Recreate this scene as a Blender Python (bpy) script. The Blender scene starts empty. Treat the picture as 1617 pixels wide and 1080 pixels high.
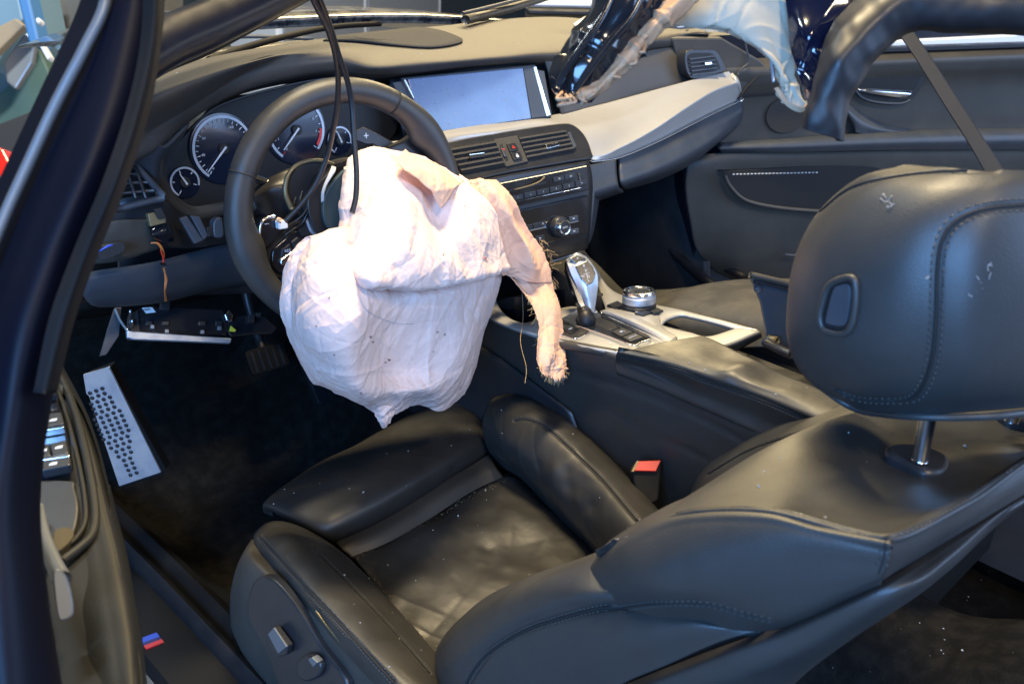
import bpy, bmesh, math, random
import numpy as np
from mathutils import Vector, Matrix
from mathutils.bvhtree import BVHTree
random.seed(7); rng = np.random.default_rng(7)
scn = bpy.context.scene
COL = scn.collection

# ------------------------------------------------------------------ camera
# world: x to the car's right, y forward, z up, metres; origin near the steering wheel hub
FPX, CX, CY = 1481.0116, 808.5, 540.0
RW = np.array([[0.71275631, -0.26110222, 0.65100236],
               [-0.69965781, -0.33025731, 0.63356851],
               [0.04957214, -0.90705884, -0.41807519]])
CAM = np.array([-1.1848704, -1.17632078, 0.41676149])
cd = bpy.data.cameras.new('camera'); cam = bpy.data.objects.new('camera', cd); COL.objects.link(cam)
cd.sensor_width = 36.0; cd.lens = FPX / 1617 * 36; cd.clip_start = 0.02; cd.clip_end = 200
cam.matrix_world = Matrix(((RW[0, 0], -RW[0, 1], -RW[0, 2], CAM[0]), (RW[1, 0], -RW[1, 1], -RW[1, 2], CAM[1]),
                           (RW[2, 0], -RW[2, 1], -RW[2, 2], CAM[2]), (0, 0, 0, 1)))
cd.dof.use_dof = True; cd.dof.focus_distance = 1.4; cd.dof.aperture_fstop = 9.0
scn.camera = cam

# ------------------------------------------------------------------ light
w = bpy.data.worlds.new('World'); scn.world = w; w.use_nodes = True
bg = w.node_tree.nodes['Background']; bg.inputs[0].default_value = (0.50, 0.62, 0.85, 1); bg.inputs[1].default_value = 0.025
def area(name, loc, target, sx, sy, power, color):
    l = bpy.data.lights.new(name, 'AREA'); l.shape = 'RECTANGLE'; l.size = sx; l.size_y = sy; l.energy = power; l.color = color
    o = bpy.data.objects.new(name, l); COL.objects.link(o); o.location = loc
    o.rotation_euler = (Vector(target) - Vector(loc)).to_track_quat('-Z', 'Y').to_euler(); return o
# assumed ceiling fittings of the workshop (warm), an added background fill, and an assumed open workshop door (cold daylight) on the driver's side and window at the rear
area('assumed_or_fill_lamp', (-0.1, 0.0, 2.4), (-0.3, -0.4, 0), 0.7, 0.20, 130, (1.0, 0.80, 0.48))  # assumed overhead fitting, out of view
area('assumed_or_fill_lamp', (-1.3, -2.6, 2.6), (-0.4, -0.2, 0), 0.6, 0.5, 52, (1.0, 0.82, 0.60))  # assumed warm lamp behind the camera, balancing blue light on the airbag
area('assumed_or_fill_lamp', (3.2, 3.0, 2.6), (-0.1, -0.4, 0), 2.6, 1.0, 215, (1.0, 0.78, 0.42))  # assumed warm source, placed for the tan sheen on upward surfaces
area('assumed_or_fill_lamp', (-1.0, 2.4, 3.2), (-0.9, 4.2, 0), 1.2, 0.4, 190, (0.85, 0.95, 1.0))  # added fill lamp, no real fitting; brightens the workshop things at upper left
area('assumed_door_daylight', (-3.0, -1.9, 0.8), (-.5, -0.7, -.2), 1.9, 1.3, 175, (0.20, 0.47, 1.0))  # assumed doorway out of view; gives the blue light on the seat sides
area('assumed_window_daylight', (2.4, -4.9, 1.75), (0, 0, 0), 3.6, 3.0, 235, (0.40, 0.60, 1.0))  # assumed opening out of view, placed for blue reflections on screen and climate panel
scn.view_settings.view_transform = 'Standard'; scn.view_settings.look = 'None'
scn.view_settings.exposure = 0.15; scn.view_settings.gamma = 1.0
scn.cycles.max_bounces = 6; scn.cycles.use_denoising = True

# ------------------------------------------------------------------ geometry helpers
def ray(px, py): return RW @ np.array([(px - CX) / FPX, (py - CY) / FPX, 1.0])
def P(px, py, a='d', v=1.0):
    d = ray(px, py)
    s = v if a == 'd' else (v - CAM['xyz'.index(a)]) / d['xyz'.index(a)]
    return CAM + s * d
def pts(L, a=None, v=None):
    out = []
    for q in L:
        if isinstance(q, np.ndarray): out.append(q)
        elif len(q) == 4 and isinstance(q[2], str): out.append(P(*q))
        elif len(q) == 2: out.append(P(q[0], q[1], a, v))
        elif a is not None: out.append(P(q[0], q[1], a, q[2]))
        else: out.append(np.array(q, float))
    return np.array(out)
class Plane:
    def __init__(s, o, n, u=(1, 0, 0)):
        s.o = np.array(o, float); s.n = np.array(n, float); s.n /= np.linalg.norm(s.n)
        u = np.array(u, float); u -= s.n * (u @ s.n); s.u = u / np.linalg.norm(u); s.v = np.cross(s.n, s.u)
    def at(s, px, py, off=0.0):
        d = ray(px, py); o = s.o + s.n * off
        return CAM + d * (((o - CAM) @ s.n) / (d @ s.n))
    def uv(s, c, a, b, off=0.0): return np.array(c) + s.u * a + s.v * b + s.n * off
def cr(K, n, closed=False):
    """Catmull-Rom through keys K (m,...) -> n samples"""
    K = np.asarray(K, float); m = len(K)
    if m == 2 and not closed:
        t = np.linspace(0, 1, n).reshape((-1,) + (1,) * (K.ndim - 1)); return K[0] * (1 - t) + K[1] * t
    t = np.linspace(0, m if closed else m - 1, n, endpoint=not closed)
    i = np.minimum(t.astype(int), (m - 1) if closed else (m - 2)); f = (t - i).reshape((-1,) + (1,) * (K.ndim - 1))
    if closed: g = lambda j: K[j % m]
    else:
        E = np.concatenate([[2 * K[0] - K[1]], K, [2 * K[-1] - K[-2]]]); g = lambda j: E[j + 1]
    p0, p1, p2, p3 = g(i - 1), g(i), g(i + 1), g(i + 2)
    return 0.5 * (2 * p1 + (p2 - p0) * f + (2 * p0 - 5 * p1 + 4 * p2 - p3) * f ** 2 + (3 * p1 - p0 - 3 * p2 + p3) * f ** 3)

def mk(name, V, F, mat=None, parent=None, smooth=True, label=None, kind=None, bevel=0, solid=0, auto=None):
    V = np.asarray(V, float); c = (V.min(0) + V.max(0)) / 2
    me = bpy.data.meshes.new(name); me.from_pydata((V - c).tolist(), [], [list(map(int, f)) for f in F] if not isinstance(F, np.ndarray) else F.tolist()); me.update()
    if smooth: me.polygons.foreach_set('use_smooth', [True] * len(me.polygons))
    o = bpy.data.objects.new(name, me); COL.objects.link(o); o.location = c
    if mat: me.materials.append(mat)
    if solid:
        s = o.modifiers.new('thick', 'SOLIDIFY'); s.thickness = abs(solid); s.offset = -1 if solid > 0 else 1
    if bevel:
        b = o.modifiers.new('edge', 'BEVEL'); b.width = bevel; b.segments = 2; b.limit_method = 'ANGLE'; b.angle_limit = math.radians(40)
        b.harden_normals = False
    if auto:
        me.polygons.foreach_set('use_smooth', [True] * len(me.polygons)); me.set_sharp_from_angle(angle=math.radians(auto))
    if parent: attach(o, parent)
    if label: o['label'] = label
    if kind: o['kind'] = kind
    return o
def attach(o, parent):
    bpy.context.view_layer.update() if False else None
    o.parent = parent
    def mw(x):
        m = x.matrix_basis.copy()
        return (mw(x.parent) @ x.matrix_parent_inverse @ m) if x.parent else m
    o.matrix_parent_inverse = mw(parent).inverted()
def thing(name, label, cat, loc, group=None):
    o = bpy.data.objects.new(name, None); COL.objects.link(o); o.location = Vector(loc); o.empty_display_size = .05
    o['label'] = label; o['category'] = cat
    if group: o['group'] = group
    return o
def tag(o, label, cat, group=None):
    o['label'] = label; o['category'] = cat
    if group: o['group'] = group
    return o
def gridfaces(a, b, wrap_v=False, wrap_u=False):
    i, j = np.meshgrid(np.arange(a if wrap_u else a - 1), np.arange(b if wrap_v else b - 1), indexing='ij'); i = i.ravel(); j = j.ravel()
    i2 = (i + 1) % a; j2 = (j + 1) % b
    return np.stack([i * b + j, i2 * b + j, i2 * b + j2, i * b + j2], 1)
def normals(G):
    du = np.gradient(G, axis=0); dv = np.gradient(G, axis=1); n = np.cross(du, dv)
    return n / (np.linalg.norm(n, axis=-1, keepdims=True) + 1e-12)
def dens(rows, nu, nv, closed_v=False):
    K = np.array([pts(r) if not isinstance(r, np.ndarray) else r for r in rows])
    K = np.array([cr(r, nv, closed_v) for r in K]); return cr(K, nu)
def pathdist(V, path):
    d = np.full(len(V), 1e9); t = np.zeros(len(V))
    for a, b in zip(path[:-1], path[1:]):
        ab = b - a; L = ab @ ab + 1e-12; s = np.clip(((V - a) @ ab) / L, 0, 1)
        dd = np.linalg.norm(V - (a + s[:, None] * ab), axis=1); d = np.minimum(d, dd)
    return d
def bvh_of(V, F): return BVHTree.FromPolygons([tuple(v) for v in V], [tuple(int(x) for x in f) for f in F])
def cast(bvh, px, py, dmax=9):
    d = Vector(ray(px, py)); hit = bvh.ray_cast(Vector(CAM), d.normalized(), dmax)
    return (np.array(hit[0]), np.array(hit[1])) if hit[0] is not None else None
def path_on(bvh, L, n=60, lift=0.0):
    """pixel poly-line -> smooth path lying on a surface"""
    K = cr(np.array(L, float), n); out = []
    for x, y in K:
        h = cast(bvh, x, y)
        if h is not None:
            nn = h[1]; nn = nn if nn @ (CAM - h[0]) > 0 else -nn
            out.append(h[0] + nn * lift)
    return np.array(out)
def outward(G, N):
    s = np.sign((N * (CAM - G)).sum(-1).mean()); return N * (s if s else 1)
def crumple(G, N, n, size, amp, seed, box=None):
    """sharp creases: narrow ridges and valleys running across the cloth plus shallow planar folds"""
    r = np.random.default_rng(seed); V = G.reshape(-1, 3); NN = N.reshape(-1, 3); h = np.zeros(len(V))
    for k in r.integers(0, len(V), n):
        c = V[k]; d0 = r.normal(size=3); d0 -= NN[k] * (d0 @ NN[k]); d0 /= np.linalg.norm(d0) + 1e-9; e0 = np.cross(NN[k], d0)
        L = size * r.uniform(.5, 1.8); w_ = L * r.uniform(.03, .10); d = V - c; s = d @ d0; q = d @ e0 + .08 * s * s / L * r.uniform(-1, 1)
        h += amp * r.choice([-1, 1], p=[.4, .6]) * L / size * np.exp(-(s / L) ** 2 - ((d @ NN[k]) / L) ** 2) * np.exp(-np.abs(q) / w_)
    for k in r.integers(0, len(V), max(4, n // 5)):
        c = V[k]; d0 = r.normal(size=3); d0 -= NN[k] * (d0 @ NN[k]); d0 /= np.linalg.norm(d0) + 1e-9
        L = size * 2.2; d = V - c; h += amp * 1.3 * r.choice([-1, 1]) * np.exp(-(d ** 2).sum(1) / (L * L)) * (1 - np.abs(d @ d0) / (L * .5))
    return G + N * h.reshape(G.shape[:2] + (1,))
def waves(G, N, scale, amp, seed, octaves=3):
    """smooth band-limited unevenness"""
    r = np.random.default_rng(seed); V = G.reshape(-1, 3); h = np.zeros(len(V))
    for o in range(octaves):
        for _ in range(6):
            k = r.normal(size=3); k /= np.linalg.norm(k); h += amp / 2 ** o * np.sin(V @ k * 2 * math.pi / (scale / 1.9 ** o) * r.uniform(.7, 1.3) + r.uniform(0, 6.3)) / 3
    return G + N * h.reshape(G.shape[:2] + (1,))
REG = {}
def net(name, rows, mat, parent=None, nu=60, nv=60, solid=0.006, closed_v=False, grooves=(), wav=None, bulges=(), crease=None, cap=False, label=None, mod=None):
    G = dens(rows, nu, nv, closed_v)
    N = outward(G, normals(G)) if not closed_v else None
    if closed_v:
        c = G.mean(1, keepdims=True); N = normals(G); s = np.sign((N * (G - c)).sum()); N = N * s
    if wav: G = waves(G, N, *wav)
    F = gridfaces(nu, nv, closed_v)
    if mod is not None: G = mod(G, N)
    if grooves or bulges:
        b = bvh_of(G.reshape(-1, 3), F); V = G.reshape(-1, 3); h = np.zeros(len(V))
        for L, depth, width in grooves:
            pth = path_on(b, L, 50)
            if len(pth) > 1: h -= depth * np.exp(-(pathdist(V, pth) / width) ** 2)
        for (x, y), amp, rad in bulges:
            hh = cast(b, x, y)
            if hh: h += amp * np.exp(-(((V - hh[0]) ** 2).sum(1)) / rad ** 2)
        G = G + N * h.reshape(nu, nv, 1)
    V = G.reshape(-1, 3); Fl = F.tolist()
    # orient faces outward (towards N)
    f0 = F[len(F) // 2]; fn = np.cross(V[f0[1]] - V[f0[0]], V[f0[3]] - V[f0[0]])
    if fn @ N.reshape(-1, 3)[f0[0]] < 0: F = F[:, ::-1]; Fl = F.tolist()
    if cap:
        n0 = len(V); V = np.vstack([V, G[0].mean(0), G[-1].mean(0)])
        for k, (row, cc) in enumerate(((0, n0), (nu - 1, n0 + 1))):
            for j in range(nv): Fl.append([row * nv + j, row * nv + (j + 1) % nv, cc] if k else [row * nv + (j + 1) % nv, row * nv + j, cc])
    o = mk(name, V, Fl, mat, parent, solid=0 if closed_v else solid, label=label)
    REG[o.name] = bvh_of(V, F); o_b = REG[o.name]
    return o
def pillow(name, rows, T, dirn, mat, parent=None, nu=90, nv=90, mod=None, label=None, pw=.5):
    """closed cushion: a front net and a back that bulges the other way by T"""
    G = dens(rows, nu, nv); N = outward(G, normals(G))
    if mod is not None: G = mod(G, N)
    u = np.linspace(0, 1, nu)[:, None]; v = np.linspace(0, 1, nv)[None]
    wgt = (np.sin(math.pi * u) * np.sin(math.pi * v)) ** pw; wgt[0] = 0; wgt[-1] = 0; wgt[:, 0] = 0; wgt[:, -1] = 0
    B = G + np.array(dirn) * T * wgt[..., None]
    V = np.vstack([G.reshape(-1, 3), B.reshape(-1, 3)]); F = gridfaces(nu, nv)
    f0 = F[len(F) // 2]; fn = np.cross(V[f0[1]] - V[f0[0]], V[f0[3]] - V[f0[0]])
    if fn @ N.reshape(-1, 3)[f0[0]] < 0: F = F[:, ::-1]
    FF = np.vstack([F, F[:, ::-1] + nu * nv])
    o = mk(name, V, FF, mat, parent, label=label)
    me = o.data; bm = bmesh.new(); bm.from_mesh(me); bmesh.ops.remove_doubles(bm, verts=bm.verts, dist=1e-6); bm.to_mesh(me); bm.free()
    REG[o.name] = bvh_of(G.reshape(-1, 3), F); return o
def tube(name, path, r, mat, parent=None, n=10, closed=False, label=None, samples=None, caps=True):
    K = pts(path) if not isinstance(path, np.ndarray) else path
    if samples: K = cr(K, samples, closed)
    m = len(K); R_ = np.full(m, r) if np.isscalar(r) else cr(np.array(r, float), m)
    T = (np.roll(K, -1, 0) - np.roll(K, 1, 0)) if closed else np.gradient(K, axis=0); T /= np.linalg.norm(T, axis=1, keepdims=True) + 1e-12
    a = np.array([0, 0, 1.]) if abs(T[0, 2]) < .9 else np.array([1., 0, 0]); nn = np.cross(T[0], a); nn /= np.linalg.norm(nn)
    th = np.arange(n) * 2 * math.pi / n; V = []
    for i in range(m):
        nn = nn - T[i] * (nn @ T[i]); nn /= np.linalg.norm(nn); bb = np.cross(T[i], nn)
        V.append(K[i] + R_[i] * (np.cos(th)[:, None] * nn + np.sin(th)[:, None] * bb))
    V = np.array(V).reshape(-1, 3); F = gridfaces(m, n, True, closed).tolist()
    if not closed and caps: F += [list(range(n))[::-1], [(m - 1) * n + k for k in range(n)]]
    return mk(name, V, [f[::-1] for f in F], mat, parent, label=label)
def tubes(name, paths, r, mat, parent=None, n=5, kind='stuff', label=None):
    VV, FF, o = [], [], 0
    for K in paths:
        K = np.asarray(K); m = len(K)
        if m < 2: continue
        T = np.gradient(K, axis=0); T /= np.linalg.norm(T, axis=1, keepdims=True) + 1e-12
        th = np.arange(n) * 2 * math.pi / n; a = np.array([.3, .2, 1.]);
        n1 = np.cross(T, a); n1 /= np.linalg.norm(n1, axis=1, keepdims=True); n2 = np.cross(T, n1)
        V = K[:, None] + r * (np.cos(th)[None, :, None] * n1[:, None] + np.sin(th)[None, :, None] * n2[:, None])
        VV.append(V.reshape(-1, 3)); FF += (gridfaces(m, n, True) + o).tolist(); FF += [[o + k for k in range(n)], [o + (m - 1) * n + k for k in range(n)][::-1]]; o += m * n
    if not VV: return None
    return mk(name, np.vstack(VV), FF, mat, parent, kind=kind, label=label)
def prism(name, poly, n, depth, mat, parent=None, bevel=0.0008, smooth=False, label=None, front=0.0, taper=None):
    """flat outline (world points) extruded against n by depth"""
    A = np.asarray(poly, float); n = np.asarray(n, float); c = A.mean(0)
    A = A + n * front; B = A - n * depth
    if taper: B = (B - (c - n * depth)) * taper + (c - n * depth)
    m = len(A); ar = np.zeros(3)
    for i in range(m): ar += np.cross(A[i] - c, A[(i + 1) % m] - c)
    if ar @ n < 0: A = A[::-1]; B = B[::-1]
    V = np.vstack([A, B]); F = [list(range(m)), [m + k for k in range(m)][::-1]] + [[(k + 1) % m, k, m + k, m + (k + 1) % m] for k in range(m)]
    o = mk(name, V, F, mat, parent, smooth=False, bevel=bevel, label=label); 
    if smooth: o.data.polygons.foreach_set('use_smooth', [True] * len(o.data.polygons)); o.data.set_sharp_from_angle(angle=math.radians(35))
    return o
def pp(name, poly, pl, depth, mat, parent=None, off=0.0, bevel=0.0008, label=None, smo=None, taper=None):
    """pixel outline on a plane -> slab with thickness"""
    Q = [pl.at(x, y, off) for x, y in poly]
    if smo: Q = list(cr(np.array(Q), smo, True))
    return prism(name, Q, pl.n, depth, mat, parent, bevel, label=label, smooth=bool(smo), taper=taper)
def rrect(pl, c, w_, h_, r, k=5, rot=0):
    out = []; cr_, sr_ = math.cos(rot), math.sin(rot)
    for sx, sy, a0 in ((1, 1, 0), (-1, 1, 90), (-1, -1, 180), (1, -1, 270)):
        for i in range(k):
            a = math.radians(a0 + 90 * i / (k - 1)); x = sx * (w_ / 2 - r) + r * math.cos(a); y = sy * (h_ / 2 - r) + r * math.sin(a)
            out.append(pl.uv(c, x * cr_ - y * sr_, x * sr_ + y * cr_))
    return out
def disc(pl, c, r, n=32, r2=None): return [pl.uv(c, r * math.cos(t), (r2 or r) * math.sin(t)) for t in np.arange(n) * 2 * math.pi / n]
def lathe(name, c, ax, prof, mat, parent=None, n=40, label=None, auto=35):
    ax = np.array(ax, float); ax /= np.linalg.norm(ax); a = np.array([1., 0, 0]) if abs(ax[0]) < .9 else np.array([0, 1., 0]); u = np.cross(ax, a); u /= np.linalg.norm(u); v = np.cross(ax, u)
    th = np.arange(n) * 2 * math.pi / n; V = np.array([np.array(c) + ax * h + r * (np.cos(t) * u + np.sin(t) * v) for r, h in prof for t in th])
    F = gridfaces(len(prof), n, True).tolist(); F += [list(range(n))[::-1], [(len(prof) - 1) * n + k for k in range(n)]]
    return mk(name, V, F, mat, parent, label=label, auto=auto)
def text(s, pl, c, size, mat, parent, off=0.0006, u=None, name='lettering', depth=0.0004):
    cu = bpy.data.curves.new('t', 'FONT'); cu.body = s; cu.size = size; cu.extrude = depth / 2; cu.align_x = 'CENTER'; cu.align_y = 'CENTER'; cu.resolution_u = 2
    t = bpy.data.objects.new('t', cu); COL.objects.link(t); dg = bpy.context.evaluated_depsgraph_get()
    me = bpy.data.meshes.new_from_object(t.evaluated_get(dg)); bpy.data.objects.remove(t); me.name = name
    me.materials.clear(); me.materials.append(mat)
    U = pl.u if u is None else u; Vv = np.cross(pl.n, U); o = bpy.data.objects.new(name, me); COL.objects.link(o); c = np.array(c) + pl.n * off
    o.matrix_basis = Matrix(((U[0], Vv[0], pl.n[0], c[0]), (U[1], Vv[1], pl.n[1], c[1]), (U[2], Vv[2], pl.n[2], c[2]), (0, 0, 0, 1)))
    attach(o, parent); return o
def seam(obj, L, mat, parent=None, r=0.0011, gap=0.0, stitches=True, n=80, pitch=0.0055, smat=None, side=0.0045, lines=(1, -1), cord=True, name='seam'):
    b = REG[obj.name]; pth = path_on(b, L, n, lift=0.0002)
    if len(pth) < 3: return
    par = parent or obj
    if cord: tubes(name, [pth], r, mat, par, n=6, kind=None)
    if stitches:
        T = np.gradient(pth, axis=0); T /= np.linalg.norm(T, axis=1, keepdims=True); S = []
        seg = np.linalg.norm(np.diff(pth, axis=0), axis=1); cum = np.r_[0, np.cumsum(seg)]
        view = CAM - pth.mean(0); view /= np.linalg.norm(view)
        for sd in lines:
            for s in np.arange(0, cum[-1] - pitch, pitch):
                q = []
                for ss in (s, s + pitch * .3, s + pitch * .62):
                    p = np.array([np.interp(ss, cum, pth[:, k]) for k in range(3)]); t = np.array([np.interp(ss, cum, T[:, k]) for k in range(3)])
                    near = b.find_nearest(Vector(p)); nn = np.array(near[1]); nn = nn if nn @ view > 0 else -nn
                    side_v = np.cross(t, nn); side_v /= np.linalg.norm(side_v) + 1e-9; p = p + side_v * side * sd
                    near = b.find_nearest(Vector(p)); p = np.array(near[0]) + nn * (0.0001 + (0.0005 if len(q) == 1 else 0)); q.append(p)
                S.append(q)
        tubes('stitching', S, 0.0006, smat or M['thread'], par, n=4, kind='stuff')
    return pth

# ------------------------------------------------------------------ materials
M = {}
def nd(nt, t, **k):
    n = nt.nodes.new(t)
    for a, b in k.items():
        if a.startswith('i_'): n.inputs[a[2:].replace('_', ' ')].default_value = b
        else: setattr(n, a, b)
    return n
def mat(name, col, rough=.5, metal=0., bump=None, bstr=.2, spec=.5, coat=0., dirt=None, trans=0, emit=None, sub=0, noise_scale=60, bdist=0.001, coatr=.05, rvar=0, sheen=0):
    """bump: (kind, scale); dirt: (colour, amount, scale)"""
    m = bpy.data.materials.new(name); m.use_nodes = True; nt = m.node_tree; b = nt.nodes['Principled BSDF']
    b.inputs['Base Color'].default_value = (*col, 1); b.inputs['Roughness'].default_value = rough; b.inputs['Metallic'].default_value = metal
    b.inputs['Specular IOR Level'].default_value = spec; b.inputs['Coat Weight'].default_value = coat; b.inputs['Coat Roughness'].default_value = coatr
    if trans: b.inputs['Transmission Weight'].default_value = trans
    if sheen: b.inputs['Sheen Weight'].default_value = sheen
    if emit: b.inputs['Emission Color'].default_value = (*emit[0], 1); b.inputs['Emission Strength'].default_value = emit[1]
    if sub: b.inputs['Subsurface Weight'].default_value = sub; b.inputs['Subsurface Radius'].default_value = (.02, .012, .01); b.inputs['Subsurface Scale'].default_value = .3
    geo = nd(nt, 'ShaderNodeNewGeometry').outputs['Position']
    if bump:
        kind, sc = bump
        if kind == 'leather':
            v = nd(nt, 'ShaderNodeTexVoronoi', i_Scale=sc); v.feature = 'DISTANCE_TO_EDGE'; nt.links.new(geo, v.inputs['Vector'])
            r = nd(nt, 'ShaderNodeMapRange'); r.inputs['From Max'].default_value = .25; nt.links.new(v.outputs['Distance'], r.inputs['Value']); h1 = r.outputs[0]
            n2 = nd(nt, 'ShaderNodeTexNoise', i_Scale=sc * .06, i_Detail=6.0); nt.links.new(geo, n2.inputs['Vector'])
            mx = nd(nt, 'ShaderNodeMath', operation='MULTIPLY_ADD'); nt.links.new(n2.outputs[0], mx.inputs[0]); mx.inputs[1].default_value = 1.6; nt.links.new(h1, mx.inputs[2]); h = mx.outputs[0]
        elif kind == 'cloth':   # creased fabric: warped ridged noise plus fine weave
            n0 = nd(nt, 'ShaderNodeTexNoise', i_Scale=sc * .3, i_Detail=2.0); nt.links.new(geo, n0.inputs['Vector'])
            va = nd(nt, 'ShaderNodeVectorMath', operation='MULTIPLY_ADD'); nt.links.new(n0.outputs['Color'], va.inputs[0]); va.inputs[1].default_value = (.05, .05, .05); nt.links.new(geo, va.inputs[2])
            v1 = nd(nt, 'ShaderNodeTexVoronoi', i_Scale=sc); v1.feature = 'F1'; nt.links.new(va.outputs[0], v1.inputs['Vector'])
            v2_ = nd(nt, 'ShaderNodeTexVoronoi', i_Scale=sc * 2.7); nt.links.new(va.outputs[0], v2_.inputs['Vector'])
            w1 = nd(nt, 'ShaderNodeTexNoise', i_Scale=1600.0, i_Detail=1.0); nt.links.new(geo, w1.inputs['Vector'])
            m1 = nd(nt, 'ShaderNodeMath', operation='MULTIPLY_ADD'); nt.links.new(v2_.outputs['Distance'], m1.inputs[0]); m1.inputs[1].default_value = .35; nt.links.new(v1.outputs['Distance'], m1.inputs[2])
            m2 = nd(nt, 'ShaderNodeMath', operation='MULTIPLY_ADD'); nt.links.new(w1.outputs[0], m2.inputs[0]); m2.inputs[1].default_value = .12; nt.links.new(m1.outputs[0], m2.inputs[2]); h = m2.outputs[0]
        else:
            n2 = nd(nt, 'ShaderNodeTexNoise', i_Scale=sc, i_Detail=4.0); nt.links.new(geo, n2.inputs['Vector']); h = n2.outputs[0]
        bp = nd(nt, 'ShaderNodeBump'); bp.inputs['Strength'].default_value = bstr; bp.inputs['Distance'].default_value = bdist
        nt.links.new(h, bp.inputs['Height']); nt.links.new(bp.outputs[0], b.inputs['Normal'])
    if dirt:
        dc, amt, sc = dirt
        n1 = nd(nt, 'ShaderNodeTexNoise', i_Scale=sc, i_Detail=8.0, i_Roughness=.65); nt.links.new(geo, n1.inputs['Vector'])
        cr1 = nd(nt, 'ShaderNodeMapRange'); cr1.inputs['From Min'].default_value = .42; cr1.inputs['From Max'].default_value = .75; cr1.inputs['To Max'].default_value = amt; nt.links.new(n1.outputs[0], cr1.inputs['Value'])
        # fine dust specks
        v2 = nd(nt, 'ShaderNodeTexVoronoi', i_Scale=170.0); nt.links.new(geo, v2.inputs['Vector'])
        r2 = nd(nt, 'ShaderNodeMapRange'); r2.inputs['From Min'].default_value = .11; r2.inputs['From Max'].default_value = .04; r2.inputs['To Max'].default_value = min(1, amt * .7); nt.links.new(v2.outputs['Distance'], r2.inputs['Value'])
        n3 = nd(nt, 'ShaderNodeTexNoise', i_Scale=9.0, i_Detail=3.0); nt.links.new(geo, n3.inputs['Vector'])
        r3 = nd(nt, 'ShaderNodeMapRange'); r3.inputs['From Min'].default_value = .5; r3.inputs['From Max'].default_value = .7; nt.links.new(n3.outputs[0], r3.inputs['Value'])
        m3 = nd(nt, 'ShaderNodeMath', operation='MULTIPLY'); nt.links.new(r2.outputs[0], m3.inputs[0]); nt.links.new(r3.outputs[0], m3.inputs[1])
        ad = nd(nt, 'ShaderNodeMath', operation='MAXIMUM'); nt.links.new(cr1.outputs[0], ad.inputs[0]); nt.links.new(m3.outputs[0], ad.inputs[1])
        mix = nd(nt, 'ShaderNodeMix', data_type='RGBA'); mix.inputs[6].default_value = (*col, 1); mix.inputs[7].default_value = (*dc, 1)
        nt.links.new(ad.outputs[0], mix.inputs[0]); nt.links.new(mix.outputs[2], b.inputs['Base Color'])
        rr = nd(nt, 'ShaderNodeMapRange'); rr.inputs['To Min'].default_value = rough; rr.inputs['To Max'].default_value = min(1, rough + .3)
        nt.links.new(ad.outputs[0], rr.inputs['Value']); nt.links.new(rr.outputs[0], b.inputs['Roughness'])
    elif rvar:
        n1 = nd(nt, 'ShaderNodeTexNoise', i_Scale=25.0, i_Detail=6.0); nt.links.new(geo, n1.inputs['Vector'])
        rr = nd(nt, 'ShaderNodeMapRange'); rr.inputs['From Min'].default_value = .3; rr.inputs['From Max'].default_value = .7; rr.inputs['To Min'].default_value = rough; rr.inputs['To Max'].default_value = min(1, rough + rvar)
        nt.links.new(n1.outputs[0], rr.inputs['Value']); nt.links.new(rr.outputs[0], b.inputs['Roughness'])
    M[name] = m; return m
DUST = (.16, .14, .11)
mat('leather', (.025, .025, .0245), .41, spec=.6, bump=('leather', 380), bstr=.16, bdist=.0006, rvar=.14)
mat('leather_worn', (.025, .024, .022), .38, spec=.6, bump=('cloth', 26), bstr=.24, bdist=.0022, rvar=.2)
mat('leather_wheel', (.028, .029, .030), .42, bump=('leather', 700), bstr=.25, bdist=.0004, dirt=(DUST, .08, 30))
mat('soft_plastic', (.044, .040, .034), .5, bump=('noise', 900), bstr=.25, bdist=.0005, dirt=(DUST, .16, 10))
mat('dash_leather', (.036, .033, .030), .60, bump=('leather', 600), bstr=.25, bdist=.0005, dirt=((.20, .17, .13), .18, 9))
mat('hard_plastic', (.016, .017, .020), .38, bump=('noise', 1200), bstr=.12, bdist=.0004, dirt=(DUST, .08, 20))
mat('grey_plastic', (.035, .043, .056), .48, bump=('noise', 1000), bstr=.12, bdist=.0004, dirt=(DUST, .15, 20))
mat('teal_plastic', (.035, .058, .066), .5, bump=('noise', 1000), bstr=.2)
mat('black', (.006, .006, .007), .6)
mat('gloss_black', (.010, .011, .014), .12, coat=.6, rvar=.12)
mat('paint_black', (.004, .005, .012), .28, coat=.4, coatr=.2, rvar=.1)
mat('frame_paint', (.0015, .0022, .007), .5, spec=.16)
mat('matt_black', (.005, .005, .0055), .75, spec=.2)
mat('door_leather', (.013, .0125, .0105), .55, spec=.3, bump=('leather', 300), bstr=.12, bdist=.0005)
mat('dull_steel', (.16, .17, .18), .45, metal=.5)
mat('paint_blue', (.004, .006, .018), .16, coat=1.0)
mat('rubber', (.009, .0095, .012), .36, rvar=.2)
mat('carpet', (.007, .0068, .0064), .98, spec=.08, bump=('noise', 700), bstr=1.0, bdist=.003, dirt=((.04, .035, .03), .35, 40))
mat('silver_trim', (.46, .45, .43), .36, metal=.4, bump=('noise', 2500), bstr=.06, bdist=.0003, dirt=((.20, .17, .13), .25, 6))
mat('chrome', (.75, .76, .78), .14, metal=1, rvar=.1)
mat('aluminium', (.55, .60, .68), .42, metal=.8, dirt=((.22, .24, .28), .5, 25), bump=('noise', 300), bstr=.1)
mat('raw_metal', (.42, .27, .16), .6, metal=.1, bump=('noise', 200), bstr=.5, dirt=((.30, .12, .04), .6, 30))
mat('beige_metal', (.42, .37, .28), .65, spec=.25, coat=.0, dirt=((.32, .24, .15), .4, 18), bump=('noise', 60), bstr=.3)
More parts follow.
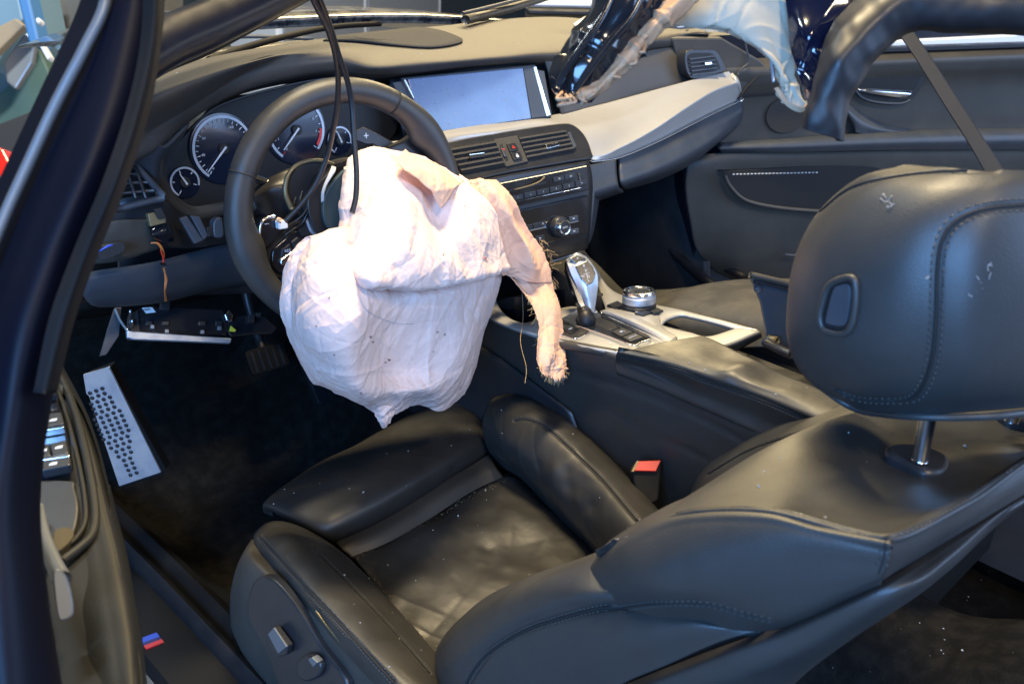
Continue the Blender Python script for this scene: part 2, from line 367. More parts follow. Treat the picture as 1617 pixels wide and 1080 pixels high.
mat('screen', (.035, .075, .19), .20, coat=.8, spec=.9, coatr=.15, rvar=.12)  # blue base colour stands in for daylight reflected in the dark glass
mat('gauge_face', (.008, .012, .026), .16, coat=.3)
mat('white_print', (.58, .60, .64), .5)
mat('ring', (.42, .45, .50), .35, metal=.3)
mat('red_print', (.60, .03, .02), .5)
mat('yellow_label', (.75, .65, .05), .5)
mat('thread', (.048, .047, .044), .6)
mat('seam_dark', (.008, .008, .008), .8)
mat('red_plastic', (.62, .035, .02), .35)
mat('stripe_blue', (.02, .06, .40), .4); mat('stripe_navy', (.01, .01, .08), .4); mat('stripe_red', (.45, .02, .02), .4)
mat('cloth_white', (.78, .60, .54), .8, bump=('cloth', 55), bstr=.5, bdist=.002)
mat('cloth_peach', (.78, .47, .32), .8, bump=('cloth', 70), bstr=.4, bdist=.002)
mat('fray', (.58, .40, .20), .8)
mat('wire_orange', (.55, .17, .04), .5)
mat('wire_blue', (.03, .08, .45), .5)
mat('crumb', (.30, .30, .29), .4)
mat('foam', (.55, .55, .52), .9)
mat('bronze', (.20, .15, .075), .4, metal=.5)
mat('speaker_cloth', (.030, .028, .026), .9, bump=('noise', 1500), bstr=.8)
mat('glass_dark', (.02, .03, .04), .05, spec=.8)
mat('concrete', (.22, .22, .21), .8, bump=('noise', 30), bstr=.4, dirt=((.08, .08, .08), .5, 3))
mat('shop_wall', (.12, .14, .15), .8, dirt=((.15, .2, .2), .6, 2))
mat('white_paint', (.78, .79, .80), .3, coat=.3)
mat('shop_blue', (.05, .18, .42), .5); mat('cardboard', (.35, .27, .18), .8); mat('shop_green', (.07, .13, .11), .6); mat('steel_grey', (.30, .31, .32), .4, metal=.5)
mat('red_lens', (.6, .01, .01), .1, coat=1)
mat('woven', (.035, .036, .038), .6, bump=('noise', 1200), bstr=.6, bdist=.0008)
# ================================================================== SETTING
def sheet(name, z, x0, x1, y0, y1, m, kind='structure', n=2):
    V = [(x, y, z) for x in np.linspace(x0, x1, n) for y in np.linspace(y0, y1, n)]
    return mk(name, V, gridfaces(n, n)[:, ::-1], m, kind=kind, smooth=False)
def box(name, x0, x1, y0, y1, z0, z1, m, parent=None, bevel=.004, label=None, kind=None):
    V = [(x, y, z) for x in (x0, x1) for y in (y0, y1) for z in (z0, z1)]
    F = [(0, 1, 3, 2), (4, 6, 7, 5), (0, 4, 5, 1), (2, 3, 7, 6), (0, 2, 6, 4), (1, 5, 7, 3)]
    return mk(name, V, F, m, parent, smooth=False, bevel=bevel, label=label, kind=kind)
sheet('floor', -1.05, -12, 14, -8, 14, M['concrete'])
box('wall', -12, 14, 9.0, 9.3, -1.05, 4.5, M['shop_wall'], kind='structure', bevel=0)
box('wall', 10.0, 10.3, -8, 9.0, -1.05, 4.5, M['shop_wall'], kind='structure', bevel=0)

# ================================================================== CAR BODY
body = thing('car_body', 'dark car shell with its roof cut away, carpeted floor and door sills', 'car', (0, 0, -1.05))
# carpeted floor as one uneven sheet with the transmission tunnel
def floor_mesh():
    xs = np.linspace(-.74, .74, 90); ys = np.linspace(-1.75, .95, 130); V = []
    for y in ys:
        for x in xs:
            t = math.exp(-(x / .17) ** 4) * .26; up = max(0, (y - .42)) * .85
            step = .06 / (1 + math.exp(-( -y - .95) * 40))
            V.append((x, y, -.74 + t + up + step + .004 * math.sin(x * 31 + 2 * y) * math.sin(y * 23 + x * 5)))
    return V, gridfaces(130, 90)
V, F = floor_mesh(); mk('carpet', V, F[:, ::-1], M['carpet'], body)
# driver's sill: painted step, rubber and black tread plate with coloured stripes
def rail(name, prof, y0, y1, m, n=24, cv=None):
    rows = []
    for y in np.linspace(y0, y1, n): rows.append([(x + (cv(y) if cv else 0), y, z) for x, z in prof])
    V = np.array(rows).reshape(-1, 3); return mk(name, V, gridfaces(n, len(prof)), m, body, auto=50)
cvs = lambda y: -.03 * max(0, y - .1) ** 1.3
rail('inner_sill', [(-.56, -.735), (-.60, -.70), (-.615, -.665), (-.63, -.655), (-.645, -.66), (-.655, -.68)], -1.7, .8, M['matt_black'], cv=cvs)
rail('door_seal', [(-.655, -.68), (-.662, -.655), (-.672, -.648), (-.682, -.655), (-.686, -.672)], -1.7, .8, M['rubber'], cv=cvs)
rail('tread_plate', [(-.686, -.672), (-.70, -.668), (-.765, -.672), (-.775, -.69)], -1.7, .8, M['matt_black'], cv=cvs)
rail('sill', [(-.775, -.69), (-.82, -.70), (-.85, -.74), (-.86, -.85), (-.84, -.92)], -1.7, .9, M['paint_black'], cv=cvs)
sillpl = Plane((-.72, 0, -.6695), (0, 0, 1))
for i, (a, b, mm) in enumerate(((0, .42, 'stripe_blue'), (.42, .68, 'stripe_navy'), (.68, 1, 'stripe_red'))):
    A, B_, C_, D_ = (217, 1009), (247, 998), (259, 1013), (231, 1024)
    le = lambda p, q, t: (p[0] + (q[0] - p[0]) * t, p[1] + (q[1] - p[1]) * t)
    pp('stripe', [le(A, D_, a), le(B_, C_, a), le(B_, C_, b), le(A, D_, b)], sillpl, .003, M[mm], body, off=.0012, bevel=0)
# passenger-side sill and footwell wall
rail('inner_sill', [(.56, -.70), (.62, -.62), (.66, -.60), (.70, -.62), (.80, -.66)], -1.7, .8, M['hard_plastic'])
net('kick_panel', [[(.72, .75, -.1), (.71, .4, -.10), (.70, .14, -.12), (.72, .04, -.13)], [(.70, .75, -.4), (.68, .4, -.42), (.67, .12, -.45), (.70, -.02, -.45)], [(.68, .75, -.7), (.66, .4, -.7), (.66, .1, -.68), (.69, -.12, -.66)]], M['hard_plastic'], body, 20, 20)
tube('door_seal', [(1043, 280, 'x', .74), (1040, 330, 'x', .72), (1052, 380, 'x', .70), (1085, 418, 'x', .68), (1130, 455, 'x', .66), (1190, 500, 'x', .66)], .013, M['rubber'], body, samples=40)
tube('door_seal', [(1075, 290, 'x', .80), (1070, 335, 'x', .80), (1080, 375, 'x', .78), (1120, 410, 'x', .76), (1180, 440, 'x', .75)], .010, M['rubber'], body, samples=40)
# firewall
net('firewall', [[(-.76, .52, -.05), (0, .62, -.05), (.76, .52, -.05)], [(-.76, .60, -.4), (0, .64, -.4), (.76, .60, -.4)], [(-.76, .62, -.78), (0, .66, -.78), (.76, .62, -.78)]], M['carpet'], body, 12, 20)
if 0: net('side_trim', [[(-.745, -.1, -.2), (-.75, .2, -.2), (-.74, .6, -.2)], [(-.73, .05, -.45), (-.735, .3, -.45), (-.73, .6, -.45)], [(-.70, .1, -.66), (-.71, .3, -.66), (-.70, .6, -.66)]], M['carpet'], body, 12, 12)
# A-pillar stump rising from the cowl, cut screen frame
tube('windscreen_pillar', [(150, 140, 'd', 1.08), (250, 74, 'd', 1.18), (330, 38, 'd', 1.27), (450, -20, 'd', 1.42), (600, -105, 'd', 1.6)], [.030, .031, .032, .032, .030], M['paint_black'], body, n=20, samples=24)
tube('windscreen_seal', [(150, 178, 'd', 1.10), (252, 110, 'd', 1.2), (340, 72, 'd', 1.30), (470, 2, 'd', 1.45), (600, -70, 'd', 1.6)], .008, M['rubber'], body, samples=24)
# scuttle, bonnet
net('scuttle', [[(-.58, .30, .14), (-.4, .38, .15), (0, .44, .155), (.4, .42, .15), (.75, .28, .13)], [(-.58, .40, .09), (-.4, .48, .10), (0, .55, .10), (.4, .52, .10), (.76, .38, .09)], [(-.58, .52, .11), (-.4, .60, .13), (0, .66, .135), (.4, .64, .13), (.78, .46, .11)]], M['hard_plastic'], body, 20, 40)
net('bonnet', [[(-.52, .62, .125), (-.3, .68, .150), (0, .72, .155), (.4, .70, .150), (.82, .50, .125)], [(-.53, .64, .14), (-.3, .70, .172), (0, .74, .178), (.4, .72, .172), (.84, .52, .14)], [(-.45, .9, .12), (-.25, .95, .16), (0, 1.0, .168), (.4, .97, .16), (.85, .9, .10)], [(-.40, 1.25, .07), (-.2, 1.35, .10), (0, 1.4, .11), (.4, 1.36, .10), (.82, 1.3, .05)]],
    mat('bonnet_paint', (.012, .013, .018), .25, coat=.8, dirt=((.22, .21, .19), .8, 26)), body, 40, 40)
tube('wiper_arm', [(330, 95, 'z', .17), (420, 66, 'z', .175), (520, 44, 'z', .17), (600, 38, 'z', .16)], .006, M['matt_black'], body, samples=20)
tube('wiper_blade', [(330, 62, 'z', .15), (400, 58, 'z', .155), (495, 62, 'z', .15)], .004, M['grey_plastic'], body, samples=10)
tube('wiper_arm', [(735, 32, 'z', .2), (790, 18, 'z', .2), (850, 0, 'z', .2), (900, -15, 'z', .21)], .010, M['hard_plastic'], body, samples=12)
tube('wiper_blade', [(730, 22, 'z', .21), (780, 10, 'z', .215), (840, -6, 'z', .22)], .004, M['grey_plastic'], body, samples=10)

# ================================================================== DASHBOARD
dash = thing('dashboard', 'brown-black dashboard with silver trim strip, screen, gauges and air vents', 'dashboard', (0, .2, -.4))
back = [(200, 140, 'z', .165), (250, 113, 'z', .172), (330, 93, 'z', .178), (400, 79, 'z', .18), (470, 69, 'z', .18), (540, 60, 'z', .18), (620, 50, 'z', .18), (700, 41, 'z', .18), (770, 34, 'z', .18), (834, 29, 'z', .182), (905, 30, 'z', .185), (985, 38, 'z', .188), (1040, 42, 'z', .19), (1085, 48, 'z', .192), (1112, 52, 'z', .192)]
mid = [(192, 175, 'z', .165), (240, 150, 'z', .180), (315, 122, 'z', .190), (390, 98, 'z', .196), (462, 80, 'z', .196), (538, 72, 'z', .194), (612, 70, 'z', .184), (680, 68, 'z', .180), (758, 62, 'z', .180), (830, 58, 'z', .180), (890, 56, 'z', .182), (975, 52, 'z', .188), (1040, 50, 'z', .192), (1088, 52, 'z', .193), (1116, 55, 'z', .192)]
crest = [(185, 222, 'y', .03), (234, 203, 'y', .05), (302, 163, 'y', .085), (384, 115, 'y', .125), (452, 95, 'y', .14), (530, 88, 'y', .14), (590, 100, 'y', .132), (655, 96, 'y', .128), (745, 90, 'y', .120), (830, 83, 'y', .118), (885, 80, 'y', .11), (970, 72, 'y', .095), (1035, 62, 'y', .08), (1090, 60, 'y', .068), (1122, 62, 'y', .06)]
lip = [(190, 262, 'y', .05), (244, 236, 'y', .065), (292, 195, 'y', .10), (357, 154, 'y', .125), (434, 126, 'y', .142), (520, 111, 'y', .145), (585, 116, 'y', .134), (645, 113, 'y', .128), (745, 103, 'y', .122), (830, 98, 'y', .120), (880, 96, 'y', .11), (968, 90, 'y', .098), (1030, 78, 'y', .086), (1086, 72, 'y', .07), (1130, 72, 'y', .062)]
lip2 = [P(*q) + np.array((0, .03, -.012)) for q in lip]
drows = [[P(*q) + np.array((0, .02, -.07)) for q in back], back, mid, crest, lip, lip2]
top = net('top_pad', drows, M['dash_leather'], dash, 110, 170, solid=.004,
          grooves=[([(240, 207), (302, 170), (384, 120), (452, 100), (530, 93)], .0016, .004)], wav=(.5, .0015, 3),
          bulges=[((900, 52), -.006, .03), ((940, 60), .006, .02)])
# torn speaker grille on the pad
gp = np.array([(510, 66), (560, 52), (640, 46), (690, 50), (728, 64), (722, 72), (680, 78), (620, 74), (560, 68)], float)
bt = REG[top.name]; ring_ = path_on(bt, [tuple(q) for q in np.vstack([gp, gp[:1]])], 48, .0012)
cc = ring_.mean(0); VV = [cc]; 
for t in (.35, .7, 1): VV += [cc + (q - cc) * t for q in ring_]
VV = [np.array(bt.find_nearest(Vector(v))[0]) + np.array((0, -.0003, .0022)) for v in VV]
n_ = len(ring_); FF = [[0, 1 + i, 1 + (i + 1) % n_] for i in range(n_)] + [[1 + k * n_ + i, 1 + (k + 1) * n_ + i, 1 + (k + 1) * n_ + (i + 1) % n_, 1 + k * n_ + (i + 1) % n_] for k in range(2) for i in range(n_)]
mk('speaker_grille', VV, FF, M['speaker_cloth'], dash, solid=.002)
# fascia behind everything
net('fascia', [[(190, 262, 'y', .20), (434, 140, 'y', .27), (590, 125, 'y', .26), (745, 108, 'y', .15), (870, 98, 'y', .14)],
               [(190, 330, 'y', .22), (434, 240, 'y', .27), (590, 200, 'y', .25), (745, 190, 'y', .12), (890, 180, 'y', .10)],
               [(190, 400, 'y', .16), (434, 340, 'y', .24), (600, 290, 'y', .12), (745, 280, 'y', .03), (920, 250, 'y', .02)],
               [(190, 470, 'y', .18), (434, 460, 'y', .2), (620, 430, 'y', .05), (770, 420, 'y', .0), (930, 350, 'y', -.04)]], M['hard_plastic'], dash, 30, 40)
# upper right face: passenger airbag cover, dark brown, with its own seam
net('passenger_face', [[(862, 97, 'y', .112), (968, 91, 'y', .098), (1030, 79, 'y', .086), (1086, 72, 'y', .068), (1132, 70, 'y', .055)],
                       [(872, 130, 'y', .100), (975, 120, 'y', .083), (1040, 105, 'y', .068), (1092, 95, 'y', .05), (1143, 88, 'y', .036)],
                       [(888, 181, 'y', .082), (1000, 153, 'y', .064), (1060, 138, 'y', .048), (1100, 128, 'y', .034), (1156, 114, 'y', .018)]], M['soft_plastic'], dash, 40, 60)
# round right-hand end of the pad
net('end_cap', [[(1085, 46, 'x', .60), (1112, 50, 'x', .68), (1138, 56, 'x', .73), (1140, 62, 'x', .78)],
                [(1090, 62, 'y', .068), (1122, 63, 'y', .06), (1142, 72, 'x', .735), (1146, 75, 'x', .78)],
                [(1092, 100, 'y', .06), (1130, 95, 'y', .045), (1154, 112, 'x', .735), (1160, 112, 'x', .78)]], M['soft_plastic'], dash, 20, 20)
# ---- instrument cluster
cpl = Plane(P(352, 235, 'y', .20), (-.05, -math.cos(.14), math.sin(.14)))
clo = [(258, 300), (262, 262), (292, 215), (345, 170), (434, 141), (520, 124), (585, 128), (625, 150), (628, 200), (600, 240), (560, 290), (470, 330), (380, 340), (305, 330), (270, 318)]
pp('cluster_back', clo, cpl, .01, M['black'], dash, off=-.004, bevel=0, smo=60)
def face(c, r, name='gauge'):
    return prism(name, disc(cpl, c, r, 48), cpl.n, .006, M['gauge_face'], dash, .0005)
def arc(pl, c, r, a0, a1, wd, m, parent, off, name='scale_ring', n=40, th=.001):
    V = []
    for a in np.radians(np.linspace(a0, a1, n)):
        for rr in (r - wd / 2, r + wd / 2):
            for h in (off, off + th): V.append(pl.uv(c, rr * math.cos(a), rr * math.sin(a), h))
    F = []
    for i in range(n - 1):
        b = i * 4; F += [(b + 1, b + 5, b + 7, b + 3), (b, b + 1, b + 5, b + 4)[::-1], (b + 2, b + 6, b + 7, b + 3)[::-1]]
    return mk(name, V, [f[::-1] for f in F], m, parent, smooth=False)
def needle(pl, c, tip, m, parent, wd=.0016, off=.006):
    c = np.array(c); d = tip - c; L = np.linalg.norm(d); d /= L; s = np.cross(pl.n, d)
    prism('needle', [c + s * wd + pl.n * off - d * .004, c - s * wd + pl.n * off - d * .004, c + d * L - s * wd * .35 + pl.n * off, c + d * L + s * wd * .35 + pl.n * off], pl.n, .0015, m, parent, 0)
    prism('needle_cap', disc(pl, c, .0085, 20), pl.n, .006, M['black'], parent, .0006, front=off - .001)
def gauge(cx, cy, r, a0, a1, tip, ticks, sub=0, wd=.0042, red=None, nums=None, label=None):
    c = cpl.at(cx, cy); g = face(c, r * 1.12); 
    if label: g['label'] = label
    arc(cpl, c, r, a0, a1, wd, M['ring'], g, .001)
    for k in range(ticks):
        a = math.radians(a1 + (a0 - a1) * k / (ticks - 1)); L = .0055 if k % 2 == 0 else .0035; ro = r - wd * .9
        d = cpl.u * math.cos(a) + cpl.v * math.sin(a); s = np.cross(cpl.n, d); p0 = c + d * ro; p1 = c + d * (ro - L)
        isr = red and red[0] <= k <= red[1]
        prism('tick_mark', [p0 + s * .0006, p0 - s * .0006, p1 - s * .0006, p1 + s * .0006], cpl.n, .0006, M['red_print' if isr else 'white_print'], g, 0, front=.0016)
    if nums:
        for k, s_ in nums:
            a = math.radians(a1 + (a0 - a1) * k / (ticks - 1)); text(s_, cpl, c + (cpl.u * math.cos(a) + cpl.v * math.sin(a)) * (r - .014), .006, M['white_print'], g, off=.0016)
    if red: arc(cpl, c, r - .005, a0 + 6, a0 + 42, .0045, M['red_print'], g, .0012, 'red_zone', 12)
    needle(cpl, c, cpl.at(*tip), M['white_print'], g); return g
gauge(352.6, 235, .050, -45, 232, (326, 272), 27, nums=[(0, '0'), (4, '40'), (8, '80'), (12, '120'), (16, '160')], label='speedometer dial')
gauge(467.6, 205.4, .051, -45, 232, (446, 237), 17, red=(0, 0), nums=[(0, '0'), (2, '1'), (4, '2'), (12, '6'), (14, '7')], label='rev counter dial with red zone')
gauge(291.5, 288, .0225, -20, 236, (281.5, 274.5), 5, wd=.003, label='small fuel dial')
gauge(536, 222, .0225, -20, 236, (530, 208), 5, wd=.003, label='small oil temperature dial')
# hood lining and lower surround of the cluster
tube('cluster_surround', [(252, 240, 'y', .09), (250, 275, 'y', .12), (258, 303, 'y', .14), (276, 326, 'y', .15), (305, 338, 'y', .155), (345, 331, 'y', .155), (400, 322, 'y', .155)], [.006, .010, .012, .013, .012, .011, .011], M['soft_plastic'], dash, samples=40, n=14)
net('cluster_hood', [lip2, [P(*q) + np.array((.0, .075, -.030)) for q in lip]], M['black'], dash, 8, 60)
tube('hood_trim_line', [(300, 205, 'y', .15), (345, 168, 'y', .16), (434, 140, 'y', .17), (520, 124, 'y', .172), (590, 127, 'y', .16)], .002, M['hard_plastic'], dash, samples=40)
# left face of the dash beside the cluster (bluish)
net('side_face', [[(180, 235, 'y', .045), (238, 216, 'y', .055), (262, 232, 'y', .075), (300, 195, 'y', .11)], [(178, 250, 'y', .06), (222, 250, 'y', .072), (252, 262, 'y', .095), (264, 270, 'y', .16)], [(200, 262, 'y', .09), (225, 268, 'y', .10), (248, 300, 'y', .12), (262, 306, 'y', .16)]], M['grey_plastic'], dash, 20, 24)
# ---- left air vent, switch panel and knee panel
lpl = Plane(P(240, 300, 'y', .10), (-.12, -.97, .2))
V_ = net('side_vent', [[(150, 235, 'y', .085), (206, 250, 'y', .09)], [(160, 270, 'y', .095), (230, 283, 'y', .10)], [(175, 318, 'y', .11), (254, 300, 'y', .11)]], M['black'], dash, 8, 8)
V_['label'] = 'dark air vent at the driver side end'
for x0, y0, x1, y1 in ((203, 250, 257, 308), (180, 332, 257, 313)): tube('vent_frame', [(x0, y0, 'y', .09), ((x0 + x1) / 2, (y0 + y1) / 2, 'y', .094), (x1, y1, 'y', .10)], .005, M['grey_plastic'], dash, samples=6)
for k in range(4):
    t = k / 4; tube('slat', [(150, 258 + 17 * k, 'y', .088), (212 + 10 * k, 262 + 13 * k, 'y', .093)], .0028, M['hard_plastic'], V_, samples=4, n=6)
for xx in (198, 214): tube('slat', [(xx, 262, 'y', .084), (xx + 16, 312, 'y', .09)], .0022, M['hard_plastic'], V_, samples=4, n=6)
net('switch_panel', [[(150, 345, 'y', .115), (200, 330, 'y', .115), (258, 318, 'y', .12), (300, 342, 'y', .14), (380, 340, 'y', .16)],
                     [(145, 380, 'y', .11), (200, 365, 'y', .112), (255, 355, 'y', .118), (310, 372, 'y', .14), (380, 362, 'y', .158)],
                     [(140, 412, 'y', .105), (200, 402, 'y', .108), (255, 392, 'y', .115), (310, 392, 'y', .138), (380, 380, 'y', .156)]], M['hard_plastic'], dash, 24, 40)
net('panel_ledge', [[(140, 372, 'y', .10), (180, 350, 'y', .10), (236, 347, 'y', .104)], [(138, 395, 'y', .098), (180, 372, 'y', .098), (240, 368, 'y', .104)], [(136, 418, 'y', .10), (190, 412, 'y', .10), (256, 392, 'y', .108)]], M['soft_plastic'], dash, 12, 20, solid=.004)
pp('empty_opening', [(155, 392), (163, 388), (194, 383), (198, 395), (186, 403), (160, 411)], lpl, .02, M['black'], dash, off=.026, smo=20, label='empty opening where a switch was pulled out')
tubes('loose_wires', [cr(pts([(155 + k * 2, 398 - k * 1.5, 'y', .072), (170 + k, 390 - k, 'y', .070), (186, 385 + k, 'y', .074)]), 10) for k in range(4)], .0008, M['wire_blue'], dash)
pp('clip_block', [(233, 338), (252, 334), (262, 345), (262, 352), (238, 358)], lpl, .012, M['bronze'], dash, off=.024)
pp('empty_opening', [(243, 331), (255, 328), (263, 344), (252, 347)], lpl, .012, M['black'], dash, off=.030)
net('light_switch', [[(238, 362, 'y', .085), (262, 352, 'y', .080), (273, 364, 'y', .084)], [(240, 372, 'y', .075), (262, 366, 'y', .070), (275, 374, 'y', .078)], [(246, 380, 'y', .085), (262, 384, 'y', .082), (274, 382, 'y', .086)]], M['gloss_black'], dash, 16, 16, solid=.01)
for q in ([(283, 345), (296, 341), (322, 380), (308, 386)], [(300, 340), (316, 342), (330, 372), (322, 380)]):
    pp('bracket', q, lpl, .01, M['grey_plastic'], dash, off=-.008, bevel=.002)
pp('column_switch', [(338, 350), (350, 344), (354, 370), (348, 376), (338, 372)], lpl, .02, M['grey_plastic'], dash, off=-.005, smo=24, bevel=.002)
pp('empty_opening', [(326, 360), (337, 357), (338, 372), (330, 375)], lpl, .01, M['black'], dash, off=-.006)
kn = net('knee_panel', [[(120, 438, 'y', .125), (150, 428, 'y', .12), (240, 414, 'y', .128), (345, 388, 'y', .15), (440, 372, 'y', .17)],
                   [(122, 446, 'y', .118), (150, 441, 'y', .112), (240, 424, 'y', .12), (350, 398, 'y', .142), (440, 385, 'y', .16)],
                   [(130, 465, 'y', .122), (155, 462, 'y', .118), (245, 450, 'y', .125), (350, 425, 'y', .145), (440, 410, 'y', .165)],
                   [(145, 482, 'y', .15), (165, 484, 'y', .15), (250, 476, 'y', .15), (350, 452, 'y', .17), (440, 440, 'y', .18)],
                   [(160, 480, 'y', .22), (180, 482, 'y', .22), (255, 478, 'y', .22), (350, 455, 'y', .22), (440, 440, 'y', .22)]], M['grey_plastic'], dash, 40, 50)
net('under_dash_lining', [[(160, 470, 'y', .40), (300, 462, 'y', .42), (440, 450, 'y', .42), (700, 420, 'y', .15)], [(-.72, .50, -.30), (-.4, .52, -.34), (-.1, .5, -.34), (.1, .4, -.34)]], M['carpet'], dash, 8, 12)
# ---- control screen
spl = Plane((P(645, 125, 'x', -.125) + P(839, 187, 'x', .125)) / 2, np.cross(P(826, 107, 'x', .125) - P(645, 125, 'x', -.125), P(668, 212, 'x', -.125) - P(645, 125, 'x', -.125)) * 1.0)
if spl.n[1] > 0: spl.n = -spl.n; spl.v = np.cross(spl.n, spl.u)
scr = pp('control_screen', [(632, 122), (846, 101), (872, 186), (700, 212), (655, 217)], spl, .03, M['hard_plastic'], dash, off=-.004, bevel=.003)
pp('screen_glass', [(644, 125), (826, 107.5), (839, 187.5), (668, 212)], spl, .006, M['screen'], scr, off=.0005, bevel=.001)
for k, q in enumerate(([(637, 126), (641, 125.5), (655, 155), (653, 157)], [(842, 106), (847, 105), (870, 182), (863, 184)])):
    pp('chrome_strip', q, spl, .01, M['chrome'], scr, off=.004, bevel=.001)
pp('bezel_side', [(827, 108), (842, 106), (863, 184), (840, 187)], spl, .006, M['grey_plastic'], scr, off=.0012, bevel=.001)
pp('hinge_plate', [(849, 110), (860, 112), (872, 182), (868, 184)], spl, .02, M['grey_plastic'], scr, off=-.002, bevel=.002)
pp('hinge_plate', [(620, 130), (634, 128), (655, 165), (640, 172)], spl, .02, M['grey_plastic'], scr, off=-.003, bevel=.002)
sm_ = random.Random(4); S_ = []
for _ in range(34):
    t, v_ = sm_.random(), sm_.random() ** .6; a_ = (650 + 180 * t + 14 * v_, 128 - 19 * t + 78 * v_); L_ = sm_.uniform(.6, 3.2); S_.append([spl.at(*a_, .0008), spl.at(a_[0] + L_, a_[1] - L_ * sm_.uniform(-.2, .8), .0008)])
tubes('screen_dust', S_, .00035, M['crumb'], scr, n=4)
# screen shelf
net('screen_recess', [[(615, 120, 'y', .190), (870, 98, 'y', .160)], [(640, 222, 'y', .16), (895, 182, 'y', .12)]], M['hard_plastic'], dash, 6, 12)
# ---- silver trim strip (champagne) sweeping to the passenger side
tt = [(590, 228, 'x', -.26), (655, 218, 'x', -.17), (700, 207, 'x', -.10), (770, 196, 'x', .02), (838, 187.5, 'x', .14), (890, 178.5, 'x', .225), (945, 166, 'x', .31), (1000, 151.5, 'x', .395), (1050, 138, 'x', .475), (1100, 125, 'x', .56), (1154, 112.5, 'x', .665)]
tm = [(600, 240, 'y', .045), (665, 230, 'y', .045), (718, 216, 'y', .055), (790, 204, 'y', .05), (860, 192, 'y', .04), (925, 208, 'y', .0), (985, 200, 'y', .0), (1034, 186, 'y', .002), (1080, 167, 'y', .0), (1122, 146, 'y', -.006), (1163, 133, 'y', -.016)]
tb = [(615, 262, 'y', .03), (680, 250, 'y', .02), (728, 240, 'y', .05), (800, 232, 'y', .04), (880, 225, 'y', .01), (936, 252, 'y', -.045), (975, 247, 'y', -.050), (1030, 225, 'y', -.048), (1075, 203, 'y', -.044), (1120, 180, 'y', -.036), (1171, 157, 'y', -.028)]
cr_ = [(612, 258, 'y', .035), (677, 247, 'y', .03), (726, 236, 'y', .05), (798, 228, 'y', .04), (876, 220, 'y', .012), (938, 247, 'y', -.045), (985, 231, 'y', -.052), (1034, 204, 'y', -.048), (1084, 170, 'y', -.040), (1128, 143, 'y', -.034), (1165, 130, 'y', -.030)]
tb = tb[:5] + [(936, 252, 'y', -.046), (975, 248, 'y', -.046), (1030, 226, 'y', -.038), (1075, 204, 'y', -.030), (1120, 181, 'y', -.022), (1171, 157, 'y', -.014)]
tm = tm[:5] + [(925, 205, 'y', -.0), (985, 192, 'y', -.002), (1025, 176, 'y', -.002), (1070, 154, 'y', -.004), (1116, 134, 'y', -.010), (1160, 121, 'y', -.012)]
tr = net('silver_trim', [tt, tm, cr_], M['silver_trim'], dash, 50, 160, solid=.006)
net('trim_facet', [cr_, tb], M['silver_trim'], dash, 12, 160, solid=.006)
tube('trim_edge', [(930, 256, 'y', -.048), (975, 249.5, 'y', -.050), (1030, 227.5, 'y', -.042), (1075, 205.5, 'y', -.034), (1120, 182.5, 'y', -.026), (1172, 158.5, 'y', -.018)], .0028, M['chrome'], dash, samples=50)
net('trim_end', [[(1154, 112, 'x', .668), (1160, 113, 'x', .70), (1160, 120, 'x', .76)], [(1165, 130, 'y', -.030), (1169, 132, 'y', -.02), (1166, 132, 'x', .76)], [(1171, 157, 'y', -.014), (1173, 159, 'y', -.008), (1168, 158, 'x', .76)]], M['silver_trim'], dash, 10, 10)
# lower right dash: glovebox face with the gap to the centre
net('glovebox', [[(979, 250, 'y', -.046), (1030, 229, 'y', -.038), (1080, 205, 'y', -.030), (1125, 181, 'y', -.022), (1172, 160, 'y', -.014)],
                 [(980, 272, 'y', -.060), (1032, 252, 'y', -.058), (1082, 228, 'y', -.052), (1130, 205, 'y', -.040), (1173, 178, 'y', -.026)],
                 [(983, 295, 'y', -.062), (1035, 277, 'y', -.06), (1085, 255, 'y', -.052), (1125, 230, 'y', -.035), (1168, 200, 'y', -.0)],
                 [(990, 300, 'y', .02), (1040, 285, 'y', .05), (1090, 262, 'y', .06), (1125, 236, 'y', .08), (1160, 205, 'y', .1)]], M['grey_plastic'], dash, 30, 50, label='closed glovebox lid, blue-grey')
net('lower_face', [[(925, 262, 'y', -.055), (973, 252, 'y', -.056)], [(930, 285, 'y', -.066), (974, 274, 'y', -.064)], [(934, 312, 'y', -.075), (978, 298, 'y', -.068)], [(945, 318, 'y', .0), (985, 304, 'y', .02)]], M['grey_plastic'], dash, 20, 14)
# ---- right air vent
rvp = Plane(P(1115, 100, 'x', .60), (-.30, -.93, .15))
rv = pp('side_vent', [(1083, 84), (1112, 79), (1132, 82), (1146, 108), (1140, 114), (1092, 124)], rvp, .03, M['hard_plastic'], dash, off=.014, smo=40, bevel=.002)
pp('vent_mouth', [(1087, 88), (1112, 84), (1127, 87), (1137, 107), (1132, 111), (1095, 119)], rvp, .01, M['black'], rv, off=.0150, bevel=0, smo=30)
for k in range(5):
    y = 92 + 6.2 * k; pp('slat', [(1089 + k, y + 1), (1128 + k * 1.6, y - 4), (1129 + k * 1.6, y - 1.8), (1090 + k, y + 3.2)], rvp, .006, M['grey_plastic'], rv, off=.019, bevel=.0004)
pp('vent_tab', [(1113, 99), (1124, 98), (1125, 102), (1114, 103.5)], rvp, .008, M['chrome'], rv, off=.022)
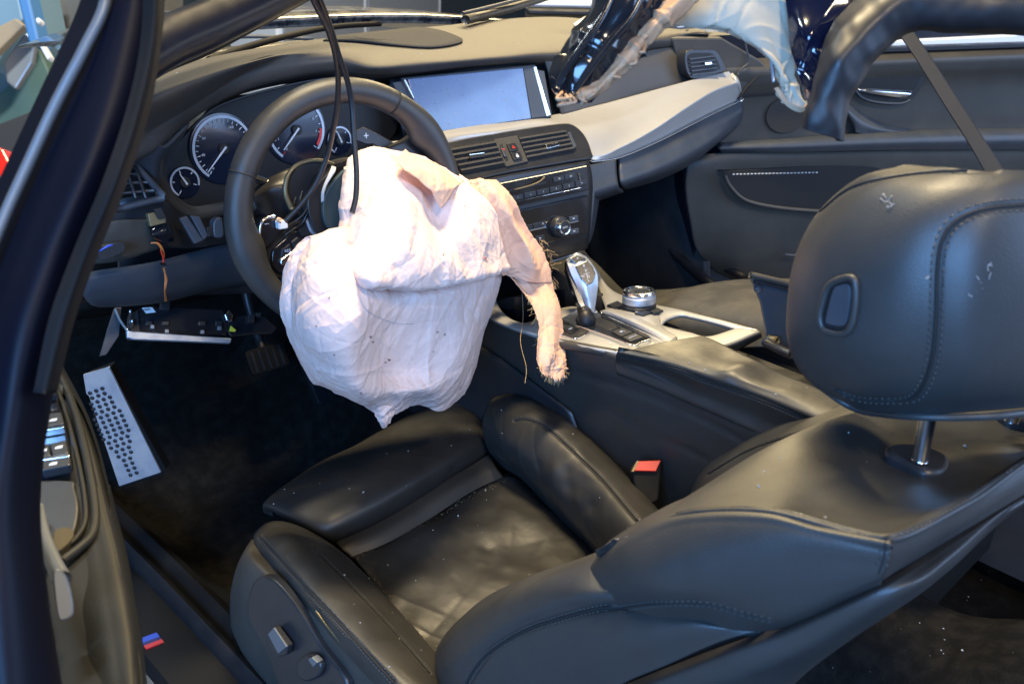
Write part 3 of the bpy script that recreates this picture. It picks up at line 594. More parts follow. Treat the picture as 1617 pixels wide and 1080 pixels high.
# ---- centre vents
vpl = Plane(P(905, 200, 'x', .16), np.cross((1, -.06, 0), P(905, 200, 'x', .16) - P(932, 250, 'x', .16)))
if vpl.n[1] > 0: vpl = Plane(vpl.o, -vpl.n)
ven = pp('centre_vent', [(690, 234), (720, 222), (800, 207), (880, 195), (905, 197), (924, 214), (935, 240), (934, 250), (900, 256), (800, 274), (735, 290), (715, 288)], vpl, .05, M['hard_plastic'], dash, off=.006, smo=70, bevel=.003)
pp('vent_mouth', [(706, 232), (783, 219.5), (801, 262), (730, 275)], vpl, .02, M['black'], ven, off=.0078, bevel=0)
pp('vent_mouth', [(818, 214.5), (893, 203), (909, 238), (833, 253)], vpl, .02, M['black'], ven, off=.0078, bevel=0)
def lerp(p, q, t): return (p[0] + (q[0] - p[0]) * t, p[1] + (q[1] - p[1]) * t)
for (A, B, Cc, D) in (((708, 233), (783, 220.5), (799, 260), (731, 273)), ((820, 215.5), (893, 204), (908, 237), (834, 251.5))):
    for k in range(5):
        t = (k + .25) / 5; t2 = t + .075; pp('slat', [lerp(A, D, t), lerp(B, Cc, t), lerp(B, Cc, t2), lerp(A, D, t2)], vpl, .012, M['soft_plastic'], ven, off=.0125, bevel=.0005)
    for k in range(1, 6):
        t = k / 6; pp('vane', [lerp(A, B, t), lerp(A, B, t + .018), lerp(D, Cc, t + .018), lerp(D, Cc, t)], vpl, .004, M['hard_plastic'], ven, off=.0085, bevel=0)
pp('vent_tab', [(741, 244), (765, 241), (766, 247), (743, 250)], vpl, .008, M['hard_plastic'], ven, off=.016); pp('vent_tab', [(741, 243.5), (765, 240.5), (765.3, 242), (741.5, 245)], vpl, .002, M['chrome'], ven, off=.0165)
pp('vent_tab', [(862, 228), (883, 225), (884, 230), (864, 235)], vpl, .008, M['chrome'], ven, off=.016)
pp('switch_plate', [(781, 220), (817, 214), (834, 255), (800, 263)], vpl, .01, M['soft_plastic'], ven, off=.0095)
hz = pp('button', [(801, 227), (813, 225), (820, 237), (806, 240)], vpl, .006, M['hard_plastic'], ven, off=.0135, bevel=.001, label='hazard warning button with red triangle')
lk = pp('button', [(807, 241), (821, 238.5), (826, 250), (812, 253)], vpl, .006, M['hard_plastic'], ven, off=.0135, bevel=.001, label='central locking button')
c = vpl.at(811, 232.5, .0138); tri = [(vpl.uv(c, .0042 * math.cos(a), .0042 * math.sin(a))) for a in np.radians([90, 210, 330])]
tri2 = [(vpl.uv(c, .0020 * math.cos(a), .0020 * math.sin(a))) for a in np.radians([90, 210, 330])]
mk('hazard_triangle', [*tri, *tri2], [(0, 1, 4, 3), (1, 2, 5, 4), (2, 0, 3, 5)], M['red_print'], hz, smooth=False, solid=.0004)
c = vpl.at(817, 246, .0138); prism('padlock_mark', rrect(vpl, c - vpl.v * .001, .0055, .0045, .0008), vpl.n, .0006, M['white_print'], lk, 0)
arc(vpl, c + vpl.v * .0015, .0019, 0, 180, .0008, M['white_print'], lk, 0, 'padlock_mark', 10, .0004)
for q, mm in (([(789, 228), (793, 227), (803, 252), (799, 254)], 'black'), ([(791, 234), (794, 233), (801, 247), (797, 248)], 'grey_plastic')): pp('thumbwheel', q, vpl, .006, M[mm], ven, off=.011 if mm == 'black' else .0135, bevel=.001)
pp('red_mark', [(793, 235), (796, 234.5), (797, 238)], vpl, .001, M['red_print'], ven, off=.0142, bevel=0)
pp('thumbwheel', [(897, 209), (901, 208), (911, 231), (907, 234)], vpl, .008, M['grey_plastic'], ven, off=.012, bevel=.001)
# ---- radio and climate panels
stp = Plane(P(915, 270, 'x', .1), (-.06, -.97, .19))
net('centre_stack', [[(728, 292, 'y', -.055), (800, 276, 'y', -.058), (880, 262, 'y', -.06), (930, 254, 'y', -.06)], [(740, 330, 'y', -.070), (805, 316, 'y', -.072), (880, 300, 'y', -.074), (936, 290, 'y', -.076)], [(760, 400, 'y', -.085), (815, 388, 'y', -.088), (880, 376, 'y', -.09), (932, 362, 'y', -.092)], [(775, 440, 'y', -.07), (820, 425, 'y', -.075), (885, 408, 'y', -.08), (928, 392, 'y', -.085)]], M['hard_plastic'], dash, 30, 20)
net('stack_side', [[(930, 256, 'y', -.060), (950, 300, 'y', -.04)], [(938, 292, 'y', -.076), (946, 318, 'y', -.03)], [(935, 340, 'y', -.088), (944, 330, 'y', -.02)], [(930, 375, 'y', -.090), (936, 372, 'y', -.02)], [(918, 396, 'y', -.08), (924, 396, 'y', -.02)]], M['grey_plastic'], dash, 20, 8)
rad = pp('radio_panel', [(735, 300), (800, 288), (928, 262), (932, 300), (800, 330), (745, 340)], stp, .02, M['gloss_black'], dash, off=.010, bevel=.002, label='radio panel with disc slot and preset buttons')
pp('disc_slot', [(800, 301), (862, 287), (863, 290), (801, 304.5)], stp, .004, M['black'], rad, off=.0106, bevel=0)
tube('disc_edge', [stp.at(812, 300, .012), stp.at(838, 293, .016), stp.at(852, 287, .018), stp.at(860, 280, .016)], .0014, M['bronze'], rad, samples=16)
bt_ = [(808 + 20.2 * k, 310.5 - 4.6 * k) for k in range(6)]
for k, (x, y) in enumerate(bt_[:6]):
    b = pp('button', [(x, y), (x + 18.5, y - 4.2), (x + 19, y + 3.4), (x + .5, y + 7.8)], stp, .006, M['hard_plastic'], rad, off=.0125, bevel=.0008)
    text(str(k + 1), stp, stp.at(x + 9.5, y + 1.6, .0128), .004, M['white_print'], b)
for x, y, s_ in ((874, 281, 'FM'), (892, 277, 'AM')):
    b = pp('button', [(x, y), (x + 17, y - 3.6), (x + 17.5, y + 3.6), (x + .5, y + 7.4)], stp, .006, M['hard_plastic'], rad, off=.0125, bevel=.0008)
    text(s_, stp, stp.at(x + 9, y + 1.6, .0128), .0035, M['white_print'], b)
tube('chrome_line', [stp.at(800, 322, .012), stp.at(860, 309, .0125), stp.at(917, 297, .012), stp.at(916.5, 285, .012), stp.at(914, 273, .012)], .0007, M['chrome'], rad, n=6)
cli = pp('climate_panel', [(760, 345), (815, 333), (930, 308), (930, 366), (905, 376), (830, 392), (768, 400)], stp, .02, M['gloss_black'], dash, off=.009, bevel=.003, label='climate panel with round fan knob')
kc = stp.at(881, 358, .010)
lathe('dial_knob', kc, stp.n, [(.0195, 0), (.0195, .008), (.0175, .011), (.0165, .011)], M['hard_plastic'], cli)
lathe('knob_ring', kc, stp.n, [(.0140, .010), (.0140, .0185), (.0125, .020), (.0110, .0195), (.0105, .016)], M['chrome'], cli)
kn_ = lathe('knob_face', kc, stp.n, [(.0107, .014), (.0107, .0182), (.004, .0184)], M['hard_plastic'], cli); text('AUTO', stp, kc + stp.n * .0186, .0045, M['white_print'], kn_, off=.0003)
for x, y, s_ in ((827, 357, '1'), (842, 354, '2'), (852, 351.5, 'AC')):
    b = pp('button', [(x, y), (x + 10 + (4 if s_ == '1' else 0), y - 2.6), (x + 10.5 + (4 if s_ == '1' else 0), y + 5.5), (x + .5, y + 8)], stp, .005, M['hard_plastic'], cli, off=.0115, bevel=.0007)
    if s_ == 'AC': text('AC', stp, stp.at(x + 5, y + 2, .0118), .0035, M['white_print'], b)
pp('chrome_line', [(828, 366), (863, 358.5), (863, 359.8), (828, 367.5)], stp, .002, M['chrome'], cli, off=.011, bevel=0)
for x, y in ((899, 343), (900, 363), (846, 374), (828, 378)):
    b = pp('button', [(x, y), (x + 14, y - 3), (x + 14.5, y + 5), (x + .5, y + 8)], stp, .005, M['grey_plastic'] if x > 880 else M['hard_plastic'], cli, off=.0115, bevel=.0007)
    prism('button_mark', rrect(stp, stp.at(x + 7, y + 2.2, .0118), .005, .0018, .0004), stp.n, .0004, M['white_print'], b, 0)
pp('chrome_line', [(900, 352), (914, 349), (914, 350.2), (900, 353.2)], stp, .002, M['chrome'], cli, off=.011, bevel=0)
# ================================================================== STEERING WHEEL
wc = np.array([-.3983, -.0657, .0021]); wa, wb = math.radians(11.2), math.radians(-9.8)
wu = np.array([math.cos(wb), math.sin(wb), 0]); wv = np.array([-math.sin(wb) * math.sin(wa), math.cos(wb) * math.sin(wa), math.cos(wa)])
wpl = Plane(wc, np.cross(wu, wv), wu)
sw = thing('steering_wheel', 'black leather steering wheel turned to the left, hub torn open', 'steering wheel', wc)
def wang(px, py):
    q = wpl.at(px, py) - wc; return math.atan2(q @ wpl.v, q @ wpl.u)
def rim_mesh():
    n, k = 240, 28; V = []; th = np.linspace(0, 2 * math.pi, n, endpoint=False)
    aL, aR, gL, gR = wang(381, 275), wang(620, 166), wang(398, 390), wang(672, 205)
    for t in th:
        d = wpl.u * math.cos(t) + wpl.v * math.sin(t)
        def near(a, w_): x = (t - a + math.pi) % (2 * math.pi) - math.pi; return math.exp(-(x / w_) ** 2)
        r1 = .0185 + .0035 * (near(gL, .32) + near(gR, .20)); dent = -.0012 * (near(aL, .012) + near(aR, .012))
        for j in range(k):
            p = 2 * math.pi * j / k; rr = r1 + dent + (.007 * max(0, -math.cos(p)) * near(gR, .14)) + (.006 * max(0, -math.cos(p)) * near(gL, .14))
            V.append(wc + d * (.1705 + rr * math.cos(p)) + wpl.n * (.0195 + dent) * math.sin(p))
    return V, gridfaces(n, k, True, True)
V, F = rim_mesh(); rim = mk('rim', V, F, M['leather_wheel'], sw); REG[rim.name] = bvh_of(np.array(V), F)
for ax, ay in ((381, 275), (620, 166)):
    t = wang(ax, ay); d = wpl.u * math.cos(t) + wpl.v * math.sin(t); c = wc + d * .1705
    tube('rim_seam', np.array([c + d * .0186 * math.cos(p) + wpl.n * .0196 * math.sin(p) for p in np.linspace(0, 2 * math.pi, 30, endpoint=False)]), .0009, M['seam_dark'], sw, closed=True, n=6)
# inner stitching of the rim
S = []
for t in np.arange(0, 2 * math.pi, .026):
    q = []
    for dt, pz in ((0, -.35), (.010, 0), (.0, .35)):
        d = wpl.u * math.cos(t + dt) + wpl.v * math.sin(t + dt); q.append(wc + d * (.1705 - .0188 * math.cos(pz) - .0003) + wpl.n * .0195 * math.sin(pz))
    S.append(q)
tubes('stitching', S, .0006, M['thread'], sw, n=4)
bk = Plane(wc - wpl.n * .012, wpl.n, wpl.u)
# spokes, hub and torn airbag cover
pp('spoke', [(400, 400), (412, 398), (440, 372), (470, 350), (500, 345), (520, 390), (470, 440), (430, 436), (408, 424)], bk, .022, M['hard_plastic'], sw, smo=50, bevel=.003)
pp('spoke', [(600, 245), (640, 222), (672, 205), (690, 225), (680, 260), (650, 300), (600, 300)], bk, .022, M['hard_plastic'], sw, smo=50, bevel=.003)
pp('spoke', [(520, 420), (560, 400), (600, 420), (610, 480), (600, 500), (560, 505)], bk, .02, M['hard_plastic'], sw, smo=40, bevel=.003)
hub = pp('hub', [(486, 330), (492, 300), (508, 275), (536, 258), (575, 250), (610, 265), (635, 300), (640, 350), (620, 400), (580, 425), (530, 420), (495, 385)], bk, .05, M['black'], sw, off=.004, smo=70, bevel=.004)
pp('hub_shell', [(486, 318), (503, 290), (520, 272), (530, 268), (516, 300), (508, 330), (512, 352), (522, 372), (505, 372), (492, 350)], bk, .02, M['hard_plastic'], sw, off=.024, smo=50, bevel=.003)
pp('airbag_cover', [(512, 312), (524, 290), (545, 268), (552, 276), (562, 288), (556, 300), (549, 318), (542, 345), (530, 362), (518, 360), (510, 340)], bk, .008, M['teal_plastic'], sw, off=.040, smo=60, bevel=.002, label='torn dark teal airbag cover flap')
cf = net('torn_cover_lining', [[bk.at(524, 262, .036), bk.at(530, 264, .042)], [bk.at(518, 276, .040), bk.at(528, 272, .046)], [bk.at(511, 292, .038), bk.at(516, 290, .044)], [bk.at(507, 306, .036), bk.at(511, 304, .042)], [bk.at(507, 320, .036), bk.at(510, 318, .040)]], M['foam'], sw, 20, 6, solid=.002)
# multifunction buttons on the left spoke
pp('button_housing', [(430, 398), (440, 385), (462, 368), (482, 362), (492, 372), (486, 400), (466, 425), (444, 432), (430, 420)], bk, .012, M['gloss_black'], sw, off=.006, smo=50, bevel=.002)
for q, mm in (([(445, 394), (458, 384), (464, 398), (452, 408), (444, 406)], 'hard_plastic'), ([(460, 382), (470, 374), (480, 382), (474, 392), (466, 397)], 'hard_plastic')):
    b = pp('button', q, bk, .006, M[mm], sw, off=.009, bevel=.0015)
text('RES', bk, bk.at(454, 396, .009), .006, M['white_print'], b)
pp('silver_rocker', [(443, 410), (463, 395), (468, 401), (462, 408), (447, 420), (443, 417)], bk, .008, M['chrome'], sw, off=.011, bevel=.0015)
pp('silver_rocker', [(481, 345), (487, 340), (500, 368), (497, 374), (490, 366)], bk, .008, M['aluminium'], sw, off=.012, bevel=.0015)
pp('button', [(468, 360), (480, 344), (495, 372), (478, 374)], bk, .006, M['hard_plastic'], sw, off=.009, bevel=.002)
# shift paddles
pd = pp('shift_paddle', [(412, 386), (411, 362), (416, 348), (431, 342), (441, 347), (444, 358), (436, 376), (420, 391)], bk, .006, M['gloss_black'], sw, off=.012, bevel=.001, smo=40, label='left paddle with silver edge')
tube('paddle_edge', [bk.at(414, 391, .014), bk.at(410, 372, .014), bk.at(413, 352, .014), bk.at(421, 345, .014), bk.at(434, 341, .014)], .0026, M['chrome'], sw, samples=24)
text('–', bk, bk.at(421, 353, .0125), .012, M['white_print'], pd)
pk = Plane(wc - wpl.n * .03, wpl.n, wpl.u)
pd = pp('shift_paddle', [(562, 207), (574, 201), (596, 211), (622, 226), (642, 239), (640, 246), (620, 246), (602, 236), (590, 228), (578, 228), (563, 222)], pk, .005, M['hard_plastic'], sw, off=0, bevel=.001, label='right paddle marked with a plus')
text('+', pk, pk.at(578, 215.5), .016, M['white_print'], pd)
# column shroud and ignition ring
pk2 = Plane(wc - wpl.n * .06, wpl.n, wpl.u)
net('column_shroud', [[pk2.at(398, 296, -.02), pk2.at(430, 278, 0), pk2.at(470, 262, .0), pk2.at(540, 255, -.01)], [pk2.at(400, 315, 0), pk2.at(430, 300, .02), pk2.at(475, 300, .03), pk2.at(540, 300, .03)], [pk2.at(410, 338, -.02), pk2.at(430, 345, .0), pk2.at(475, 350, .01), pk2.at(540, 355, .0)]], M['hard_plastic'], sw, 20, 24)
ringc = pk2.at(493, 300, .034)
pp('column_opening', [(455, 300), (462, 275), (480, 260), (505, 256), (530, 264), (545, 290), (540, 330), (500, 345), (465, 335)], pk2, .01, M['black'], sw, off=.034, smo=40)
tube('column_ring', [pk2.at(*q, .036) for q in ((461, 330), (451, 305), (454, 279), (468, 262), (490, 254), (512, 255), (530, 262))], [.0045, .004, .0035, .003, .003, .003, .003], M['bronze'], sw, samples=50)
for k in range(5): tube('column_bracket', [pk2.at(462 + 9 * k, 330 - 6 * k, .036), pk2.at(470 + 9 * k, 300 - 5 * k, .030)], .002 + .001 * (k % 2), M['hard_plastic'], sw, samples=4)
tube('stalk', [pk2.at(425, 290, .0), pk2.at(405, 283, -.005), pk2.at(390, 275, -.01)], .006, M['gloss_black'], sw, samples=10)
# wire stub and white plug at the left spoke
plug = prism('plug', rrect(bk, bk.at(447, 355, .026), .014, .012, .002), bk.n, .012, M['white_paint'], None, .001)
tag(plug, 'small white wiring plug lying on the left spoke of the steering wheel', 'wiring plug')
tubes('plug_wire', [cr(np.array([bk.at(443, 351, .026), bk.at(438, 349, .03), bk.at(439, 345, .03), bk.at(444, 347, .03)]), 10)], .0016, M['cloth_peach'], plug, kind=None)
tubes('wire', [cr(np.array([bk.at(453, 358, .012), bk.at(466, 350, .015), bk.at(480, 338, .02), bk.at(490, 318, .02)]), 20), cr(np.array([bk.at(450, 372, .012), bk.at(464, 362, .015), bk.at(478, 352, .015), bk.at(488, 330, .02)]), 20)], .0022, M['rubber'], sw, kind=None)

# hanging black cables
cb = tube('cable', [(478, -40, 'y', -.26), (497, 5, 'y', -.235), (517, 45, 'y', -.21), (529, 85, 'y', -.19), (534, 125, 'y', -.17), (532, 170, 'y', -.155), (524, 215, 'y', -.14), (516, 248, 'y', -.13), (499, 290, 'y', -.125), (474, 325, 'y', -.118), (450, 350, 'y', -.11)], .0036, M['rubber'], samples=120, n=12)
tag(cb, 'thin black cable hanging from above and looping left to the wheel spoke', 'cable', 'black cables hanging in front of the wheel')
cb = tube('cable', [(488, -40, 'y', -.25), (507, 5, 'y', -.23), (522, 45, 'y', -.205), (535, 88, 'y', -.19), (549, 130, 'y', -.18), (556, 170, 'y', -.18), (559, 220, 'y', -.19), (563, 270, 'y', -.205), (562, 310, 'y', -.215), (556, 337, 'y', -.22)], .0036, M['rubber'], samples=120, n=12)
tag(cb, 'thin black cable hanging straight down, its cut end lying on the white airbag', 'cable', 'black cables hanging in front of the wheel')

# ================================================================== AIRBAG
ab = thing('airbag', 'deflated crumpled white airbag hanging out of the steering wheel hub', 'airbag', P(620, 400, 'y', -.2))
def crm(seed, n=150, size=.05, amp=.006):
    def f(G, N):
        G = crumple(G, N, n, size, amp * .55, seed); G = crumple(G, N, int(n * 1.3), size * .45, amp * .2, seed + 1); return waves(G, N, .15, .002, seed)
    return f
R0 = [[(480, 392, 'y', -.13), (504, 374, 'y', -.19), (545, 362, 'y', -.20), (610, 372, 'y', -.20), (690, 382, 'y', -.2), (750, 388, 'y', -.18), (795, 388, 'y', -.13)],
      [(463, 425, 'y', -.15), (495, 418, 'y', -.23), (560, 432, 'y', -.265), (630, 440, 'y', -.24), (700, 440, 'y', -.23), (750, 432, 'y', -.20), (795, 420, 'y', -.14)],
      [(457, 470, 'y', -.16), (490, 470, 'y', -.25), (566, 472, 'y', -.290), (625, 476, 'y', -.262), (700, 475, 'y', -.255), (750, 470, 'y', -.21), (786, 464, 'y', -.15)],
      [(458, 520, 'y', -.17), (490, 525, 'y', -.26), (552, 530, 'y', -.300), (620, 530, 'y', -.25), (690, 530, 'y', -.25), (737, 528, 'y', -.23), (767, 520, 'y', -.16)],
      [(472, 562, 'y', -.18), (505, 570, 'y', -.25), (556, 582, 'y', -.295), (620, 585, 'y', -.245), (680, 585, 'y', -.25), (727, 580, 'y', -.24), (752, 575, 'y', -.17)],
      [(492, 600, 'y', -.19), (525, 610, 'y', -.25), (570, 622, 'y', -.28), (620, 622, 'y', -.265), (670, 620, 'y', -.265), (708, 615, 'y', -.24), (742, 608, 'y', -.18)],
      [(520, 616, 'y', -.20), (555, 636, 'y', -.215), (592, 655, 'y', -.225), (622, 654, 'y', -.225), (655, 640, 'y', -.215), (695, 650, 'y', -.21), (726, 630, 'y', -.19)]]
pillow('lower_bag', R0, .13, (.25, .9, -.1), M['cloth_white'], ab, 290, 320, crm(5, 120, .075, .0021))
net('bag_tip', [[(575, 634, 'y', -.235), (600, 640, 'y', -.24), (640, 636, 'y', -.235)], [(592, 652, 'y', -.23), (606, 656, 'y', -.235), (625, 650, 'y', -.23)], [(603, 670, 'y', -.225), (606, 670, 'y', -.226), (609, 668, 'y', -.225)]], M['cloth_white'], ab, 24, 30, solid=.0012, mod=crm(8, 20, .02, .003))
R1 = [[(549, 248, 'y', -.085), (572, 234, 'y', -.09), (602, 228, 'y', -.09), (640, 238, 'y', -.09), (680, 256, 'y', -.09), (718, 275, 'y', -.09), (750, 292, 'y', -.085)],
      [(546, 292, 'y', -.13), (580, 282, 'y', -.17), (630, 280, 'y', -.19), (672, 296, 'y', -.185), (712, 303, 'y', -.18), (755, 315, 'y', -.155), (785, 328, 'y', -.12)],
      [(541, 345, 'y', -.16), (580, 345, 'y', -.22), (640, 342, 'y', -.25), (690, 350, 'y', -.21), (732, 355, 'y', -.22), (770, 362, 'y', -.19), (799, 375, 'y', -.14)],
      [(537, 385, 'y', -.19), (588, 402, 'y', -.27), (640, 406, 'y', -.29), (690, 406, 'y', -.27), (732, 404, 'y', -.25), (772, 404, 'y', -.21), (808, 412, 'y', -.15)],
      [(545, 412, 'y', -.22), (580, 440, 'y', -.300), (640, 448, 'y', -.297), (690, 448, 'y', -.285), (735, 440, 'y', -.27), (775, 430, 'y', -.23), (808, 420, 'y', -.16)],
      [(556, 428, 'y', -.22), (582, 452, 'y', -.285), (640, 459, 'y', -.285), (690, 457, 'y', -.272), (738, 448, 'y', -.255), (776, 436, 'y', -.22), (806, 424, 'y', -.16)]]
pillow('upper_fold', R1, .10, (.3, .9, -.25), M['cloth_white'], ab, 260, 300, crm(15, 110, .07, .0021), pw=.35)
# peach-coloured inner layer showing between folds
net('inner_layer', [[(640, 236, 'y', -.125), (690, 256, 'y', -.13), (735, 284, 'y', -.125)], [(628, 250, 'y', -.18), (680, 280, 'y', -.195), (715, 300, 'y', -.19)], [(640, 268, 'y', -.205), (676, 300, 'y', -.212), (694, 330, 'y', -.215)]], M['cloth_peach'], ab, 30, 40, solid=.0012, mod=crm(25, 24, .04, .003))
RS = [[(740, 291, 'y', -.11), (762, 283, 'y', -.12), (784, 284, 'y', -.10)], [(752, 315, 'y', -.13), (785, 305, 'y', -.145), (812, 316, 'y', -.12)], [(768, 345, 'y', -.14), (800, 345, 'y', -.158), (833, 358, 'y', -.13)],
      [(775, 380, 'y', -.15), (820, 385, 'y', -.17), (856, 392, 'y', -.14)], [(785, 420, 'y', -.16), (830, 420, 'y', -.18), (869, 424, 'y', -.15)], [(795, 436, 'y', -.165), (835, 446, 'y', -.18), (872, 446, 'y', -.16)]]

RT = [[(795, 428, 'y', -.150), (830, 430, 'y', -.158), (870, 438, 'y', -.15)], [(822, 452, 'y', -.175), (850, 456, 'y', -.178), (876, 460, 'y', -.17)], [(840, 480, 'y', -.205), (861, 482, 'y', -.206), (884, 484, 'y', -.20)], [(850, 512, 'y', -.23), (869, 514, 'y', -.228), (890, 516, 'y', -.225)],
      [(850, 545, 'y', -.258), (870, 548, 'y', -.254), (891, 550, 'y', -.255)], [(850, 565, 'y', -.272), (872, 568, 'y', -.270), (893, 568, 'y', -.27)], [(852, 580, 'y', -.279), (872, 584, 'y', -.278), (893, 582, 'y', -.277)], [(856, 588, 'y', -.283), (874, 594, 'y', -.283), (890, 590, 'y', -.281)]]
def ragged(seed, amp, ends, n=40, size=.03):
    def f(G, N):
        G = crumple(G, N, n, size, .0012, seed); r = np.random.default_rng(seed)
        for col, nb in ((0, 3), (-1, -4)):
            d = G[:, col] - G[:, nb]; d /= np.linalg.norm(d, axis=1, keepdims=True) + 1e-9
            j = np.convolve(r.normal(size=len(G)), [.25, .5, .25], 'same') * amp; G[:, col] += d * j[:, None]; G[:, col + (1 if col == 0 else -1)] += d * j[:, None] * .6
        if ends:
            d = G[-1] - G[-5]; d /= np.linalg.norm(d, axis=1, keepdims=True) + 1e-9; j = np.abs(r.normal(size=G.shape[1])) * ends
            G[-1] += d * j[:, None]; G[-2] += d * j[:, None] * .7; G[-3] += d * j[:, None] * .3
        return G
    return f
def pleat(rows, seed, amp):
    r = random.Random(seed); out = []; ph = [r.choice([-1, 1]) * amp * r.uniform(.6, 1.2) * (1 if k % 2 else -1) for k in range(5)]
    for i, row in enumerate(rows):
        a_, m_, b_ = [P(*q) for q in row]; R_ = []
        for k, t in enumerate((0, .12, .3, .44, .6, .8, 1)):
            p = (a_ * (1 - t / .5) + m_ * t / .5) if t <= .5 else (m_ * (1 - (t - .5) / .5) + b_ * (t - .5) / .5)
            if 0 < k < 6: p = p + np.array((.25, 1, 0)) * ph[k - 1] * (.6 + .7 * math.sin(i * 1.3 + k))
            R_.append(p)
        out.append(R_)
    return out
st2 = net('torn_strip', pleat(RT, 3, .006), M['cloth_peach'], ab, 150, 50, solid=.0007, mod=ragged(45, .0016, .006))
# frayed threads
rr = random.Random(3)
def fray(edge, n, L, out, curl=.006, yy=-.16):
    S = []
    for _ in range(n):
        i = rr.random() * (len(edge) - 1); k = int(i); a = np.array(edge[k], float) * (1 - i + k) + np.array(edge[k + 1], float) * (i - k)
        p = P(a[0] + rr.uniform(-2, 2), a[1] + rr.uniform(-2, 2), 'y', yy + rr.uniform(-.01, .01)); d = np.array([out[0] + rr.uniform(-.5, .5), rr.uniform(-.5, .3), out[1] + rr.uniform(-.6, .6)]); q = [p.copy()]
        for s in range(10):
            d = d + np.array([rr.uniform(-.6, .6), rr.uniform(-.4, .4), rr.uniform(-.6, .4)]); d /= np.linalg.norm(d); p = p + d * L * rr.uniform(.5, 1.2) / 10; q.append(p.copy())
        S.append(cr(np.array(q), 24))
    return S
tubes('frayed_threads', fray([(851, 375), (868, 400), (872, 430), (872, 455)], 26, .022, (.6, -.7), yy=-.16) + fray([(875, 460), (884, 520), (893, 565)], 40, .010, (.5, -.2), yy=-.23) + fray([(826, 452), (843, 480), (852, 540)], 34, .014, (-.5, -.5), yy=-.21)
      + fray([(856, 575), (865, 592), (885, 598), (892, 580)], 70, .016, (-.1, -1), yy=-.28), .00026, M['fray'], ab, n=4)
tubes('loose_thread', [cr(pts([(824, 452, 'y', -.165), (826, 500, 'y', -.165), (822, 540, 'y', -.22), (831, 580, 'y', -.26), (829, 605, 'y', -.28)]), 40)], .00035, M['fray'], ab, n=4, kind=None)
st1 = net('torn_panel', pleat(RS, 8, .011), M['cloth_peach'], ab, 120, 70, solid=.0007, mod=ragged(35, .0014, 0, 60, .035))
# circular tether stitching seen in the recess + scuffs
bb = REG[[k for k in REG if k.startswith('lower_bag')][0]]
pth = path_on(bb, [(567, 468), (575, 486), (595, 500), (625, 510), (652, 511)], 70, .0008)
S = [pth[i:i + 2] for i in range(0, len(pth) - 1, 2)]
mat('stain', (.30, .20, .18), .8); mat('stain_red', (.55, .16, .12), .7); mat('grey_thread', (.42, .42, .46), .8)
tubes('tether_stitching', S, .0005, M['grey_thread'], ab, n=4)
def blot(bvh, x, y, r, m, par, name='stain', lift=.0006):
    h = cast(bvh, x, y)
    if h is None: return
    V = []; k = 9
    for i in range(k):
        a = 2 * math.pi * i / k; q = cast(bvh, x + r * math.cos(a) * rr.uniform(.4, 1.3), y + r * .8 * math.sin(a) * rr.uniform(.4, 1.3))
        if q is None or np.linalg.norm(q[0] - h[0]) > .03: return
        nn = q[1] if q[1] @ (CAM - q[0]) > 0 else -q[1]; V.append(q[0] + nn * lift)
    nn = h[1] if h[1] @ (CAM - h[0]) > 0 else -h[1]
    mk(name, V + [h[0] + nn * lift], [(i, (i + 1) % k, k) for i in range(k)], m, par, solid=.0003, kind=None)
bu = REG[[k for k in REG if k.startswith('upper_fold')][0]]
for x, y, r in ((585, 532, 2.5), (588, 540, 1.8), (614, 568, 3), (608, 572, 2), (500, 515, 2), (690, 524, 2), (702, 528, 1.6), (520, 470, 1.6), (487, 590, 2.2), (570, 620, 2), (684, 555, 1.5), (528, 560, 1.5)): blot(bb, x, y, r, M['stain'], ab)
for x, y, r in ((700, 402, 1.8), (766, 408, 2.2), (768, 412, 1.5)): blot(bu, x, y, r, M['stain_red'], ab)

# ================================================================== HANGING TRIM MODULE (lower left)
mod_ = thing('hanging_trim_module', 'black switch trim hanging on its wires below the dashboard, metallic edge strip', 'trim module', P(280, 520, 'y', .2))
mpl = Plane(P(280, 525, 'y', .2), (-.15, -.85, .5))
def mp(name, poly, depth, m, off=0, **k): return pp(name, poly, mpl, depth, M[m], mod_, off=off, **k)
mp('module_body', [(218, 488), (235, 484), (352, 488), (360, 500), (358, 530), (216, 530), (212, 500)], .04, 'gloss_black', bevel=.003)
mp('module_shelf', [(205, 497), (218, 490), (222, 532), (206, 535)], .03, 'hard_plastic', off=.004)
edge = mp('edge_strip', [(200, 521), (211, 523), (366, 534), (364, 542), (211, 536), (201, 533)], .012, 'aluminium', off=.016, bevel=.0015)
for x in (236, 262, 320, 346): mp('socket', [(x - 5, 507), (x + 5, 507), (x + 5, 514), (x - 5, 514)], .006, 'hard_plastic', off=.005, bevel=.001)
for x, y in ((241, 516), (264, 523), (320, 524), (347, 518)): mp('clip', [(x - 3, y - 3), (x + 3, y - 3), (x + 3, y + 3), (x - 3, y + 3)], .004, 'steel_grey', off=.006, bevel=.0008)
mp('paper_label', [(224, 486), (240, 485), (246, 493), (231, 495)], .001, 'white_paint', off=.0035, bevel=0)
mp('paper_label_print', [(226, 488), (236, 487), (238, 489), (229, 490.5)], .0006, 'steel_grey', off=.0042, bevel=0)
mp('yellow_tag', [(362, 523), (364, 514), (373, 521), (371, 524)], .002, 'yellow_label', off=.012, bevel=.0004)
mp('clip', [(355, 497), (361, 489), (368, 497), (366, 508), (358, 506)], .006, 'chrome', off=.010, bevel=.001); mp('clip', [(358, 497), (361, 493), (365, 498), (364, 505), (359, 504)], .004, 'black', off=.0115, bevel=.001)
mp('module_wing', [(356, 520), (362, 500), (395, 497), (418, 500), (438, 518), (430, 527), (400, 528), (366, 532)], .006, 'gloss_black', off=-.002, bevel=.002)
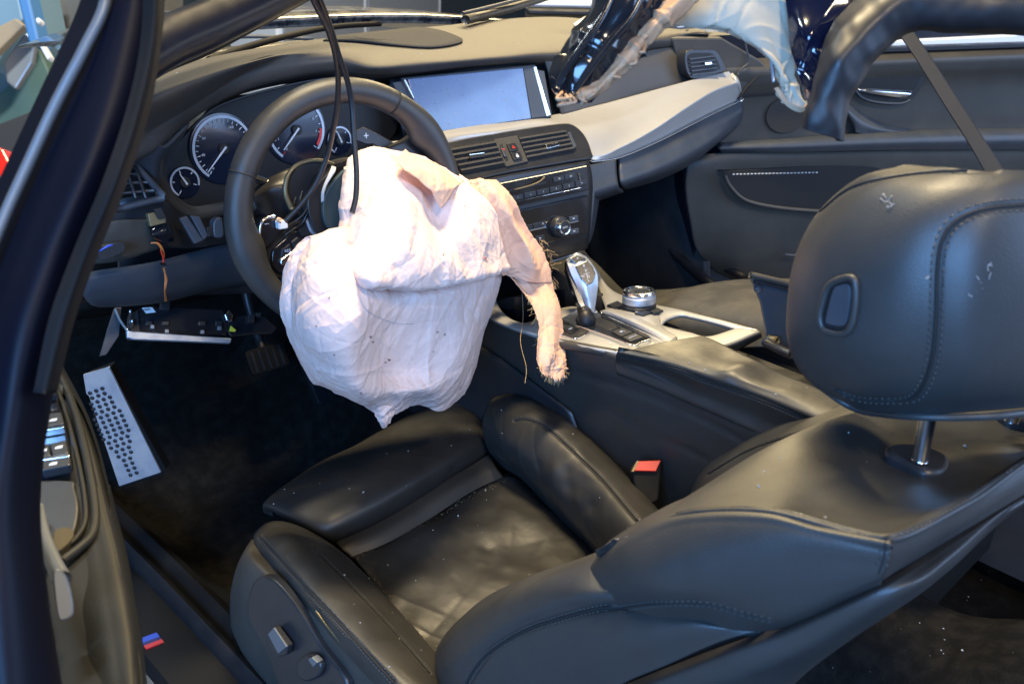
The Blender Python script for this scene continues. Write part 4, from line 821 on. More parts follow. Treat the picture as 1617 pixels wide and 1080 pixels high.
mp('clip', [(392, 497), (402, 497), (402, 510), (392, 510)], .01, 'hard_plastic', off=.008); mp('clip', [(404, 494), (412, 494), (412, 500), (404, 500)], .01, 'hard_plastic', off=.004)
tube('wire_arm', [mpl.at(182, 488, .0), mpl.at(190, 506, .004), mpl.at(201, 522, .01)], .002, M['steel_grey'], mod_, samples=12)
tube('wire_arm', [mpl.at(206, 490, .012), mpl.at(203, 508, .014), mpl.at(202, 522, .016)], .0018, M['chrome'], mod_, samples=8); tube('wire_arm', [mpl.at(209, 505, .012), mpl.at(208, 521, .014)], .0018, M['chrome'], mod_, samples=4)
mp('side_bracket', [(181, 486), (192, 485), (188, 530), (168, 560), (158, 562), (170, 520)], .01, 'grey_plastic', off=-.006)
mp('connector', [(254, 470), (266, 472), (270, 476), (268, 490), (253, 488)], .012, 'hard_plastic', off=.010, bevel=.0015)
ow = thing('orange_wire', 'twisted orange and red wire hanging over the knee panel down to the module', 'wire', P(255, 400, 'y', .08))
for k, (dx, mm) in enumerate(((0, 'wire_orange'), (2.2, 'wire_orange'))):
    tube('strand', [(238 + dx, 384, 'y', .09), (247 + dx, 384, 'y', .085), (254 + dx, 392, 'y', .085), (257 + dx, 405 - k, 'y', .09), (259 + dx * (1 - 2 * (k)), 420, 'y', .095), (261 + dx, 440, 'y', .10), (260 + dx * .5, 458, 'y', .105), (261 + dx, 475, 'y', .15)], .0011, M[mm], ow, samples=60, n=6)
tube('strand', [(254, 396, 'y', .084), (258, 408, 'y', .088), (258, 418, 'y', .092)], .0013, M['red_plastic'], ow, samples=12, n=6)
tube('cable_tie', [(256, 415, 'y', .092), (260, 421, 'y', .092)], .0035, M['rubber'], ow, samples=4)

# ================================================================== FOOTWELL
fr = thing('footrest', 'brushed aluminium footrest plate with rows of round rubber studs', 'footrest', P(190, 670, 'x', -.68))
fpl = Plane(P(190, 670, 'x', -.68), np.cross(P(250, 745, 'x', -.635) - P(188, 768, 'x', -.68), P(131, 592, 'x', -.715) - P(188, 768, 'x', -.68)))
if fpl.n @ (CAM - fpl.o) < 0: fpl = Plane(fpl.o, -fpl.n)
pp('plate', [(131, 592), (172, 580), (254, 746), (188, 768), (140, 625), (136, 622)], fpl, .004, M['aluminium'], fr, bevel=.001)
pp('base', [(133, 596), (173, 581), (206, 640), (262, 742), (256, 750), (190, 771)], fpl, .02, M['matt_black'], fr, off=-.0045, bevel=.002)
stud = None
rowsz = [(148, 613, 2), (146, 625, 3), (147, 632, 4), (149, 644, 4), (151, 656, 5), (154, 665, 5), (157, 673, 5), (161, 682, 5), (165, 690, 5), (168, 698, 5), (172, 705, 5), (175, 713, 5), (178, 720, 5), (182, 728, 4), (186, 736, 4), (191, 743, 3), (197, 742 + 6, 3), (203, 748, 1)]
holes = [(148,613),(158,617),(145,631),(154,627),(164,624),(145,622),(147,640),(156,637),(166,633),(149,649),(158,645),(168,641),(172,632),(151,657),(160,653),(170,648),(175,638),(153,667),(163,662),(173,658),(180,645),(156,677),(167,671),(177,666),(186,656),(158,674)]
V0 = None; S_ = []
for r in range(18):
    t = r / 17; cx = 149 + (208 - 149) * t; cy = 617 + (748 - 617) * t; k = 2 + int(3.4 * math.sin(math.pi * min(1, t * 1.02 + .10)))
    for j in range(k): S_.append((cx + (j - (k - 1) / 2) * 9.8 + 3, cy - (j - (k - 1) / 2) * 3.6))
for x, y in S_:
    c = fpl.at(x, y, .0003)
    if stud is None:
        stud = lathe('stud', c, fpl.n, [(.0034, -.001), (.0034, .0012), (.0026, .002), (.001, .0022)], M['rubber'], fr, n=12); c0 = c; l0 = np.array(stud.location)
    else:
        o = stud.copy(); COL.objects.link(o); o.location = Vector(l0 + c - c0)
for i, (px_, py_, w_, h_, lab) in enumerate(((455, 600, .05, .12, 'brake'), (330, 575, .05, .11, ''))): pass
bp_ = thing('brake_pedal', 'dark brake pedal deep in the driver footwell behind the airbag', 'pedal', (-.27, .42, -.5))
bpl = Plane((-.27, .43, -.47), (0, -.85, .5)); pd_ = prism('pedal_pad', rrect(bpl, (-.27, .43, -.47), .09, .055, .01), bpl.n, .012, M['matt_black'], bp_, .002)
for k in range(5): prism('rubber_rib', rrect(bpl, np.array((-.27, .43, -.47)) + bpl.u * (-.032 + .016 * k), .006, .045, .002), bpl.n, .003, M['rubber'], pd_, .0005, front=.0025)
tube('pedal_arm', [(-.27, .45, -.46), (-.26, .52, -.36), (-.26, .54, -.22)], .010, M['hard_plastic'], bp_, samples=10)
bp2 = thing('accelerator_pedal', 'long dark accelerator pedal beside the tunnel in the driver footwell', 'pedal', (-.15, .44, -.6))
b2 = Plane((-.15, .45, -.52), (0.1, -.8, .6)); prism('pedal_pad', rrect(b2, b2.o, .05, .20, .012), b2.n, .015, M['rubber'], bp2, .002)
tube('pedal_arm', [(-.15, .47, -.45), (-.15, .55, -.36)], .008, M['hard_plastic'], bp2, samples=4)
# ================================================================== CENTRE CONSOLE
con = thing('centre_console', 'centre console with brushed silver trim, cup holders and leather armrest', 'console', (0, -.3, -.6))
kpl = Plane((0, -.25, -.225), (0, .12, 1))
def kp(name, poly, depth, m, off=0, parent=None, **k): return pp(name, poly, kpl, depth, M[m], parent or con, off=off, **k)
# side walls
net('console_side', [[(-.10, .16, -.20), (-.105, .05, -.245), (-.108, -.12, -.252), (-.106, -.36, -.215), (-.112, -.7, -.24)], [(-.102, .2, -.32), (-.104, .05, -.34), (-.104, -.12, -.34), (-.106, -.36, -.33), (-.106, -.7, -.32)],
                     [(-.095, .25, -.45), (-.095, .05, -.45), (-.095, -.12, -.45), (-.10, -.36, -.44), (-.10, -.7, -.44)], [(-.10, .3, -.74), (-.10, .05, -.74), (-.10, -.12, -.74), (-.10, -.36, -.74), (-.10, -.7, -.74)]], M['leather'], con, 50, 90, solid=.01,
    grooves=[([(905, 590), (945, 600), (985, 612), (1060, 640), (1130, 672), (1180, 700)], .003, .004), ([(960, 648), (999, 665), (1018, 690), (1025, 716), (1030, 740)], .003, .003), ([(1029, 688), (1075, 706), (1120, 726)], .003, .003)])
net('console_side', [[(.11, .16, -.2), (.11, -.2, -.24), (.11, -.7, -.24)], [(.125, .2, -.45), (.125, -.2, -.45), (.125, -.7, -.45)], [(.14, .25, -.74), (.14, -.2, -.74), (.14, -.7, -.74)]], M['hard_plastic'], con, 10, 20, solid=.01)
net('leg_panel', [[(-.110, .30, -.24), (-.112, .10, -.30), (-.113, -.10, -.315), (-.111, -.28, -.35)], [(-.112, .3, -.38), (-.114, .10, -.40), (-.112, -.10, -.41), (-.109, -.32, -.42)], [(-.114, .3, -.60), (-.114, .10, -.60), (-.112, -.10, -.6), (-.108, -.36, -.52)]], M['hard_plastic'], con, 20, 30, solid=.004)
# black edge under the trim
tube('trim_border', [kpl.at(765, 492, -.006), kpl.at(785, 508, -.008), kpl.at(830, 525, -.008), kpl.at(880, 541, -.007), kpl.at(930, 551, -.006), kpl.at(975, 559, -.006)], .008, M['soft_plastic'], con, samples=40)
# silver surround built as bands round the openings
kp('console_floor', [(770, 470), (800, 430), (870, 398), (925, 402), (1000, 470), (1090, 492), (1196, 522), (1130, 548), (975, 556), (860, 534), (790, 506)], .02, 'black', off=-.05, smo=60)
def band(name, inner, outer, m='silver_trim', solid=.006, nu=10, nv=70, off=0, mid=.004):
    A = [kpl.at(x, y, off) for x, y in inner]; B = [kpl.at(x, y, off) for x, y in outer]; C_ = [(a + b) / 2 + kpl.n * mid for a, b in zip(A, B)]
    return net(name, [A, C_, B], M[m], con, nu, nv, solid=solid)
band('silver_surround', [(786, 452), (783, 470), (790, 488), (806, 503), (828, 510), (850, 502), (862, 494)], [(766, 460), (763, 482), (772, 500), (800, 514), (835, 526), (872, 536), (905, 541)])
band('silver_surround', [(862, 494), (884, 487), (908, 484), (930, 492), (949, 496), (975, 508), (1026, 534)], [(905, 541), (915, 545), (930, 548), (950, 552), (975, 556), (1000, 556), (1045, 549)], mid=.0005)
band('silver_surround', [(872, 412), (905, 402), (922, 404), (934, 425), (944, 450), (953, 478), (965, 496), (1026, 534), (1048, 546)], [(858, 404), (890, 394), (916, 392), (942, 424), (960, 452), (985, 467), (1036, 481), (1045, 512), (1075, 540)], mid=.006)
band('silver_surround', [(1045, 512), (1055, 503), (1075, 497), (1092, 500), (1125, 508), (1162, 518.5)], [(1036, 481), (1050, 484), (1079, 490), (1110, 498), (1150, 508), (1198, 521)], mid=.002)
band('silver_surround', [(1036, 510), (1047, 514), (1065, 519), (1090, 525), (1119, 531), (1162, 518.5)], [(1026, 534), (1045, 548), (1072, 545), (1100, 540), (1140, 546), (1200, 523)], mid=.001)
V_ = net('woven_end', [[kpl.at(1198, 521, .0), kpl.at(1140, 545, .0)], [kpl.at(1202, 527, -.004), kpl.at(1150, 549, -.006)], [kpl.at(1203, 533, -.02), kpl.at(1160, 556, -.02)]], M['woven'], con, 8, 20)
# cup holder wells
for c_, r_ in (((822, 478), .040), ((893, 448), .040)):
    c = kpl.at(*c_, -.004); th = np.linspace(0, 2 * math.pi, 40, endpoint=False)
    V = [kpl.uv(c, rr_ * math.cos(t), rr_ * math.sin(t), -h) for rr_, h in ((r_ + .004, 0), (r_, .002), (r_ - .004, .05), (0.001, .052)) for t in th]
    mk('cup_well', V, gridfaces(4, 40, True), M['gloss_black'], con)
tube('cup_divider', [kpl.at(850, 503, .0), kpl.at(858, 478, -.008), kpl.at(868, 462, -.010), kpl.at(885, 452, -.006)], .004, M['silver_trim'], con, samples=20)
# shifter bezel
bz = kp('shifter_bezel', [(884, 504), (912, 488), (950, 495), (1026, 534), (998, 545)], .012, 'gloss_black', off=.0015)
tube('chrome_frame', [kpl.at(x, y, .0045) for x, y in ((884, 505), (920, 518), (960, 531), (998, 545.5), (1012, 541), (1027, 534), (1000, 519), (975, 507), (950, 495))], .0019, M['chrome'], con, samples=90, n=8)
net('silver_ridge', [[kpl.at(946, 492, .003), kpl.at(980, 505, .004), (kpl.at(1030, 528, .004)), kpl.at(1050, 540, .003)], [kpl.at(958, 488, .010), kpl.at(995, 504, .011), kpl.at(1035, 522, .009), kpl.at(1060, 537, .005)], [kpl.at(968, 486, .004), kpl.at(1005, 500, .005), kpl.at(1042, 516, .005), kpl.at(1070, 532, .004)]], M['silver_trim'], con, 16, 30, solid=.003)
b = kp('button', [(966, 523), (984, 517), (1000, 524), (981, 531)], .006, 'hard_plastic', off=.004, parent=bz, label='parking brake button')
text('(P)', kpl, kpl.at(982, 524, .004), .009, M['white_print'], b, u=kpl.u)
b = kp('button', [(983, 532), (1002, 525), (1016, 532), (996, 539)], .006, 'hard_plastic', off=.004, parent=bz, label='auto hold button')
text('AUTO H', kpl, kpl.at(999, 532, .004), .0055, M['white_print'], b)
kp('cable_pass', [(940, 503), (955, 503), (975, 515), (962, 520), (940, 512)], .004, 'hard_plastic', off=.0025, smo=24, bevel=.001)
bz2 = kp('button_frame', [(846, 513), (886, 508), (930, 523), (910, 534), (884, 528), (848, 519)], .004, 'hard_plastic', off=.003)
tube('chrome_frame', [kpl.at(x, y, .0045) for x, y in ((886, 529), (910, 534.5), (930, 523), (905, 514), (884, 507))], .0009, M['chrome'], con, samples=40, n=6)
for q in ([(888, 519), (900, 513), (915, 519), (902, 526)], [(850, 514), (862, 511), (878, 516), (864, 521)]): kp('button', q, .004, 'gloss_black', off=.0055, parent=bz2)
text('OFF', kpl, kpl.at(901, 519.5, .0058), .005, M['white_print'], bz2)
text('P', kpl, kpl.at(965, 541.5, .003), .008, M['white_print'], con)
# gear lever
lo = P(921, 440, 'x', .005)
gl = thing('gear_lever', 'silver and black gear lever with a shift pattern on its head', 'gear lever', P(930, 510, 'z', -.23))
gp_ = Plane(lo, (-.52, -.62, .60), (0.78, -.64, 0))
net('lever_head', [[gp_.at(893, 410, -.012), gp_.at(910, 399, -.004), gp_.at(926, 405, -.012)], [gp_.at(896, 418, .0), gp_.at(915, 412, .006), gp_.at(934, 415, .0)], [gp_.at(901, 432, .002), gp_.at(922, 430, .008), gp_.at(943, 431, .0)],
                   [gp_.at(908, 447, .0), gp_.at(926, 449, .007), gp_.at(945, 446, -.002)], [gp_.at(915, 462, -.004), gp_.at(929, 466, .002), gp_.at(943, 464, -.006)], [gp_.at(922, 478, -.008), gp_.at(932, 480, -.003), gp_.at(941, 478, -.010)], [gp_.at(926, 494, -.012), gp_.at(932, 496, -.006), gp_.at(938, 494, -.012)]], M['aluminium'], gl, 60, 30, solid=.022)
pp('lever_side', [(894, 410), (899, 412), (906, 438), (918, 462), (928, 492), (926, 500), (912, 478), (902, 450), (894, 425)], gp_, .02, M['gloss_black'], gl, off=-.004, bevel=.002)
h1 = pp('selector_button', [(899.5, 408), (911, 402.5), (925.5, 408.5), (908.5, 416.5)], gp_, .006, M['gloss_black'], gl, off=.0068, bevel=.001)
h2 = pp('pattern_plate', [(908.5, 420), (927.5, 411.5), (936, 421), (941, 432.5), (937, 445), (928, 451), (918, 441)], gp_, .008, M['gloss_black'], gl, off=.0092, bevel=.001)
text('P', gp_, gp_.at(912, 408.5, .0070), .006, M['white_print'], h1)
for s_, x, y, z_ in (('R', 922, 420, .006), ('N', 925, 427, .005), ('D', 929, 437, .007), ('M/S', 920, 437, .0045), ('+', 929, 444, .006), ('–', 924, 428, .003)): text(s_, gp_, gp_.at(x, y, .0094), z_, M['white_print'], h2)
tube('pattern_line', [gp_.at(923, 423, .0094), gp_.at(926, 432, .0094), gp_.at(928.5, 442, .0094)], .00035, M['white_print'], h2, n=5); tube('pattern_line', [gp_.at(921, 434, .0094), gp_.at(931, 431, .0094)], .00035, M['white_print'], h2, n=5)
tube('lever_boot', [P(930, 478, 'x', .005) + (0, .015, 0), P(928, 490, 'x', .004) + (0, .01, 0), P(926, 502, 'z', -.215), P(925, 510, 'z', -.232)], [.010, .0115, .014, .019], M['rubber'], gl, n=24, samples=16)
# rotary controller
rc = thing('rotary_controller', 'round silver rotary control knob behind the gear lever on the console', 'control knob', kpl.at(1009, 484))
kb = pp('base_buttons', [(958, 481), (981, 472), (1015, 476), (1048, 490), (1018, 499)], kpl, .008, M['gloss_black'], rc, off=.0055, bevel=.001)
for q in ([(960, 481), (975, 475), (985, 481), (970, 486)], [(1002, 494), (1018, 489), (1028, 493), (1016, 498)], [(1026, 491), (1036, 486), (1046, 490), (1032, 494)]): pp('button', q, kpl, .004, M['hard_plastic'], kb, off=.0085, bevel=.0008)
kc = kpl.at(1009, 485, .004)
lathe('knob_base', kc, kpl.n, [(.031, 0), (.031, .005), (.029, .007), (.029, .010)], M['hard_plastic'], rc)
lathe('knob', kc, kpl.n, [(.0300, .010), (.0305, .013), (.0300, .0215), (.0265, .025), (.0255, .030)], M['aluminium'], rc)
lathe('knob_rim', kc, kpl.n, [(.0285, .0265), (.0292, .029), (.0275, .032), (.0245, .0325), (.0235, .031)], M['chrome'], rc)
kt = lathe('knob_top', kc, kpl.n, [(.0245, .029), (.0240, .0312), (.012, .0306), (.001, .0304)], M['gloss_black'], rc)
for k in range(4):
    a = math.radians(45 + 90 * k); prism('arrow_mark', [kpl.uv(kc, .018 * math.cos(a + da), (.018) * math.sin(a + da), .0316) * 1 for da in (-.06, 0, .06)] + [kpl.uv(kc, .0195 * math.cos(a), .0195 * math.sin(a), .0316)], kpl.n, .0003, M['white_print'], kt, 0)
# armrest box
arm = [[(1110, 531, 'z', -.172), (1160, 552, 'z', -.168), (1230, 588, 'z', -.166), (1300, 620, 'z', -.166), (1400, 668, 'z', -.166)],
       [(1068, 537, 'z', -.172), (1110, 560, 'z', -.168), (1180, 592, 'z', -.164), (1260, 625, 'z', -.163), (1360, 668, 'z', -.163)],
       [(1020, 545, 'z', -.180), (1060, 562, 'z', -.176), (1130, 590, 'z', -.172), (1220, 624, 'z', -.170), (1320, 672, 'z', -.17)],
       [(977, 557, 'z', -.196), (1040, 573, 'z', -.186), (1106, 596, 'z', -.184), (1175, 622, 'z', -.183), (1285, 668, 'z', -.183)],
       [(972, 570, 'x', -.108), (1038, 590, 'x', -.108), (1100, 618, 'x', -.108), (1165, 645, 'x', -.108), (1260, 688, 'x', -.108)],
       [(973, 588, 'x', -.110), (1034, 612, 'x', -.112), (1092, 636, 'x', -.112), (1150, 662, 'x', -.112), (1240, 704, 'x', -.112)],
       [(976, 594, 'x', -.102), (1036, 618, 'x', -.102), (1094, 642, 'x', -.102), (1152, 668, 'x', -.102), (1242, 710, 'x', -.102)]]
ar = net('armrest', arm, M['leather_worn'], con, 90, 130, solid=.01, wav=(.25, .0015, 9), bulges=[((1172, 582), .006, .018), ((1150, 592), .004, .015), ((1198, 570), .004, .012), ((1140, 560), -.004, .03), ((1215, 600), -.004, .03)],
         grooves=[([(974, 560), (1025, 571), (1072, 583), (1106, 598), (1174, 621), (1219, 638), (1275, 662)], .0025, .004)], label='black leather armrest lid, closed driver half')
seam(ar, [(976, 561), (1025, 572), (1072, 584), (1106, 598), (1174, 621), (1219, 638), (1275, 662)], M['seam_dark'], con, r=.0016, side=.0045, name='armrest_seam')
net('armrest_front', [[(972, 556, 'x', -.098), (1020, 547, 'x', -.052), (1068, 538, 'x', .0), (1110, 532, 'x', .045)], [(970, 572, 'x', -.10), (1020, 562, 'x', -.055), (1070, 552, 'x', .0), (1110, 545, 'x', .045)], [(972, 592, 'x', -.10), (1020, 585, 'x', -.055), (1070, 575, 'x', .0), (1110, 565, 'x', .045)]], M['leather'], con, 12, 30)
box('storage_box', .0, .105, -.80, -.47, -.34, -.232, M['black'], con)
tube('hinge', [(1208, 540, 'x', .06), (1232, 552, 'x', .045), (1250, 560, 'x', .04)], .007, M['hard_plastic'], con, samples=12)
tube('hinge', [(1214, 534, 'x', .062), (1228, 538, 'x', .06)], .006, M['bronze'], con, samples=4)
lid = Plane(P(1215, 500, 'x', .065), (-.62, -.78, .1))
ld = pp('open_lid', [(1184, 434), (1192, 432), (1300, 462), (1300, 585), (1250, 560), (1213, 534), (1203, 480)], lid, .012, M['grey_plastic'], con, bevel=.003, label='passenger half of the armrest lid standing open')
tube('lid_edge', [lid.at(1184, 434, .004), lid.at(1215, 441, .006), lid.at(1260, 452, .005), lid.at(1300, 462, .005)], .005, M['soft_plastic'], con, samples=20)
tube('lid_rib', [lid.at(1190, 445, .004), lid.at(1215, 450, .005), lid.at(1260, 461, .005)], .002, M['hard_plastic'], con, samples=12)
tube('lid_pin', [lid.at(1196, 456, -.002), lid.at(1196, 456, .008)], .006, M['grey_plastic'], con, samples=3)

# ================================================================== DRIVER SEAT
ds = thing('driver_seat', 'black leather driver sports seat with side bolsters and headrest', 'car seat', (-.37, -.5, -.72))
LE = M['leather']
ext = net('thigh_support', [
    [(430, 815, 'z', -.52), (421, 800, 'z', -.52), (505, 745, 'z', -.53), (572, 710, 'z', -.53), (650, 668, 'z', -.53), (723, 645, 'z', -.53), (741, 650, 'z', -.52)],
    [(428, 806, 'z', -.50), (421, 791, 'z', -.472), (500, 733, 'z', -.462), (570, 698, 'z', -.460), (650, 655, 'z', -.460), (722, 631, 'z', -.466), (742, 640, 'z', -.49)],
    [(440, 812, 'z', -.49), (446, 800, 'z', -.452), (520, 757, 'z', -.436), (592, 720, 'z', -.433), (665, 680, 'z', -.436), (738, 652, 'z', -.446), (756, 655, 'z', -.48)],
    [(470, 826, 'z', -.485), (482, 820, 'z', -.444), (548, 790, 'z', -.427), (622, 748, 'z', -.424), (690, 708, 'z', -.427), (750, 674, 'z', -.44), (769, 675, 'z', -.475)],
    [(498, 838, 'z', -.485), (508, 838, 'z', -.449), (572, 808, 'z', -.434), (645, 766, 'z', -.430), (708, 728, 'z', -.434), (760, 694, 'z', -.445), (775, 696, 'z', -.475)],
    [(515, 846, 'z', -.49), (524, 851, 'z', -.468), (588, 823, 'z', -.462), (658, 783, 'z', -.460), (720, 745, 'z', -.462), (766, 714, 'z', -.468), (775, 708, 'z', -.485)],
    [(525, 856, 'z', -.50), (530, 857, 'z', -.492), (592, 829, 'z', -.490), (662, 789, 'z', -.490), (724, 751, 'z', -.490), (768, 722, 'z', -.492), (774, 716, 'z', -.50)]], M['leather_worn'], ds, 90, 130, wav=(.3, .002, 21), bulges=[((715, 742), -.0015, .006)])
net('gap_strip', [[(528, 852, 'z', -.486), (592, 824, 'z', -.480), (660, 784, 'z', -.478), (722, 747, 'z', -.478), (772, 716, 'z', -.480)], [(542, 866, 'z', -.478), (604, 838, 'z', -.472), (670, 800, 'z', -.470), (732, 762, 'z', -.470), (782, 735, 'z', -.474)], [(556, 880, 'z', -.488), (615, 855, 'z', -.482), (680, 818, 'z', -.482), (742, 778, 'z', -.482), (795, 752, 'z', -.486)]], M['soft_plastic'], ds, 20, 60)
cc_ = net('seat_cushion', [
    [(548, 874, 'z', -.500), (600, 858, 'z', -.496), (670, 820, 'z', -.494), (735, 783, 'z', -.494), (790, 750, 'z', -.50), (812, 742, 'z', -.51)],
    [(560, 884, 'z', -.488), (615, 868, 'z', -.480), (690, 830, 'z', -.476), (752, 795, 'z', -.478), (805, 762, 'z', -.486), (825, 757, 'z', -.50)],
    [(590, 920, 'z', -.486), (650, 905, 'z', -.478), (730, 865, 'z', -.474), (795, 830, 'z', -.476), (850, 800, 'z', -.484), (868, 795, 'z', -.50)],
    [(640, 985, 'z', -.486), (700, 960, 'z', -.480), (790, 915, 'z', -.478), (850, 885, 'z', -.480), (905, 850, 'z', -.486), (920, 845, 'z', -.50)],
    [(690, 1040, 'z', -.486), (760, 1015, 'z', -.482), (850, 965, 'z', -.48), (910, 930, 'z', -.482), (955, 895, 'z', -.488), (970, 888, 'z', -.50)],
    [(760, 1100, 'z', -.486), (830, 1070, 'z', -.482), (910, 1020, 'z', -.48), (980, 975, 'z', -.482), (1020, 940, 'z', -.488), (1040, 935, 'z', -.5)]], M['leather_worn'], ds, 120, 120, wav=(.16, .003, 31),
    mod=lambda G, N: crumple(G, N, 26, .05, .0011, 211), bulges=[((760, 840), .003, .02), ((815, 850), -.003, .025), ((768, 865), -.003, .012), ((800, 895), .003, .015), ((820, 810), .003, .03), ((860, 850), .003, .02), ((762, 890), .002, .010), ((740, 820), -.002, .02)])
rb = net('cushion_bolster', [
    [(800, 612, 'z', -.47), (822, 612, 'z', -.47), (884, 640, 'z', -.47), (962, 720, 'z', -.48), (1046, 812, 'z', -.49), (1104, 875, 'z', -.50)],
    [(782, 626, 'z', -.40), (815, 619, 'z', -.385), (880, 642, 'z', -.385), (952, 712, 'z', -.395), (1034, 803, 'z', -.405), (1094, 870, 'z', -.41)],
    [(774, 635, 'z', -.385), (816, 629, 'z', -.362), (872, 655, 'z', -.358), (938, 720, 'z', -.368), (1014, 803, 'z', -.38), (1074, 870, 'z', -.39)],
    [(765, 650, 'z', -.39), (812, 654, 'z', -.364), (855, 678, 'z', -.358), (915, 732, 'z', -.366), (990, 818, 'z', -.38), (1045, 880, 'z', -.39)],
    [(761, 672, 'z', -.41), (797, 690, 'z', -.395), (842, 722, 'z', -.392), (892, 768, 'z', -.40), (963, 840, 'z', -.41), (1012, 895, 'z', -.41)],
    [(766, 700, 'z', -.45), (788, 717, 'z', -.44), (830, 745, 'z', -.435), (876, 790, 'z', -.44), (947, 862, 'z', -.45), (992, 910, 'z', -.45)],
    [(776, 722, 'z', -.50), (790, 738, 'z', -.495), (822, 758, 'z', -.49), (866, 804, 'z', -.495), (938, 874, 'z', -.495), (982, 920, 'z', -.495)]], M['leather_worn'], ds, 110, 140, wav=(.2, .002, 41),
    grooves=[([(812, 664), (830, 662), (861, 673), (905, 711), (950, 755), (1007, 822)], .003, .003)],
    mod=lambda G, N: crumple(G, N, 22, .045, .0010, 221), bulges=[((875, 742), .003, .014), ((898, 770), -.0035, .012), ((915, 790), .003, .012), ((850, 735), -.003, .012), ((935, 800), -.003, .012), ((895, 745), -.002, .01), ((925, 815), .002, .01)])
seam(rb, [(812, 664), (830, 662), (861, 673), (905, 711), (950, 755), (1007, 822)], M['seam_dark'], ds, r=.0014, side=.004, name='bolster_seam')
lb = net('cushion_bolster', [
    [(550, 878, 'z', -.495), (556, 884, 'z', -.495), (575, 905, 'z', -.495), (640, 975, 'z', -.495), (692, 1035, 'z', -.495), (760, 1105, 'z', -.495)],
    [(520, 856, 'z', -.47), (535, 868, 'z', -.455), (568, 898, 'z', -.452), (628, 965, 'z', -.452), (685, 1030, 'z', -.452), (745, 1095, 'z', -.455)],
    [(480, 834, 'z', -.455), (500, 855, 'z', -.425), (545, 905, 'z', -.415), (605, 975, 'z', -.413), (660, 1040, 'z', -.413), (720, 1110, 'z', -.42)],
    [(445, 822, 'z', -.45), (465, 850, 'z', -.408), (515, 915, 'z', -.394), (575, 985, 'z', -.392), (632, 1050, 'z', -.392), (695, 1120, 'z', -.40)],
    [(420, 824, 'z', -.455), (432, 850, 'z', -.412), (480, 915, 'z', -.394), (540, 985, 'z', -.39), (595, 1045, 'z', -.39), (655, 1115, 'z', -.40)],
    [(403, 840, 'z', -.475), (410, 853, 'z', -.43), (455, 908, 'z', -.408), (518, 978, 'z', -.402), (572, 1038, 'z', -.402), (632, 1108, 'z', -.41)],
    [(400, 852, 'z', -.49), (402, 862, 'z', -.455), (446, 914, 'z', -.432), (510, 988, 'z', -.425), (563, 1048, 'z', -.425), (624, 1118, 'z', -.43)]], M['leather_worn'], ds, 110, 150, wav=(.2, .0015, 51),
    grooves=[([(410, 850), (423, 862), (483, 929), (550, 1000), (620, 1075)], .0026, .0028), ([(503, 875), (550, 920), (617, 991), (679, 1062)], .003, .003)])
seam(lb, [(410, 846), (423, 860), (483, 927), (550, 999), (622, 1078)], M['seam_dark'], ds, r=.0016, side=.004, name='bolster_seam')
seam(lb, [(495, 866), (510, 881), (550, 920), (617, 991), (679, 1062)], M['seam_dark'], ds, r=.0014, side=.004, name='bolster_seam')
sd = net('side_trim', [
    [(398, 850, 'z', -.475), (404, 862, 'z', -.452), (447, 914, 'z', -.430), (510, 986, 'z', -.425), (562, 1046, 'z', -.425), (620, 1112, 'z', -.43)],
    [(384, 872, 'x', -.645), (395, 885, 'x', -.665), (440, 935, 'x', -.672), (500, 1005, 'x', -.672), (550, 1065, 'x', -.672), (600, 1125, 'x', -.672)],
    [(372, 900, 'x', -.64), (382, 920, 'x', -.668), (422, 975, 'x', -.678), (480, 1040, 'x', -.678), (520, 1090, 'x', -.678), (560, 1150, 'x', -.678)],
    [(364, 935, 'x', -.63), (372, 955, 'x', -.66), (405, 1010, 'x', -.672), (450, 1075, 'x', -.674), (490, 1130, 'x', -.674), (530, 1190, 'x', -.674)],
    [(362, 975, 'x', -.62), (368, 1000, 'x', -.65), (395, 1060, 'x', -.66), (430, 1120, 'x', -.66), (470, 1180, 'x', -.66), (500, 1240, 'x', -.66)]], M['soft_plastic'], ds, 60, 80, solid=.01)
seatcore = box('seat_frame', -.60, -.14, -.62, -.10, -.70, -.515, M['black'], ds, bevel=.02)
tube('trim_line', [(499, 964, 'x', -.676), (518, 990, 'x', -.677), (537, 1013, 'x', -.677), (565, 1047, 'x', -.676), (594, 1082, 'x', -.676)], .0013, M['bronze'], ds, samples=24)
cp_ = Plane(P(440, 990, 'x', -.684), (-1, -.02, .12), (0, 1, 0))
ctl = pp('control_panel', [(392, 975), (393, 940), (401, 918), (417, 910), (436, 920), (466, 956), (505, 1018), (548, 1090), (450, 1090), (421, 1030)], cp_, .014, M['hard_plastic'], ds, off=.003, smo=60, bevel=.003)
pp('seat_switch', [(421, 1003), (432, 990), (454, 1020), (452, 1034), (439, 1038), (426, 1022)], cp_, .01, M['hard_plastic'], ctl, off=.016, bevel=.002)
pp('switch_face', [(422.5, 1001), (432, 990.5), (452.5, 1021), (439, 1032)], cp_, .003, M['dull_steel'], ctl, off=.0185, bevel=.001)
pp('switch_face', [(486, 1041), (492, 1037), (501, 1046), (494, 1053)], cp_, .01, M['dull_steel'], ctl, off=.017, bevel=.001)
pp('seat_switch', [(470, 1042), (488, 1034), (506, 1050), (500, 1070), (480, 1076), (468, 1060)], cp_, .01, M['hard_plastic'], ctl, off=.012, smo=24, bevel=.003)
